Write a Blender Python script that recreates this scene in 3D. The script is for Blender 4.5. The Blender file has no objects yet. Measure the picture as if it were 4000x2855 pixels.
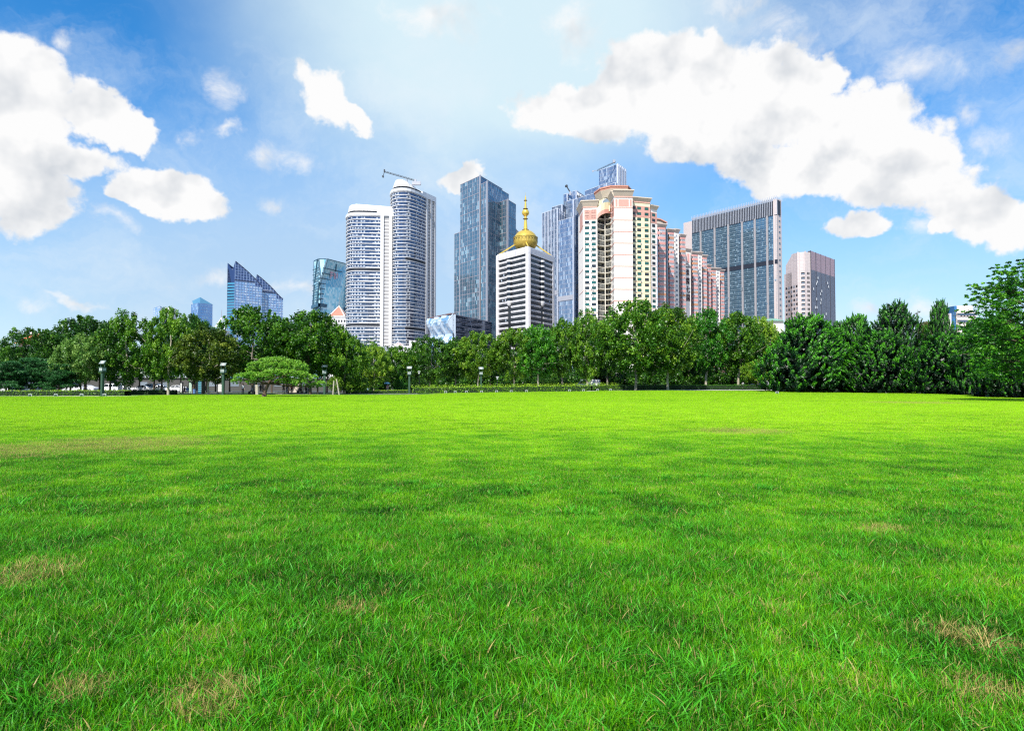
import bpy, math, random
import numpy as np
from mathutils import Vector, Matrix
R = math.radians
random.seed(7); rng = np.random.default_rng(7)
S = bpy.context.scene
COL = S.collection
# ------------------------------------------------------------------ camera
EYE = 1.55; FPX = 2605.7; PITCH = math.atan((1503-1427.5)/FPX)
cam = bpy.data.cameras.new('camera'); camo = bpy.data.objects.new('camera', cam); COL.objects.link(camo)
cam.sensor_fit = 'HORIZONTAL'; cam.sensor_width = 36; cam.lens = 36*FPX/4000
cam.clip_start = 0.05; cam.clip_end = 8000
camo.location = (0, 0, EYE); camo.rotation_euler = (R(90)+PITCH, 0, 0)
cam.dof.use_dof = True; cam.dof.focus_distance = 9.0; cam.dof.aperture_fstop = 5.6
S.camera = camo
S.view_settings.view_transform = 'Standard'; S.view_settings.look = 'None'; S.view_settings.gamma = 1
S.view_settings.exposure = 0.35
S.cycles.max_bounces = 6; S.cycles.diffuse_bounces = 2; S.cycles.glossy_bounces = 3; S.cycles.transmission_bounces = 3
S.cycles.transparent_max_bounces = 4; S.cycles.use_denoising = False; S.cycles.pixel_filter_type = 'BLACKMAN_HARRIS'; S.cycles.filter_width = 1.2; S.cycles.caustics_reflective = False
S.cycles.sample_clamp_indirect = 4

def ray(px, py):
    x = (px-2000)/FPX; c = (1427.5-py)/FPX; t = PITCH
    return x, math.cos(t)-c*math.sin(t), math.sin(t)+c*math.cos(t)
def XY(p, z):                       # where the sight line meets the level z
    x, y, w = ray(*p); s = (z-EYE)/w
    return (x*s, y*s)
def ZAT(p, Y):                      # height of a sight line at depth Y
    x, y, w = ray(*p); return EYE+w*Y/y
def XAT(p, Y):
    x, y, w = ray(*p); return x*Y/y
def zoomer(ox, oy, s): return lambda x, y: (ox+x/s, oy+y/s)
Z1 = zoomer(0, 900, 2.32); Z2 = zoomer(700, 950, 2.4986); Z3 = zoomer(1200, 650, 2.165); Z4 = zoomer(1700, 650, 2.166)
Z5 = zoomer(2080, 600, 2.1648); Z6 = zoomer(2500, 700, 2.499); ZW = zoomer(2080, 620, 5.419); ZT = zoomer(1200, 980, 5.073)
ZP = zoomer(2550, 900, 4.06); ZS = zoomer(880, 1000, 6.248); ZH = zoomer(3550, 1100, 6.497); ZD = zoomer(1930, 750, 4.64)
ZM = zoomer(0, 0, 0.56875)

# ------------------------------------------------------------------ sun and sky
SUN_EL, SUN_AZ = 46, 203            # azimuth clockwise from +Y (the view direction)
sd = Vector((math.sin(R(SUN_AZ))*math.cos(R(SUN_EL)), math.cos(R(SUN_AZ))*math.cos(R(SUN_EL)), math.sin(R(SUN_EL))))
sl = bpy.data.lights.new('sun', 'SUN'); sl.energy = 5.0; sl.angle = R(0.5); sl.color = (1, 0.965, 0.9)
so = bpy.data.objects.new('sun', sl); COL.objects.link(so); so.rotation_euler = (-sd).to_track_quat('-Z', 'Y').to_euler()

class NT:                           # small node helper
    def __init__(s, nt): s.nt = nt; nt.nodes.clear()
    def n(s, t, **k):
        o = s.nt.nodes.new(t)
        for a, b in k.items():
            if a.startswith('i_'):
                key = a[2:]; key = int(key) if key.isdigit() else key
                s.set(o, key, b)
            else: setattr(o, a, b)
        return o
    def set(s, o, key, b):
        if isinstance(b, bpy.types.NodeSocket): s.nt.links.new(b, o.inputs[key])
        else: o.inputs[key].default_value = b
    def m(s, op, a, b=None, c=None, clamp=False):
        o = s.n('ShaderNodeMath', operation=op); o.use_clamp = clamp
        for i, v in enumerate((a, b, c)):
            if v is not None: s.set(o, i, v)
        return o.outputs[0]
    def v(s, op, a, b=None, scale=None):
        o = s.n('ShaderNodeVectorMath', operation=op); s.set(o, 0, a)
        if b is not None: s.set(o, 1, b)
        if scale is not None: s.set(o, 'Scale', scale)
        return o.outputs['Value'] if op in ('LENGTH', 'DOT_PRODUCT') else o.outputs[0]
    def mix(s, f, a, b, blend='MIX'):
        o = s.n('ShaderNodeMix', data_type='RGBA', blend_type=blend)
        s.set(o, 0, f); s.set(o, 6, a); s.set(o, 7, b); return o.outputs[2]
    def noise(s, vec, scale, detail=2, rough=.5, dist=0, col=False):
        o = s.n('ShaderNodeTexNoise'); s.set(o, 'Vector', vec); s.set(o, 'Scale', scale); s.set(o, 'Detail', detail)
        s.set(o, 'Roughness', rough); s.set(o, 'Distortion', dist); return o.outputs[1 if col else 0]
    def sm(s, x, a, b, lo=0., hi=1.):
        o = s.n('ShaderNodeMapRange', interpolation_type='SMOOTHSTEP'); s.set(o, 0, x); s.set(o, 1, a); s.set(o, 2, b)
        s.set(o, 3, lo); s.set(o, 4, hi); return o.outputs[0]

W = bpy.data.worlds.new('World'); S.world = W; W.use_nodes = True
w = NT(W.node_tree)
sky = w.n('ShaderNodeTexSky', sky_type='NISHITA'); sky.sun_disc = False
sky.sun_elevation = R(SUN_EL); sky.sun_rotation = R(SUN_AZ); sky.air_density = 1.0; sky.dust_density = .3; sky.ozone_density = 3.0
tc = w.n('ShaderNodeTexCoord'); D = tc.outputs['Generated']
sep = w.n('ShaderNodeSeparateXYZ', i_0=D)
az = w.m('ARCTAN2', sep.outputs[0], sep.outputs[1]); el = w.m('ARCSINE', sep.outputs[2])
flat = w.n('ShaderNodeCombineXYZ', i_0=az, i_1=el).outputs[0]
warp = w.v('SCALE', w.v('SUBTRACT', w.noise(D, 8, 5, .6, col=True), (.5, .5, .5)), scale=.11)
fw = w.v('ADD', flat, warp)
def azel(px, py):
    x, y, z = ray(px/.56875, py/.56875); r = math.sqrt(x*x+y*y+z*z)
    return math.atan2(x, y), math.asin(z/r)
def blob(cx, cy, rx, ry, rot=0, wt=1.0, base=flat):
    a, e = azel(cx, cy); a1, e1 = azel(cx+rx, cy); a2, e2 = azel(cx, cy-ry)
    mp = w.n('ShaderNodeMapping', vector_type='TEXTURE'); w.set(mp, 0, base)
    mp.inputs[1].default_value = (a, e, 0); mp.inputs[2].default_value = (0, 0, R(-rot)); mp.inputs[3].default_value = (abs(a1-a), abs(e2-e), 1)
    return w.m('MULTIPLY', w.m('SUBTRACT', 1.0, w.v('LENGTH', mp.outputs[0])), wt)
thick = [(60,190,110,95,0),(30,300,150,130,0),(60,420,130,95,0),(235,255,120,50,-8),(325,275,55,45,20),(150,345,130,55,0),
 (375,425,110,55,0),(430,455,90,40,10),(300,440,60,30,0),(735,230,85,55,30),(795,265,50,32,35),
 (1225,235,95,60,0),(1330,240,120,70,0),(1440,140,120,85,0),(1500,200,220,120,0),(1570,130,80,55,0),(1680,235,220,120,12),
 (1800,180,100,80,20),(1850,160,55,65,0),(1900,280,170,100,15),(1990,345,120,70,25),(1600,320,180,60,5),(1760,370,190,60,8),
 (2090,430,120,75,25),(2170,475,120,75,30),(2250,520,100,70,20),(1030,388,62,30,0),(1960,400,130,55,12),(1885,490,55,45,30),(2060,505,50,28,0)]
thin = [(240,500,110,32,0),(490,200,60,55,70),(440,290,40,36,0),(510,292,45,14,0),(600,350,50,45,40),(690,365,90,40,0),(1030,390,70,34,0),
 (470,604,130,34,-8),(662,622,130,34,-4),(60,680,90,30,0),(2040,690,90,36,0),(1950,695,80,26,0),(2150,690,80,30,0),(180,665,110,12,0),
 (2140,260,60,50,0),(2050,150,130,80,0),(2245,90,70,50,0),(1640,15,120,45,0),(960,40,200,70,0),(150,100,36,50,0),(1990,500,60,36,0),
 (1270,75,110,60,0),(620,450,60,30,0),(1760,80,120,60,20),(2180,330,120,60,0)]
def allmax(L, base, wt):
    o = None
    for q in L:
        b = blob(*q, wt, base); o = b if o is None else w.m('MAXIMUM', o, b)
    return o
mk = allmax(thick, fw, 1.8); mt = allmax(thin, fw, .8)
behind = w.m('MULTIPLY', w.m('LESS_THAN', sep.outputs[1], 0), w.sm(w.noise(D, 2.2, 3, .5), .5, .72, -.4, .9))
mk = w.m('ADD', w.m('MULTIPLY', mk, w.m('GREATER_THAN', sep.outputs[1], 0)), behind)
off = (-.015, 0, .035)
f1 = w.noise(D, 13, 10, .62); f2 = None
g1 = w.m('SUBTRACT', f1, .5)
dk = w.m('ADD', mk, w.m('MULTIPLY', g1, 2.8)); ak = w.sm(dk, -.26, .26)
dt = w.m('ADD', mt, w.m('MULTIPLY', w.m('SUBTRACT', w.noise(D, 17, 10, .66, .4), .55), 2.2)); at = w.sm(dt, .0, 1.1, 0, .85)
alpha = w.m('MAXIMUM', ak, at)
f3 = w.noise(D, 11, 4, .5); f4 = w.noise(w.v('ADD', D, off), 11, 4, .5)
light = w.m('MULTIPLY', w.m('SUBTRACT', f3, f4), 2.3)
above = allmax([(60,300,150,190,0),(330,300,90,40,10),(390,440,100,45,8),(740,240,80,50,32),(1520,220,270,120,8),(1830,300,200,130,18),(2130,460,170,80,28)], w.v('ADD', fw, (-.02, .075, 0)), 1.0)
base = w.sm(w.m('ADD', above, w.m('MULTIPLY', g1, .7)), .0, .75)
lump = w.sm(w.noise(w.v('ADD', D, (.3, .1, .5)), 9, 5, .55), .47, .70)
deep = w.m('MULTIPLY', base, w.m('ADD', .12, w.m('MULTIPLY', lump, .88)))
shade = w.m('ADD', w.m('SUBTRACT', 1.0, w.m('MULTIPLY', deep, .72)), light, clamp=True)
ccol = w.mix(shade, (.40, .47, .56, 1), (1.0, 1.0, 1.0, 1))
CL = 7.7
ccol = w.v('SCALE', ccol, scale=CL)
# clear sky, a little deeper, with the pale veil of thin cloud round the zenith side of the picture and along the horizon
hs = w.n('ShaderNodeHueSaturation'); w.set(hs, 'Color', sky.outputs[0]); w.set(hs, 'Saturation', 1.38); w.set(hs, 'Value', 1.6)
v1 = w.sm(blob(1120, 60, 900, 700, 0, 1.0, w.v('ADD', flat, w.v('SCALE', warp, scale=.8))), 0, .70, 0, .97)
v2 = w.m('MAXIMUM', w.sm(blob(800, 700, 1500, 520, 0), 0, .75, 0, .88), w.sm(el, 0, .45, .72, .0))
c0 = w.mix(v2, hs.outputs[0], (3.9, 5.3, 6.9, 1))
c0 = w.mix(v1, c0, (5.6, 7.0, 7.6, 1))
wisp = w.noise(w.v('MULTIPLY', w.v('ADD', D, w.v('SCALE', warp, scale=1.5)), (1, 1, 2.2)), 3.2, 9, .62)
c0 = w.mix(w.sm(wisp, .42, .78, 0, .62), c0, (6.3, 7.1, 7.7, 1))
final = w.mix(alpha, c0, ccol)
bg = w.n('ShaderNodeBackground'); w.set(bg, 0, final); bg.inputs[1].default_value = .1
w.nt.links.new(bg.outputs[0], w.n('ShaderNodeOutputWorld').inputs[0])

# ------------------------------------------------------------------ materials
MATS = {}
def mat(name, col, rough=.7, metal=0., var=.12, scale=.6, spec=.5, streak=False):
    if name in MATS: return MATS[name]
    m_ = bpy.data.materials.new(name); m_.use_nodes = True; t = NT(m_.node_tree)
    b = t.n('ShaderNodeBsdfPrincipled'); c = (*col, 1)
    pos = t.n('ShaderNodeTexCoord').outputs['Object']
    if streak: pos = t.v('MULTIPLY', pos, (1, 1, .12))
    nz = t.noise(pos, scale, 5, .6)
    k = t.m('MULTIPLY_ADD', t.m('SUBTRACT', nz, .5), var*4, 1.0)
    t.set(b, 'Base Color', t.mix(1.0, c, t.n('ShaderNodeCombineColor', i_0=k, i_1=k, i_2=k).outputs[0], 'MULTIPLY'))
    b.inputs['Roughness'].default_value = rough; b.inputs['Metallic'].default_value = metal; b.inputs['Specular IOR Level'].default_value = spec
    t.nt.links.new(b.outputs[0], t.n('ShaderNodeOutputMaterial').inputs[0]); MATS[name] = m_; return m_
def glass(name, dark, pale, frac=.25, rough=.08, metal=.75, tilt=.02, patch=.5):
    """coated curtain-wall glass: each pane (one unit of UV) has its own tint, blind and slight tilt"""
    m_ = bpy.data.materials.new(name); m_.use_nodes = True; t = NT(m_.node_tree)
    uv = t.n('ShaderNodeUVMap').outputs[0]; cell = t.v('FLOOR', uv)
    wn = t.n('ShaderNodeTexWhiteNoise', noise_dimensions='3D'); t.set(wn, 0, cell)
    big = t.noise(t.v('MULTIPLY', cell, (.16, .16, 1)), 1.0, 3, .6)
    r = t.m('ADD', wn.outputs[0], t.m('MULTIPLY', t.m('SUBTRACT', big, .5), patch*2))
    f = t.sm(r, 1-frac-.12, 1-frac+.25)
    c = t.mix(f, (*dark, 1), (*pale, 1))
    c = t.mix(t.m('MULTIPLY', wn.outputs[0], .35), c, (dark[0]*.35, dark[1]*.4, dark[2]*.45, 1))
    b = t.n('ShaderNodeBsdfPrincipled'); t.set(b, 'Base Color', c)
    t.set(b, 'Metallic', t.m('MULTIPLY', t.m('SUBTRACT', 1, t.m('MULTIPLY', f, .5)), metal)); b.inputs['Roughness'].default_value = rough
    g = t.n('ShaderNodeNewGeometry').outputs['Normal']
    nn = t.v('NORMALIZE', t.v('ADD', g, t.v('SCALE', t.v('SUBTRACT', wn.outputs[1], (.5, .5, .5)), scale=tilt)))
    t.set(b, 'Normal', nn)
    t.nt.links.new(b.outputs[0], t.n('ShaderNodeOutputMaterial').inputs[0]); return m_

# ------------------------------------------------------------------ mesh helpers
class MB:
    def __init__(s): s.v = []; s.f = []; s.uv = []; s.mi = []
    def poly(s, pts, uv=None, mi=0):
        i = len(s.v); s.v += [tuple(p) for p in pts]; s.f.append(tuple(range(i, i+len(pts))))
        s.uv += (uv if uv else [(0, 0)]*len(pts)); s.mi.append(mi)
    def box(s, x0, x1, y0, y1, z0, z1, mi=0, M=None):
        P = [(x, y, z) for z in (z0, z1) for y in (y0, y1) for x in (x0, x1)]
        if M: P = [tuple(M @ Vector(p)) for p in P]
        for q in ((0,2,3,1),(4,5,7,6),(0,1,5,4),(1,3,7,5),(3,2,6,7),(2,0,4,6)): s.poly([P[k] for k in q], mi=mi)
    def fbox(s, F, u0, u1, z0, z1, n0, n1, mi=0):
        P = [F.p(u, z, n) for n in (n0, n1) for z in (z0, z1) for u in (u0, u1)]
        for q in ((4,5,7,6),(0,4,6,2),(5,1,3,7),(6,7,3,2),(0,1,5,4)): s.poly([P[k] for k in q], mi=mi)
    def prism(s, plan, z0, z1, mi=0, cap=True, top=None):
        n = len(plan); top = top or plan
        for i in range(n):
            j = (i+1) % n
            s.poly([(*plan[i], z0), (*plan[j], z0), (*top[j], z1), (*top[i], z1)], mi=mi)
        if cap: s.poly([(*p, z1) for p in top], mi=mi)
    def tube(s, a, b, r0, r1=None, n=8, mi=0, cap=True):
        a, b = Vector(a), Vector(b); r1 = r0 if r1 is None else r1; d = (b-a).normalized()
        x = d.orthogonal().normalized(); y = d.cross(x)
        A = [a+(x*math.cos(t)+y*math.sin(t))*r0 for t in [2*math.pi*i/n for i in range(n)]]
        B = [b+(x*math.cos(t)+y*math.sin(t))*r1 for t in [2*math.pi*i/n for i in range(n)]]
        for i in range(n): s.poly([A[i], A[(i+1) % n], B[(i+1) % n], B[i]], mi=mi)
        if cap: s.poly(B, mi=mi); s.poly(A[::-1], mi=mi)
    def lathe(s, c, prof, n=32, mi=0):
        for (r0, z0), (r1, z1) in zip(prof, prof[1:]):
            for i in range(n):
                t0, t1 = 2*math.pi*i/n, 2*math.pi*(i+1)/n
                P = [(c[0]+r*math.cos(t), c[1]+r*math.sin(t), c[2]+z) for r, z, t in ((r0,z0,t0),(r0,z0,t1),(r1,z1,t1),(r1,z1,t0))]
                s.poly(P, mi=mi)
    def build(s, name, mats, parent=None, smooth=False, link=True, loc=None):
        me = bpy.data.meshes.new(name); me.from_pydata(s.v, [], s.f)
        for m_ in (mats if isinstance(mats, (list, tuple)) else [mats]): me.materials.append(m_)
        if any(s.mi): me.polygons.foreach_set('material_index', s.mi)
        ul = me.uv_layers.new(name='UVMap'); ul.data.foreach_set('uv', np.array(s.uv, dtype=np.float32).ravel())
        if smooth:
            import bmesh
            bm = bmesh.new(); bm.from_mesh(me); bmesh.ops.remove_doubles(bm, verts=bm.verts, dist=1e-4); bm.to_mesh(me); bm.free()
            me.polygons.foreach_set('use_smooth', [True]*len(me.polygons))
        o = bpy.data.objects.new(name, me)
        if link: COL.objects.link(o)
        if parent: attach(o, parent)
        if loc: o.location = loc
        return o
LOCAL = set(); LM = [False]
def attach(o, parent):                # children of a building keep their own place in the world
    o.parent = parent
    if parent.type == 'EMPTY' and parent.name not in LOCAL: o.matrix_parent_inverse = Matrix.Translation(-Vector(parent.location))
class Fr:                            # a wall's frame: u along it (left to right seen from outside), n outwards
    def __init__(s, A, B):
        s.A = Vector(A[:2]); d = Vector(B[:2])-s.A; s.L = d.length; s.d = d/s.L; s.n = Vector((s.d.y, -s.d.x))
    def p(s, u, z, n=0.): q = s.A+s.d*u+s.n*n; return (q.x, q.y, z)
def tag(o, label=None, cat=None, group=None, kind=None):
    for k, v_ in (('label', label), ('category', cat), ('group', group), ('kind', kind)):
        if v_: o[k] = v_
    return o
def empty(name, loc, label, cat, group=None, rz=0, local=False):
    o = bpy.data.objects.new(name, None); COL.objects.link(o)
    if local or LM[0]: LOCAL.add(o.name)
    o.empty_display_size = 1; o.location = loc; o.rotation_euler = (0, 0, rz)
    return tag(o, label, cat, group)
def copy_tree(o, parent=None):
    c = o.copy(); COL.objects.link(c); c.parent = parent
    for ch in list(o.children): copy_tree(ch, c)
    return c
def textmesh(s, size, matname, depth=.25, name='lettering', parent=None, M=None, condense=1.0):
    cu = bpy.data.curves.new('t', 'FONT'); cu.body = s; cu.size = size; cu.extrude = depth; cu.align_x = 'LEFT'; cu.offset = size*.012
    to = bpy.data.objects.new('t', cu); COL.objects.link(to); bpy.context.view_layer.update()
    me = bpy.data.meshes.new_from_object(to.evaluated_get(bpy.context.evaluated_depsgraph_get()))
    bpy.data.objects.remove(to); bpy.data.curves.remove(cu); me.materials.clear(); me.materials.append(matname)
    o = bpy.data.objects.new(name, me); COL.objects.link(o)
    if parent: attach(o, parent)
    if M: o.matrix_basis = M @ Matrix.Diagonal((condense, 1, 1, 1))
    return o
def face_matrix(F, u, z, n=.3):      # text lying on a wall
    p = F.p(u, z, n)
    return Matrix(((F.d.x, 0, F.n.x, p[0]), (F.d.y, 0, F.n.y, p[1]), (0, 1, 0, p[2]), (0, 0, 0, 1)))
def gz(x, y):                        # the lawn rises a little towards the far middle
    def ss(t): t = np.clip(t, 0, 1); return t*t*(3-2*t)
    return .62*ss((x+28)/60)*ss((y-80)/75)
def place(px, Y):
    X = XAT((px, 1503), Y); return (X, Y, float(gz(X, Y)))
# ------------------------------------------------------------------ building helpers
UVO = [0]
def pane_wall(mb, F, z0, z1, nc, nf, n=0., u0=0., u1=None, mi=0):
    u1 = F.L if u1 is None else u1; UVO[0] += 57; o = UVO[0]
    mb.poly([F.p(u0, z0, n), F.p(u1, z0, n), F.p(u1, z1, n), F.p(u0, z1, n)], [(o, 0), (o+nc, 0), (o+nc, nf), (o, nf)], mi)
def curtain(F, z0, z1, nc, nf, G, Mu, Ba, mw=.25, md=.35, bh=.5, bd=.15, major=0, mjw=.7, u0=0., u1=None):
    u1 = F.L if u1 is None else u1
    pane_wall(G, F, z0, z1, nc, nf, 0, u0, u1)
    if Mu is not None:
        for i in range(nc+1):
            u = u0+(u1-u0)*i/nc; wd = mjw if (major and i % major == 0) else mw
            Mu.fbox(F, max(u-wd/2, u0), min(u+wd/2, u1), z0, z1, -.1, md)
    if Ba is not None:
        for j in range(nf+1):
            z = z0+(z1-z0)*j/nf; Ba.fbox(F, u0, u1, z-bh/2, z+bh/2, -.1, bd)
def footprint(pl, pc, pr):
    return [pl, pc, pr, (pl[0]+pr[0]-pc[0], pl[1]+pr[1]-pc[1])]
def solid(mb, plan, z0, z1, shrink=.25, mi=0):
    cx = sum(p[0] for p in plan)/len(plan); cy = sum(p[1] for p in plan)/len(plan)
    q = []
    for x, y in plan:
        d = math.hypot(x-cx, y-cy); k = 1-shrink/d; q.append((cx+(x-cx)*k, cy+(y-cy)*k))
    mb.prism(q, z0, z1, mi)
def offset(pts, d):                  # offset an open polyline outwards
    out = []
    for i, p in enumerate(pts):
        a = Vector(pts[max(i-1, 0)]); b = Vector(pts[min(i+1, len(pts)-1)]); t = (b-a).normalized()
        out.append((p[0]+t.y*d, p[1]-t.x*d))
    return out
def strip(mb, pts, z0, z1, n0, n1, mi=0, uvs=None):
    A = offset(pts, n0); B = offset(pts, n1)
    for i in range(len(pts)-1):
        mb.poly([(*B[i], z0), (*B[i+1], z0), (*B[i+1], z1), (*B[i], z1)], uvs[i] if uvs else None, mi)
        if n1 != n0:
            mb.poly([(*B[i], z1), (*B[i+1], z1), (*A[i+1], z1), (*A[i], z1)], mi=mi)
            mb.poly([(*A[i], z0), (*A[i+1], z0), (*B[i+1], z0), (*B[i], z0)], mi=mi)
    if n1 != n0:
        mb.poly([(*A[0], z0), (*B[0], z0), (*B[0], z1), (*A[0], z1)], mi=mi)
        mb.poly([(*B[-1], z0), (*A[-1], z0), (*A[-1], z1), (*B[-1], z1)], mi=mi)

white = mat('white_panel', (.66, .65, .65), .5, var=.05, scale=.08)
cream = mat('cream_paint', (.84, .77, .66), .75, var=.07, scale=.15, streak=True)
cream_pale = mat('pale_cream_paint', (.86, .80, .73), .75, var=.05, scale=.12, streak=True)
yellow = mat('yellow_cream_paint', (.82, .74, .48), .75, var=.09, scale=.18, streak=True)
brickp = mat('pink_brick', (.62, .33, .27), .8, var=.08, scale=.6)
pinkp = mat('pink_paint', (.66, .35, .32), .8, var=.1, scale=.3, streak=True)
taupe = mat('taupe_cornice', (.45, .38, .32), .8, var=.06, scale=.2)
redtile = mat('red_roof_tile', (.45, .11, .06), .75, var=.15, scale=2)
orangetile = mat('orange_roof_tile', (.62, .17, .07), .75, var=.15, scale=2)
stone = mat('warm_grey_stone', (.56, .48, .46), .7, var=.06, scale=.15)
greyst = mat('grey_concrete', (.36, .35, .35), .8, var=.08, scale=.3)
darkm = mat('dark_metal', (.03, .035, .045), .5, metal=.3)
steel = mat('steel_mullion', (.42, .42, .46), .4, metal=.4, var=.04)
palem = mat('pale_aluminium', (.62, .64, .70), .4, metal=.3, var=.04)
brownm = mat('brown_grey_mullion', (.33, .27, .27), .5, metal=.2, var=.04)
gold = mat('gold_leaf', (.92, .64, .12), .24, metal=.55, var=.04, scale=.3)
goldp = mat('gold_panel', (.66, .46, .09), .35, metal=.45, var=.06, scale=.5)
darkwin = mat('dark_opening', (.02, .022, .025), .3)
roofm = mat('flat_roof', (.3, .3, .3), .9)

GT = {}
def gl(name, *a, **k):
    if name not in GT: GT[name] = glass(name, *a, **k)
    return GT[name]
B0 = -1.0                             # level of every building's foot

# windows as parts: one shared mesh, many copies
def window_mesh(name, wd, h, mats, sashes=2, rail=False, fr=.09, depth=.12):
    m_ = MB(); F = Fr((-wd/2, 0), (wd/2, 0))
    m_.fbox(F, 0, wd, 0, h, -.02, depth*.3, 1)
    for i in range(sashes+1):
        u = wd*i/sashes; m_.fbox(F, max(0, u-fr/2), min(wd, u+fr/2), 0, h, 0, depth)
    for z in (0, h-fr): m_.fbox(F, fr/2, wd-fr/2, z, z+fr, 0, depth)
    if rail: m_.fbox(F, fr/2, wd-fr/2, h*.28, h*.28+fr*.7, 0, depth)
    return m_.build(name, mats, link=False).data
class Wins:
    """the largest hundred windows of a building become parts, the rest one part"""
    def __init__(s, root, cap=92, name='window', rest='lower_windows'): s.root = root; s.cap = cap; s.L = []; s.name = name; s.rest = rest
    def add(s, me, F, u, z, n=.02): s.L.append((z, me, F.p(u, z, n), F.d))
    def finish(s):
        s.L.sort(key=lambda q: -q[0]); rest = MB(); mats = []
        for i, (z, me, p, d) in enumerate(s.L):
            if i < s.cap:
                o = bpy.data.objects.new(s.name, me); COL.objects.link(o); attach(o, s.root)
                o.location = p; o.rotation_euler = (0, 0, math.atan2(d.y, d.x)); 
            else:
                M = Matrix.Translation(p) @ Matrix.Rotation(math.atan2(d.y, d.x), 4, 'Z')
                idx = []
                for m_ in me.materials:
                    if m_ not in mats: mats.append(m_)
                    idx.append(mats.index(m_))
                V = [M @ v.co for v in me.vertices]
                for f in me.polygons: rest.poly([V[k] for k in f.vertices], mi=idx[f.material_index])
        if rest.v:
            o = rest.build(s.rest, mats, s.root); o['kind'] = 'stuff'
def panel_mesh(w_, h, d, mats, inner=None):
    m_ = MB(); F = Fr((-w_/2, 0), (w_/2, 0)); m_.fbox(F, 0, w_, 0, h, -.05, d)
    if inner: m_.fbox(F, inner[0]*w_, inner[1]*w_, inner[2]*h, inner[3]*h, d-.02, d+.03, 1)
    return m_.build('panel', mats, link=False).data

# ---- stepped blue glass tower (left of the golden dome)
def tower_stepped():
    zt = Z4
    r = empty('glass_tower', (*XY(zt(440,127), 196), B0), 'tall stepped glass tower with brown mullions just left of the golden dome', 'skyscraper')
    G, Mu, Ba, Ro, Co = MB(), MB(), MB(), MB(), MB()
    zA, zB, zC, zD, zE = 206, 197, 184, 159, 158
    def blk(L, C, Rr, z, ncl, ncr, zbot=B0, major=3):
        pl, pc, pr = XY(zt(*L), z), XY(zt(*C), z), XY(zt(*Rr), z)
        nf = int((z-zbot)/4.0)
        a, b = Fr(pl, pc), Fr(pc, pr)
        for F, nc in ((a, ncl), (b, ncr)):
            nc = max(2, round(F.L/2.3)); curtain(F, zbot, z, nc, nf, G, Mu, None, .16, .12, major=2, mjw=.5)
            for j in range(0, nf+1):
                zz = z-(z-zbot)*j/nf; big = j % 4 == 0
                Ba.fbox(F, 0, F.L, zz-(.45 if big else .18), zz, -.1, .2 if big else .05)
        q = footprint(pl, pc, pr); solid(Ro, q, zbot, z-.5, .4)
        Co.fbox(a, a.L-.9, a.L+.7, zbot, z+.4, -.5, .7); Co.fbox(b, -.0, .9, zbot, z+.4, -.5, .7)
        return a, b
    blk((213,155), (380,78), (567,190), zA, 21, 20)
    aB, bB = blk((388,150), (440,127), (622,237), zB, 7, 21)
    # the long left face goes on from the front block's plane
    blk((547,302), (613,280), (682,322), zC, 7, 9)
    blk((163,573), (214,555), (230,560), zE, 6, 2)
    pl = XY(zt(680,536), zD); blk((676,538), (682,535), (706,553), zD, 1, 3)
    G.build('glazing', gl('blue_grey_glass', (.10, .27, .37), (.46, .70, .80), frac=.22, rough=.07, patch=.6), r)
    Mu.build('mullion', mat('mauve_mullion', (.36,.33,.37), .5, metal=.1), r); Ba.build('floor_band', mat('mauve_mullion', (.5,.44,.47)), r); Ro.build('core', darkm, r); Co.build('corner_trim', steel, r)
    # pale louvred storeys near the foot
    zl = 32
    for F in (Fr(XY(zt(213,155), zA), XY(zt(380,78), zA)), aB, bB):
        Lv = MB(); Lv.fbox(F, 0, F.L, zl-5, zl+5, -.1, .4); Lv.build('louvre_band', mat('pale_louvre', (.50, .45, .43), .6), r)
tower_stepped()

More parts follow.
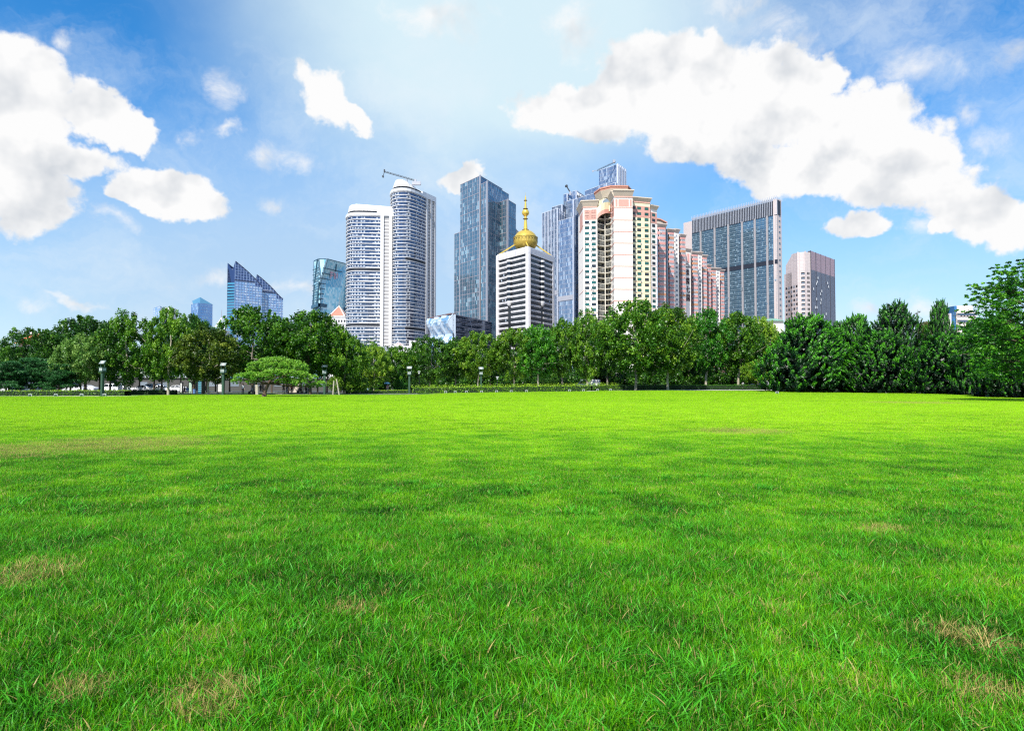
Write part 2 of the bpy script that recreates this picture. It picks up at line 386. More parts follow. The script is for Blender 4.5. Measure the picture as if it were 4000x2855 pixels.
# ---- twin white-banded towers
def banded(label, P, kd, ztop, pitch, flat_from, pilx, cells, darkrows, ventcols, crownpts, seed):
    """P: plan polyline of the front, left to right (rounded corner first); ztop: underside of the top white ring"""
    rr = random.Random(seed)
    r = empty('banded_tower', (*P[len(P)//2], B0), label, 'skyscraper', 'pair of white banded residential towers')
    G, Ba, Pi, Dk, Ro, Cr, Mu = (MB() for _ in range(7)); sash = mat('sash_glass', (.50, .55, .63), .2, metal=.2); ven = Wins(r, 95, 'opened_sash', 'lower_sashes'); sm_ = panel_mesh(1.1, 1.05, .38, [sash])
    # arc length
    S_ = [0]
    for a, b in zip(P, P[1:]): S_.append(S_[-1]+math.dist(a, b))
    nf = int((ztop-B0)/pitch)
    UVO[0] += 57; uo = UVO[0]
    uvs = lambda z0, z1: [[(uo+S_[i]/1.6, z0/1.8), (uo+S_[i+1]/1.6, z0/1.8), (uo+S_[i+1]/1.6, z1/1.8), (uo+S_[i]/1.6, z1/1.8)] for i in range(len(P)-1)]
    strip(G, P, ztop-nf*pitch, ztop, 0, 0, uvs=[[(a[0], a[1]) for a in q] for q in uvs(0, nf*pitch)])
    def at(s):
        for i in range(len(P)-1):
            if s <= S_[i+1]:
                k = (s-S_[i])/(S_[i+1]-S_[i]); a, b = P[i], P[i+1]
                return (a[0]+(b[0]-a[0])*k, a[1]+(b[1]-a[1])*k), i
        return P[-1], len(P)-2
    def sub(s0, s1):
        q = [at(s0)[0]]+[P[i] for i in range(len(P)) if s0 < S_[i] < s1]+[at(s1)[0]]; return q
    L = S_[-1]
    for s in np.arange(0, L, 1.6):
        p, i = at(s); F = Fr(P[i], P[i+1]); u = s-S_[i]; Mu.fbox(F, max(u-.05, 0), min(u+.05, F.L), ztop-nf*pitch, ztop, -.02, .06)
    for j in range(nf+1):
        z = ztop-j*pitch
        strip(Ba, P, z-.26, z+.26, -.05, .55)
        if j == nf: break
        if j in darkrows:
            strip(Dk, sub(L*flat_from[0], L), z-pitch+.42, z-.42, -.05, .12); continue
        s0 = L*(.55+.42*rr.random()*(1-flat_from[1])+.0)
        s0 = L*[.62, .78, .9, .70, .84, .58][(j*5+seed) % 6]
        strip(Ba, sub(s0, L), z-pitch+.26, z-pitch+.66, -.05, .4)
        for s in ventcols:
            for e in (-1.2, 1.2) if rr.random() < .7 else (0,):
                if rr.random() < .86:
                    p, i = at(L*s+e*1.0); F = Fr(P[i], P[i+1]); u = math.dist(P[i], p)
                    ven.add(sm_, F, u, z-2.0, 0)
    # pilasters and recessed window columns at the right end
    E = P[-1]; d = Vector(pilx[0]); q = Vector(E); F = Fr(E, (E[0]+d.x, E[1]+d.y)); u = 0
    for k, wd in enumerate(cells):
        if k % 2 == 0: Pi.fbox(F, u, u+wd, B0, ztop+2.5, -1.5, .9)
        else:
            pane_wall(G, F, ztop-nf*pitch, ztop, 2, nf*2, -.6, u, u+wd)
            for j in range(nf): Ba.fbox(F, u, u+wd, ztop-j*pitch-.9, ztop-j*pitch, -.9, -.2)
        u += wd
    E2 = F.p(u, 0)[:2]
    depth = 24; back = [(E2[0]-F.n.x*depth, E2[1]-F.n.y*depth), (P[0][0]*1.05+1.5, P[0][1]*1.05)]
    side = Fr(E2, back[0])
    Pi.fbox(side, 0, side.L, B0, ztop+2.5, -.6, -.02)
    for j in range(nf):
        for u_ in np.arange(1.2, side.L-1, 3.2): Dk.fbox(side, u_, u_+1.8, ztop-j*pitch-2.2, ztop-j*pitch-.7, -.1, .04)
    plan = list(P)+[E2]+back
    solid(Ro, plan, B0, ztop+.3, .8)
    # white crown: ring, dark slot, leaning parapet
    ring = list(P)+[E2]
    strip(Cr, ring, ztop+.42, ztop+2.6, -1.2, .95)
    strip(Dk, ring, ztop+2.6, ztop+4.6, -1.6, -1.3)
    strip(Cr, ring[-3:], ztop+2.6, ztop+4.6, -1.2, .95)
    cx = sum(p[0] for p in plan)/len(plan); cy = sum(p[1] for p in plan)/len(plan)
    lo = offset(ring, -.6)+back
    hi = [(cx+(x-cx)*crownpts[0]+F.d.x*crownpts[2], cy+(y-cy)*crownpts[0]) for x, y in lo]
    n = len(lo)
    def hz_(i, base): return base
    zs = [ztop+4.6+crownpts[1] - (crownpts[3]*max(0., ((p[0]-lo[0][0])/(E2[0]-lo[0][0]))-.25)) for p in lo]
    for i in range(n):
        j = (i+1) % n
        Cr.poly([(*lo[i], ztop+4.4), (*lo[j], ztop+4.4), (*hi[j], zs[j]), (*hi[i], zs[i])])
    Cr.poly([(*hi[i], zs[i]) for i in range(n)])
    G.build('glazing', gl('violet_blue_glass', (.13, .17, .26), (.36, .42, .54), frac=.2, rough=.09, patch=.5), r)
    Mu.build('mullion', darkm, r)
    Ba.build('floor_band', white, r); Pi.build('pilaster', white, r); Dk.build('louvre', darkm, r)
    ven.finish(); Ro.build('core', greyst, r); Cr.build('crown', mat('crown_panel', (.72, .72, .73), .35, metal=.1, var=.04), r)
    return r, F, (cx, cy), max(zs)
zH = ZAT(Z3(790,214), 520)
PH = [XY(Z3(x, y), zH) for x, y in ((708,262),(709,252),(713,240),(722,229),(736,221),(755,216),(780,213),(810,212),(840,213.5),(870,219),(903,230),(935,243),(968,258),(1001,274))]
dH = Vector(PH[-1])-Vector(PH[-4]); dH.normalize()
r1, F1, c1, zt1 = banded('taller right-hand tower of the white banded pair, with a crane arm on its curved roof', PH, 1, zH, 2.72, (.5, .3), [(dH.x*1.0, dH.y)], (2.6, 3.8, 2.4, 3.6, 2.2), (19, 39), (.26, .36, .55, .75, .87), (.72, 6.5, -2.0, 7.5), 3)
zL = ZAT(Z3(420,418), 520)
PL = [XY(Z3(x, y), zL) for x, y in ((334,455),(335,447),(339,439),(348,431),(362,425),(380,421),(402,419),(430,418.5),(470,419),(510,420),(550,421.5),(590,423),(620,424))]
dL = Vector(PL[-1])-Vector(PL[-4]); dL.normalize()
r2, F2, c2, zt2 = banded('lower left-hand tower of the white banded pair, flatter roofed', PL, 1, zL, 2.72, (.12, .3), [(dL.x, dL.y)], (2.6, 4.2, 2.4, 4.0, 1.5), (15, 31), (.22, .4, .52, .64, .93), (.84, 5.0, -1, 1.5), 5)
# roof crane on the taller tower
Cn = MB(); a = Vector((c1[0]-13, c1[1]-8, zt1+1.5)); 
cr = empty('maintenance_crane', (c1[0], c1[1]-6, zt1-3), 'dark window cleaning crane arm lying across the taller banded tower roof', 'crane', local=True)
A_ = Vector((-16, 0, 9.5)); B_ = Vector((9, 0, 2.2))
for o_ in ((0, .5, 0), (0, -.5, 0), (0, 0, .9)): Cn.tube(A_+Vector(o_), B_+Vector(o_), .16, n=4)
for i in range(12):
    p = A_.lerp(B_, i/12); q_ = A_.lerp(B_, (i+1)/12); Cn.tube(p+Vector((0,.5,0)), q_+Vector((0,-.5,0)), .1, n=4); Cn.tube(p+Vector((0,0,.9)), q_+Vector((0,.5,0)), .1, n=4)
Cn.build('jib', darkm, cr); C2 = MB(); C2.box(6, 13, -1, 1, -1.0, 1.6); C2.box(8, 9.4, -1, 1, 1.6, 3.4); C2.tube((2,0,-4),(2,0,3.6),.5,n=8); C2.build('counterweight', steel, cr)
C3 = MB(); C3.tube((-16,0,9.8),(-17,0,6.4),.25,n=5); C3.box(-17.6,-16.6,-1,1,5.2,6.6); C3.box(-16.5,-15.6,-.5,.5,9.2,11.6); C3.build('hook_cradle', darkm, cr)

# ---- golden-domed office tower
def tower_gold():
    D = 450; z = ZAT(Z4(787,683), D)
    pl, pc, pr = XY(Z4(515,757), z), XY(Z4(787,683), z), XY(Z4(1010,770), z)
    r = empty('domed_tower', (*pc, B0), 'white and black banded office tower carrying a golden dome and spire', 'skyscraper')
    q = footprint(pl, pc, pr); core = MB(); solid(core, q, B0, z-1.2, 1.2); core.build('core', darkwin, r)
    G, Wh, Fz, Bay = MB(), MB(), MB(), MB(); ven = Wins(r, 95, 'opened_sash', 'rear_sashes'); sm_ = panel_mesh(1.0, 1.4, .4, [mat('sash_glass', (.5,.55,.6))])
    gdark = gl('black_glass', (.045, .055, .07), (.22, .25, .29), frac=.10, rough=.12, metal=.6, patch=.3)
    rr = random.Random(2); zt = z-5.6; fh = 3.62; nf = int((zt-B0)/fh)
    for (A, B_) in ((pl, pc), (pc, pr), (q[2], q[3]), (q[3], q[0])):
        F = Fr(A, B_); L = F.L
        c0, c1_ = (2.6, L-2.6)
        # corner piers and top frieze
        Wh.fbox(F, 0, c0, B0, z-4, -2, 0); Wh.fbox(F, c1_, L, B0, z-4, -2, 0)
        Wh.fbox(F, 0, L, z-3.9, z, -2, 0.02)
        Wh.fbox(F, 1, L-1, z, z+.8, -1.6, -.5)
        bx = .40 if A is pl else .53; bc = c0+(c1_-c0)*bx; bw = 1.9
        pane_wall(G, F, zt-nf*fh, zt, 16, nf, -1.3, c0, c1_)
        for j in range(nf+1):
            zz = zt-j*fh
            for k0, k1, n1 in ((0, .42, -.35), (.5, .92, -.25), (1.0, 1.38, -.5)):
                Wh.fbox(F, c0, bc-bw, zz-k1, zz-k0, -1.5, n1); Wh.fbox(F, bc+bw, c1_, zz-k1, zz-k0, -1.5, n1)
        # the half-round bay, down to its bulb
        zb = zt-fh*8.2
        ctr = F.p(bc, 0, -.6)
        prof = [(0.1, zb-3.2), (1.3, zb-2.4), (1.9, zb-1.2), (1.9, zb)]
        Bay.lathe((ctr[0], ctr[1], 0), prof, 20, 0)
        Bay.lathe((ctr[0], ctr[1], 0), [(1.75, zb), (1.75, zt)], 20, 1)
        for j in range(nf+1):
            zz = zt-j*fh
            if zz > zb-1:
                Bay.lathe((ctr[0], ctr[1], 0), [(1.8, zz-1.3), (2.1, zz-1.3), (2.1, zz), (1.7, zz)], 20, 0)
            else:
                Wh.fbox(F, bc-bw, bc+bw, zz-1.0, zz, -1.5, -1.0)
        for _ in range(26 if A is pl or A is pc else 0):
            j = rr.randrange(2, nf-1); u = c0+(c1_-c0)*rr.random()
            if abs(u-bc) > 2.6: ven.add(sm_, F, u, zt-j*fh-3.0, -1.3)
    G.build('glazing', gdark, r); 
    wh = bpy.data.materials.new('white_tile'); wh.use_nodes = True; t = NT(wh.node_tree)
    br = t.n('ShaderNodeTexBrick', i_0=t.n('ShaderNodeVectorMath', operation='MULTIPLY').outputs[0]); 
    pos = t.n('ShaderNodeTexCoord').outputs['Object']; sp = t.n('ShaderNodeSeparateXYZ', i_0=pos)
    t.set(br, 0, t.n('ShaderNodeCombineXYZ', i_0=t.m('ADD', sp.outputs[0], t.m('MULTIPLY', sp.outputs[1], .6)), i_1=sp.outputs[2]).outputs[0])
    br.offset = 0; t.set(br, 1, (.80, .78, .78, 1)); t.set(br, 2, (.76, .74, .75, 1)); t.set(br, 3, (.50, .48, .50, 1)); t.set(br, 4, 1.0)
    t.set(br, 5, .06); t.set(br, 8, 1.1); t.set(br, 9, .9)
    b = t.n('ShaderNodeBsdfPrincipled'); t.set(b, 0, br.outputs[0]); b.inputs['Roughness'].default_value = .5
    t.nt.links.new(b.outputs[0], t.n('ShaderNodeOutputMaterial').inputs[0])
    Wh.build('stone_cladding', wh, r); Bay.build('round_bay', [white, gdark], r, smooth=False); ven.finish()
    # dome, its windows, finial and struts
    cx, cy = (q[0][0]+q[2][0])/2, (q[0][1]+q[2][1])/2
    s = cy/FPX
    def zz(y): return ZAT(ZD(570, y), cy)
    cxx = XAT(ZD(570, 850), cy); dc = (cxx, cy, 0); px = cy/FPX/4.64
    Rr = 222*px; zc = zz(905)
    prof = [(math.sin(a)*Rr, zc+math.cos(a)*Rr*.98) for a in [R(x) for x in range(12, 76, 6)]]
    dm = MB(); dm.lathe(dc, prof[::-1], 48); dome = dm.build('dome', gold, r, smooth=True)
    bd = MB(); zr1 = prof[-1][1]
    bd.lathe(dc, [(Rr*1.0, zr1), (Rr*1.02, zr1+.35), (Rr*.97, zr1+.5)], 48); 
    bd.lathe(dc, [(Rr*.985, zz(925)), (Rr*.985, zr1)], 48); bd.build('dome_band', goldp, r)
    wv = MB()
    pm = MB(); pm.box(-.1, .08, -.38, .38, -.28, .28); pmd = pm.build('porthole', mat('dark_bronze', (.10, .06, .02), .4, metal=.5), link=False).data
    for i in range(44):
        t0 = 2*math.pi*i/44
        M_ = Matrix.Translation((cxx+Rr*.985*math.cos(t0), cy+Rr*.985*math.sin(t0), zz(868))) @ Matrix.Rotation(t0, 4, 'Z')
        if i % 2: o_ = bpy.data.objects.new('porthole', pmd); COL.objects.link(o_); attach(o_, r); o_.matrix_basis = M_
        M2 = Matrix.Translation((cxx+Rr*.985*math.cos(t0+.07), cy+Rr*.985*math.sin(t0+.07), 0)) @ Matrix.Rotation(t0+.07, 4, 'Z')
        wv.box(-.1, .1, -.05, .05, zz(925), zr1, M=M2)
    wv.build('panel_seam', MATS['dark_bronze'], r)
    lw = MB(); zb0 = zz(925)
    lw.lathe(dc, [(Rr*.60, zz(1062)), (Rr*.82, zz(1010)), (Rr*.95, zz(960)), (Rr*.985, zb0)], 48); lw.build('dome_underside', goldp, r, smooth=True)
    ft = MB(); ft.lathe(dc, [(Rr*.5, z-1), (Rr*.5, zz(1030))], 24); ft.build('dome_drum', mat('brown_drum', (.25,.12,.05)), r)
    fi = MB()
    f_ = [(46,692),(44,686),(30,684),(37,676),(22,500),(24,496),(42,494),(42,484),(24,480),(26,474),(24,440)]
    f_ += [(max(66*math.sin(a), 20), 378+66*math.cos(a)) for a in [R(x) for x in range(20, 165, 12)]]
    f_ += [(24,312),(42,310),(42,302),(22,298),(13,170),(14,164),(30,160),(30,152),(14,148),(11,95),(6,88),(4,70),(2,68),(2,10)]
    fi.lathe(dc, [(a*px, zz(b)) for a, b in f_], 24); fi.build('finial', gold, r, smooth=False)
    for y, a in ((690, 60), (489, 42), (306, 42), (156, 30)):
        cl = MB(); cl.lathe(dc, [(a*px*.7, zz(y+8)), (a*px*1.05, zz(y+5)), (a*px*1.05, zz(y-3)), (a*px*.7, zz(y-6))], 24); cl.build('finial_collar', MATS['dark_bronze'] if 'dark_bronze' in MATS else darkm, r)
    for i, c in enumerate(q):
        stt = MB(); v_ = Vector((c[0]-cxx, c[1]-cy)); L = v_.length; v_.normalize()
        a = Vector((cxx+v_.x*Rr*.88, cy+v_.y*Rr*.88, zz(960))); e = Vector((cxx+v_.x*(L-2), cy+v_.y*(L-2), z+.9))
        stt.tube(a, e, .62, .5, n=4); stt.build('strut', mat('gold_paint', (.85, .60, .10), .35, metal=.3), r)
    pn = MB(); pF = Fr(pc, pr); pn.fbox(pF, pF.L*.45, pF.L*.8, z, z+5.2, -12, -11.4); pn.build('roof_screen', white, r)
tower_gold()

# ---- tall blue-grey hotel tower with stepped roofs
def tower_hotel():
    r = empty('stepped_hotel_tower', (*XY(ZW(870,868), 180), B0), 'pale blue stepped hotel tower with white fins behind the cream apartments', 'skyscraper')
    G, Mu, Ba, Ro, Co = (MB() for _ in range(5))
    def blk(L, C, Rr, Dc, ncl, ncr, mw=.3, fin=0, zbot=B0, dy=0):
        z = ZAT(ZW(*C), Dc); pl, pc, pr = XY(ZW(*L), z), XY(ZW(*C), z), XY(ZW(*Rr), z)
        nf = int((z-zbot)/3.9)
        a, b = Fr(pl, pc), Fr(pc, pr)
        for F, nc in ((a, ncl), (b, ncr)):
            nc = max(2, round(F.L/1.6)); curtain(F, zbot, z, nc, nf, G, Mu, Ba, .22, .1, .5, .05)
            if fin:
                k = max(2, round(F.L/fin))
                for i in range(k+1): Co.fbox(F, max(0, F.L*i/k-.4), min(F.L, F.L*i/k+.4), zbot, z+.8, -.2, .5)
        Co.fbox(a, a.L-.6, a.L+.3, zbot, z+.3, -.5, .35); Co.fbox(b, -.0, .6, zbot, z+.3, -.5, .35)
        Co.fbox(a, 0, a.L, z-.1, z+.3, -.4, .2); Co.fbox(b, 0, b.L, z-.1, z+.3, -.4, .2)
        solid(Ro, footprint(pl, pc, pr), zbot, z-.4, .4)
        for zc, zh in ((z-(z-zbot)*.47, 2.2), (z*.2, 5)):
            Lo.fbox(a, 0, a.L, zc-zh, zc+zh, -.1, .5)
        return a, b, z
    Lo = MB()
    blk((207,1165), (527,1060), (712,1180), 625, 22, 10, fin=4.6)
    blk((413,1035), (628,970), (720,1030), 642, 16, 6)
    blk((715,912), (870,868), (905,880), 630, 12, 2)
    a, b, z = blk((885,870), (1560,655), (1800,760), 612, 52, 14)
    blk((550,1325), (862,1240), (880,1262), 606, 22, 2)
    aw, bw_, zw = blk((845,700), (927,675), (1100,790), 648, 7, 12)
    blk((658,765), (740,740), (770,760), 660, 8, 3); blk((752,758), (850,725), (870,740), 668, 8, 2)
    blk((1110,690), (1572,520), (1640,570), 655, 34, 5)
    blk((1600,560), (1762,508), (1800,530), 646, 12, 3)
    blk((1408,255), (1792,130), (1965,250), 668, 26, 7, fin=0)
    F6 = Fr(XY(ZW(1792,130), ZAT(ZW(1792,130), 668)), XY(ZW(1965,250), ZAT(ZW(1792,130), 668))); z6 = ZAT(ZW(1792,130), 668)
    for i in range(6): Co.fbox(F6, F6.L*i/5-.0 if i == 0 else F6.L*i/5-1.3, F6.L*i/5+.0 if i == 5 else F6.L*i/5+1.0, 100, z6+1, -.2, 1.2)
    # low fins over the wing behind the cream tower
    G.build('glazing', gl('sky_blue_glass', (.16, .27, .43), (.55, .68, .82), frac=.28, rough=.08, patch=.35), r)
    Mu.build('mullion', palem, r); Ba.build('floor_band', mat('slate_band', (.20, .24, .34), .5), r); Co.build('fin', mat('white_fin', (.58, .62, .72), .4, metal=.1), r)
    Ro.build('core', greyst, r); Lo.build('louvre_band', mat('grey_louvre', (.36, .37, .42), .6), r)
    zs = zw-5.4
    o = textmesh('WESTIN', 5.6, mat('sign_white', (.85, .87, .9), .5), .5, 'lettering', r, face_matrix(bw_, bw_.L*.05, zs, .6), condense=1.5)
    # roof crane and cleaning gantry
    c = empty('jib_crane', (XAT(ZW(800,715), 665), 665, ZAT(ZW(800,715), 665)), 'short crane leaning up from the left roofs of the pale blue hotel tower', 'crane', local=True)
    m_ = MB(); m_.tube((0,0,-3), (0,0,1), 1.0, n=6); m_.build('mast', steel, c)
    m_ = MB(); m_.tube((0,0,0), (-3.4,0,5.6), .75, n=4); m_.box(-5.2,-2.6,-.9,.9,5.3,6.9); m_.box(-4.6,-2.8,-.5,.5,6.9,7.6); m_.build('boom', darkm, c)
    c = empty('cleaning_gantry', (XAT(ZW(1560,190), 672), 672, ZAT(ZW(1560,200), 672)), 'thin dark window cleaning gantry along the topmost hotel roof', 'gantry', local=True)
    m_ = MB(); L0 = Vector((-9.5, -2, -3.5)); L1 = Vector((8.5, -6, 4.0))
    m_.tube(L0, L1, .35, n=4); m_.tube(L0+Vector((0,0,1)), L1+Vector((0,0,1)), .15, n=4)
    for i in range(9): p = L0.lerp(L1, i/8); m_.tube(p, p+Vector((0,0,1)), .12, n=4)
    m_.build('rail', darkm, c); m_ = MB(); m_.box(6, 8.5, -6, -4, 3.5, 6.5); m_.build('machine_house', steel, c); m_ = MB(); m_.tube((-9.5,-2,-3), (-14,-2,-3.6), .3, n=4); m_.box(-14.5,-13,-2.4,-1.6,-4.6,-3.2); m_.build('cradle', steel, c)
tower_hotel()
# ------------------------------------------------------------------ windows as parts: one shared mesh, many copies
green = [gl('green_pane_%s' % k, c, d, frac=.2, rough=.1, metal=.5) for k, c, d in (('a', (.02,.13,.12), (.08,.25,.22)), ('b', (.04,.22,.19), (.15,.38,.32)), ('c', (.04,.06,.08), (.2,.25,.28)))]
bluep = [gl('blue_pane_%s' % k, c, d, frac=.2, rough=.1, metal=.4) for k, c, d in (('a', (.10,.14,.20), (.3,.35,.4)), ('b', (.32,.36,.42), (.5,.55,.6)), ('c', (.03,.035,.045), (.2,.25,.28)))]
frame_dark = mat('dark_window_frame', (.05, .05, .055), .5); frame_white = mat('white_window_frame', (.75, .74, .76), .5, var=.04)
def condenser(mb, F, u, z, n=0.):
    mb.fbox(F, u-.42, u+.42, z, z+.6, n, n+.35, 0); mb.fbox(F, u-.25, u+.12, z+.08, z+.5, n+.34, n+.37, 1)
def flare(mb, F, u0, u1, z0, z1, n0, n1, side=0.8, mi=0):   # cornice that leans out as it rises
    P = [F.p(u0, z0, n0), F.p(u1, z0, n0), F.p(u1+side, z1, n1), F.p(u0-side, z1, n1)]
    Q = [F.p(u0, z0, n0-2), F.p(u1, z0, n0-2), F.p(u1+side, z1, n0-3), F.p(u0-side, z1, n0-3)]
    mb.poly(P, mi=mi); mb.poly([P[3], P[2], Q[2], Q[3]], mi=mi); mb.poly([Q[0], P[0], P[3], Q[3]], mi=mi); mb.poly([P[1], Q[1], Q[2], P[2]], mi=mi)
    mb.fbox(F, u0-side-.15, u1+side+.15, z1, z1+.5, n0-3, n1+.2, mi)

# ---- cream apartment tower
def tower_cream():
    def pt(x, Y): return (XAT(Z5(x, 900), Y), Y)
    def zz(x, y, Y): return ZAT(Z5(x, y), Y)
    r = empty('cream_apartment_tower', (*pt(690, 352), B0), 'cream and brick apartment tower with tan eaves and green panes, tallest residential block', 'apartment tower')
    Wl, Yl, Br, Lines, Cor, Til, Bal, Dk, Ac, Rec = (MB() for _ in range(10))
    wins = Wins(r)
    g = [window_mesh('w', 2.3, 1.5, [frame_dark, green[i]], 3, fr=.1) for i in range(3)]
    gs = [window_mesh('w', 1.5, 1.5, [frame_dark, green[i]], 2, fr=.1) for i in range(3)]
    rr = random.Random(4)
    # left wing
    Y0 = 358; zt = zz(430, 452, Y0)
    F = Fr(pt(430, Y0), pt(549, Y0-1)); Fs = Fr(pt(397, 374), pt(430, Y0))
    back = Y0+22
    Wl.prism([pt(397, 374), pt(430, Y0), pt(549, Y0-1), (pt(549, Y0-1)[0], back), (pt(397, 374)[0], back)], B0, zt)
    zf = [zz(500, y, Y0) for y in (504, 549, 595)]; pitch = (zz(500, 504, Y0)-zz(500, 1334, Y0))/18
    nfl = 26
    top = zf[0]
    for j in range(nfl):
        z = top-j*pitch
        if z < 1: break
        for u in (F.L*(462-430)/119, F.L*(518-430)/119):
            wins.add(g[rr.choice((0, 0, 1, 2))], F, u, z)
        if j > 1: condenser(Ac, F, F.L*.52+rr.choice((-.5, .4)), z-.2); 
        if j > 3 and rr.random() < .5: condenser(Ac, F, F.L*.16, z-.9)
        if j > 3 and rr.random() < .4: condenser(Ac, F, F.L*.70, z-.9)
        if j % 4 == 2:
            Lines.fbox(F, 0, F.L, z-.95, z-.72, -.1, .12); Lines.fbox(Fs, 0, Fs.L, z-.95, z-.72, -.1, .12)
    Br.fbox(F, .6, F.L-.3, top-3.9, top+1.7, -.1, .06); bs = MB(); bs.fbox(Fs, Fs.L*.15, Fs.L*.85, top-8, top+1.5, -.1, .06); bs.build('brick_panel', brickp, r)
    flare(Cor, F, 0, F.L, zt, zt+2.7, .1, 1.6, .9); Lines.fbox(F, 0, F.L, zt-.5, zt-.02, -.1, .25)
    flare(Cor, Fs, 0, Fs.L, zt+.01, zt+2.69, .1, 1.4, .5); Lines.fbox(Fs, 0, Fs.L, zt-.5, zt-.02, -.1, .25)
    # recess with wavy balconies
    bp = [pt(549, 358), pt(566, 360.5), pt(590, 362), pt(612, 362.5), pt(622, 361), pt(640, 361.5), pt(658, 359)]
    gpath = [pt(549, 361.5), pt(600, 365), pt(658, 362)]
    strip(Rec, gpath, B0, zz(600, 480, 365), 0, -.5)
    zt2 = zz(600, 552, 362); xw = pt(612, 362.3)
    for j in range(30):
        z = zt2-j*pitch
        if z < 1: break
        strip(Bal, bp, z-.35, z, -3.0, .15); strip(Dk, bp, z+.95, z+1.02, -.0, .06)
        for i in range(len(bp)-1):
            a, b_ = bp[i], bp[i+1]; Fb = Fr(a, b_)
            for k in range(5): Dk.fbox(Fb, Fb.L*k/5, Fb.L*k/5+.05, z, z+1, 0, .05)
        if rr.random() < .6:     # glazed-in balconies
            s = rr.choice((0, 3)); 
            for i in (s, s+1, s+2):
                Fb = Fr(bp[i], bp[i+1]); pane_wall(Rec, Fb, z, z+pitch-.4, 3, 1, -.05, mi=1)
                for k in range(4): Bal.fbox(Fb, Fb.L*k/3-.03, Fb.L*k/3+.03, z, z+pitch-.4, -.05, .05)
        for gx in range(4):
            Fb = Fr(gpath[0], gpath[1]) if gx < 2 else Fr(gpath[1], gpath[2]); pane_wall(Rec, Fb, z+.1, z+2.1, 2, 1, .06, .5+3*(gx % 2), 2.6+3*(gx % 2), mi=1)
    Bal.box(xw[0]-.2, xw[0]+.2, 361.2, 361.8, B0, zt2+1.5)
    # curved brick arch over the recess
    arch = [pt(549, 357), pt(580, 356.5), pt(610, 357), pt(640, 358.5), pt(660, 360)]
    za = zz(600, 503, 357)
    for i in range(4):
        k0 = [0, 1.7, 2.7, 3.4, 3.6]
        A, B_ = arch[i], arch[i+1]
        for d0, d1, mb in ((0, 2.2, Lines), (2.2, 6.0, Yl)):
            mb.poly([(*A, za+k0[i]-3+d0), (*B_, za+k0[i+1]-3+d0), (*B_, za+k0[i+1]-3+d1), (*A, za+k0[i]-3+d1)])
    Yl.box(pt(549,0)[0] if False else XAT(Z5(549,900),358), XAT(Z5(660,900),358), 359, 372, za+1.5, za+4.5)
    # penthouse with arched window under the eight-sided roof
    Yp = 366; zb = za+4; zp = zz(640, 372, Yp)
    Fp = Fr(pt(560, 372), pt(598, Yp)); Fq = Fr(pt(598, Yp), pt(668, Yp-2))
    Yl.prism([pt(560, 372), pt(598, Yp), pt(668, Yp-2), pt(668, 385), pt(560, 385)], zb-6, zp)
    ar = MB(); cu = Fq.L*.45; zc = zz(628, 425, Yp); rw = 2.35
    pts = [(cu-rw, zc-4.2), (cu+rw, zc-4.2)]+[(cu+rw*math.cos(a), zc+rw*math.sin(a)) for a in [R(x) for x in range(0, 181, 15)]]
    ar.poly([Fq.p(u, z, .05) for u, z in pts], mi=0)
    for i in range(2, len(pts)-1):
        (u0, z0), (u1, z1) = pts[i], pts[i+1]; ar.poly([Fq.p(u0, z0, .3), Fq.p(u1, z1, .3), Fq.p(cu+(u1-cu)*1.18, zc+(z1-zc)*1.18, .3), Fq.p(cu+(u0-cu)*1.18, zc+(z0-zc)*1.18, .3)], mi=1)
    ar.build('arched_window', [gl('pale_pane', (.4,.5,.6), (.6,.7,.8)), white], r)
    Dk.fbox(Fp, Fp.L*.7, Fp.L*.9, zc-3, zc+1, 0, .05)
    ze = zz(700, 345, Yp-2)
    base = [pt(556, 373), pt(596, Yp), pt(668, 362), pt(790, 362), pt(808, 368), pt(808, 388), pt(560, 388)]
    def eave(zlo, zhi, grow, mb, Yoff=0):
        c = Vector((sum(p[0] for p in base)/7, sum(p[1] for p in base)/7)); P0, P1 = [], []
        for p in base:
            d = (Vector(p)-c); P0.append(tuple(c+d*(1+.0*grow))); P1.append(tuple(c+d*(1+grow/d.length)))
        mb.prism(P0, zlo, zhi, top=P1); return P1
    P1 = eave(zp-.5, ze+2.0, 2.0, Cor)
    Til.prism(P1, ze+2.0, ze+2.9)
    c = Vector((sum(p[0] for p in base)/7, sum(p[1] for p in base)/7)); P2 = [tuple(c+(Vector(p)-c)*1.03) for p in P1]
    Til.prism(P2, ze+2.9, ze+3.7); Til.prism(P2, ze+3.7, ze+5.0, top=[tuple(c+(Vector(p)-c)*.55) for p in P1])
    # central pier
    Y1 = 349; zt = zz(700, 362, Y1)
    Fm = Fr(pt(692, Y1), pt(848, Y1+.5)); Fms = Fr(pt(659, 362), pt(692, Y1))
    Wl.prism([pt(659, 362), pt(692, Y1), pt(848, Y1+.5), (pt(848, Y1)[0], 372), (pt(659, 362)[0], 372)], B0, zt)
    for y in (455, 562, 659, 757, 855, 952, 1050, 1147, 1245):
        z = zz(760, y, Y1); Lines.fbox(Fm, 0, Fm.L, z-.25, z+.25, -.1, .12)
        z2 = z; Lines.fbox(Fms, 0, Fms.L, z2-.25, z2+.25, -.1, .12)
    zb0, zb1 = zz(760, 455, Y1)+.5, zz(760, 386, Y1)
    for a_, b_ in ((.07, .19), (.235, .80), (.845, .96)): Br.fbox(Fm, Fm.L*a_, Fm.L*b_, zb0, zb1, -.1, .06)
    flare(Cor, Fm, 0, Fm.L, zt, zt+2.7, .1, 1.7, .5); Lines.fbox(Fm, 0, Fm.L, zt-.6, zt-.03, -.1, .3)
    flare(Cor, Fms, 0, Fms.L-.2, zt+.01, zt+2.65, .1, 1.5, .1)
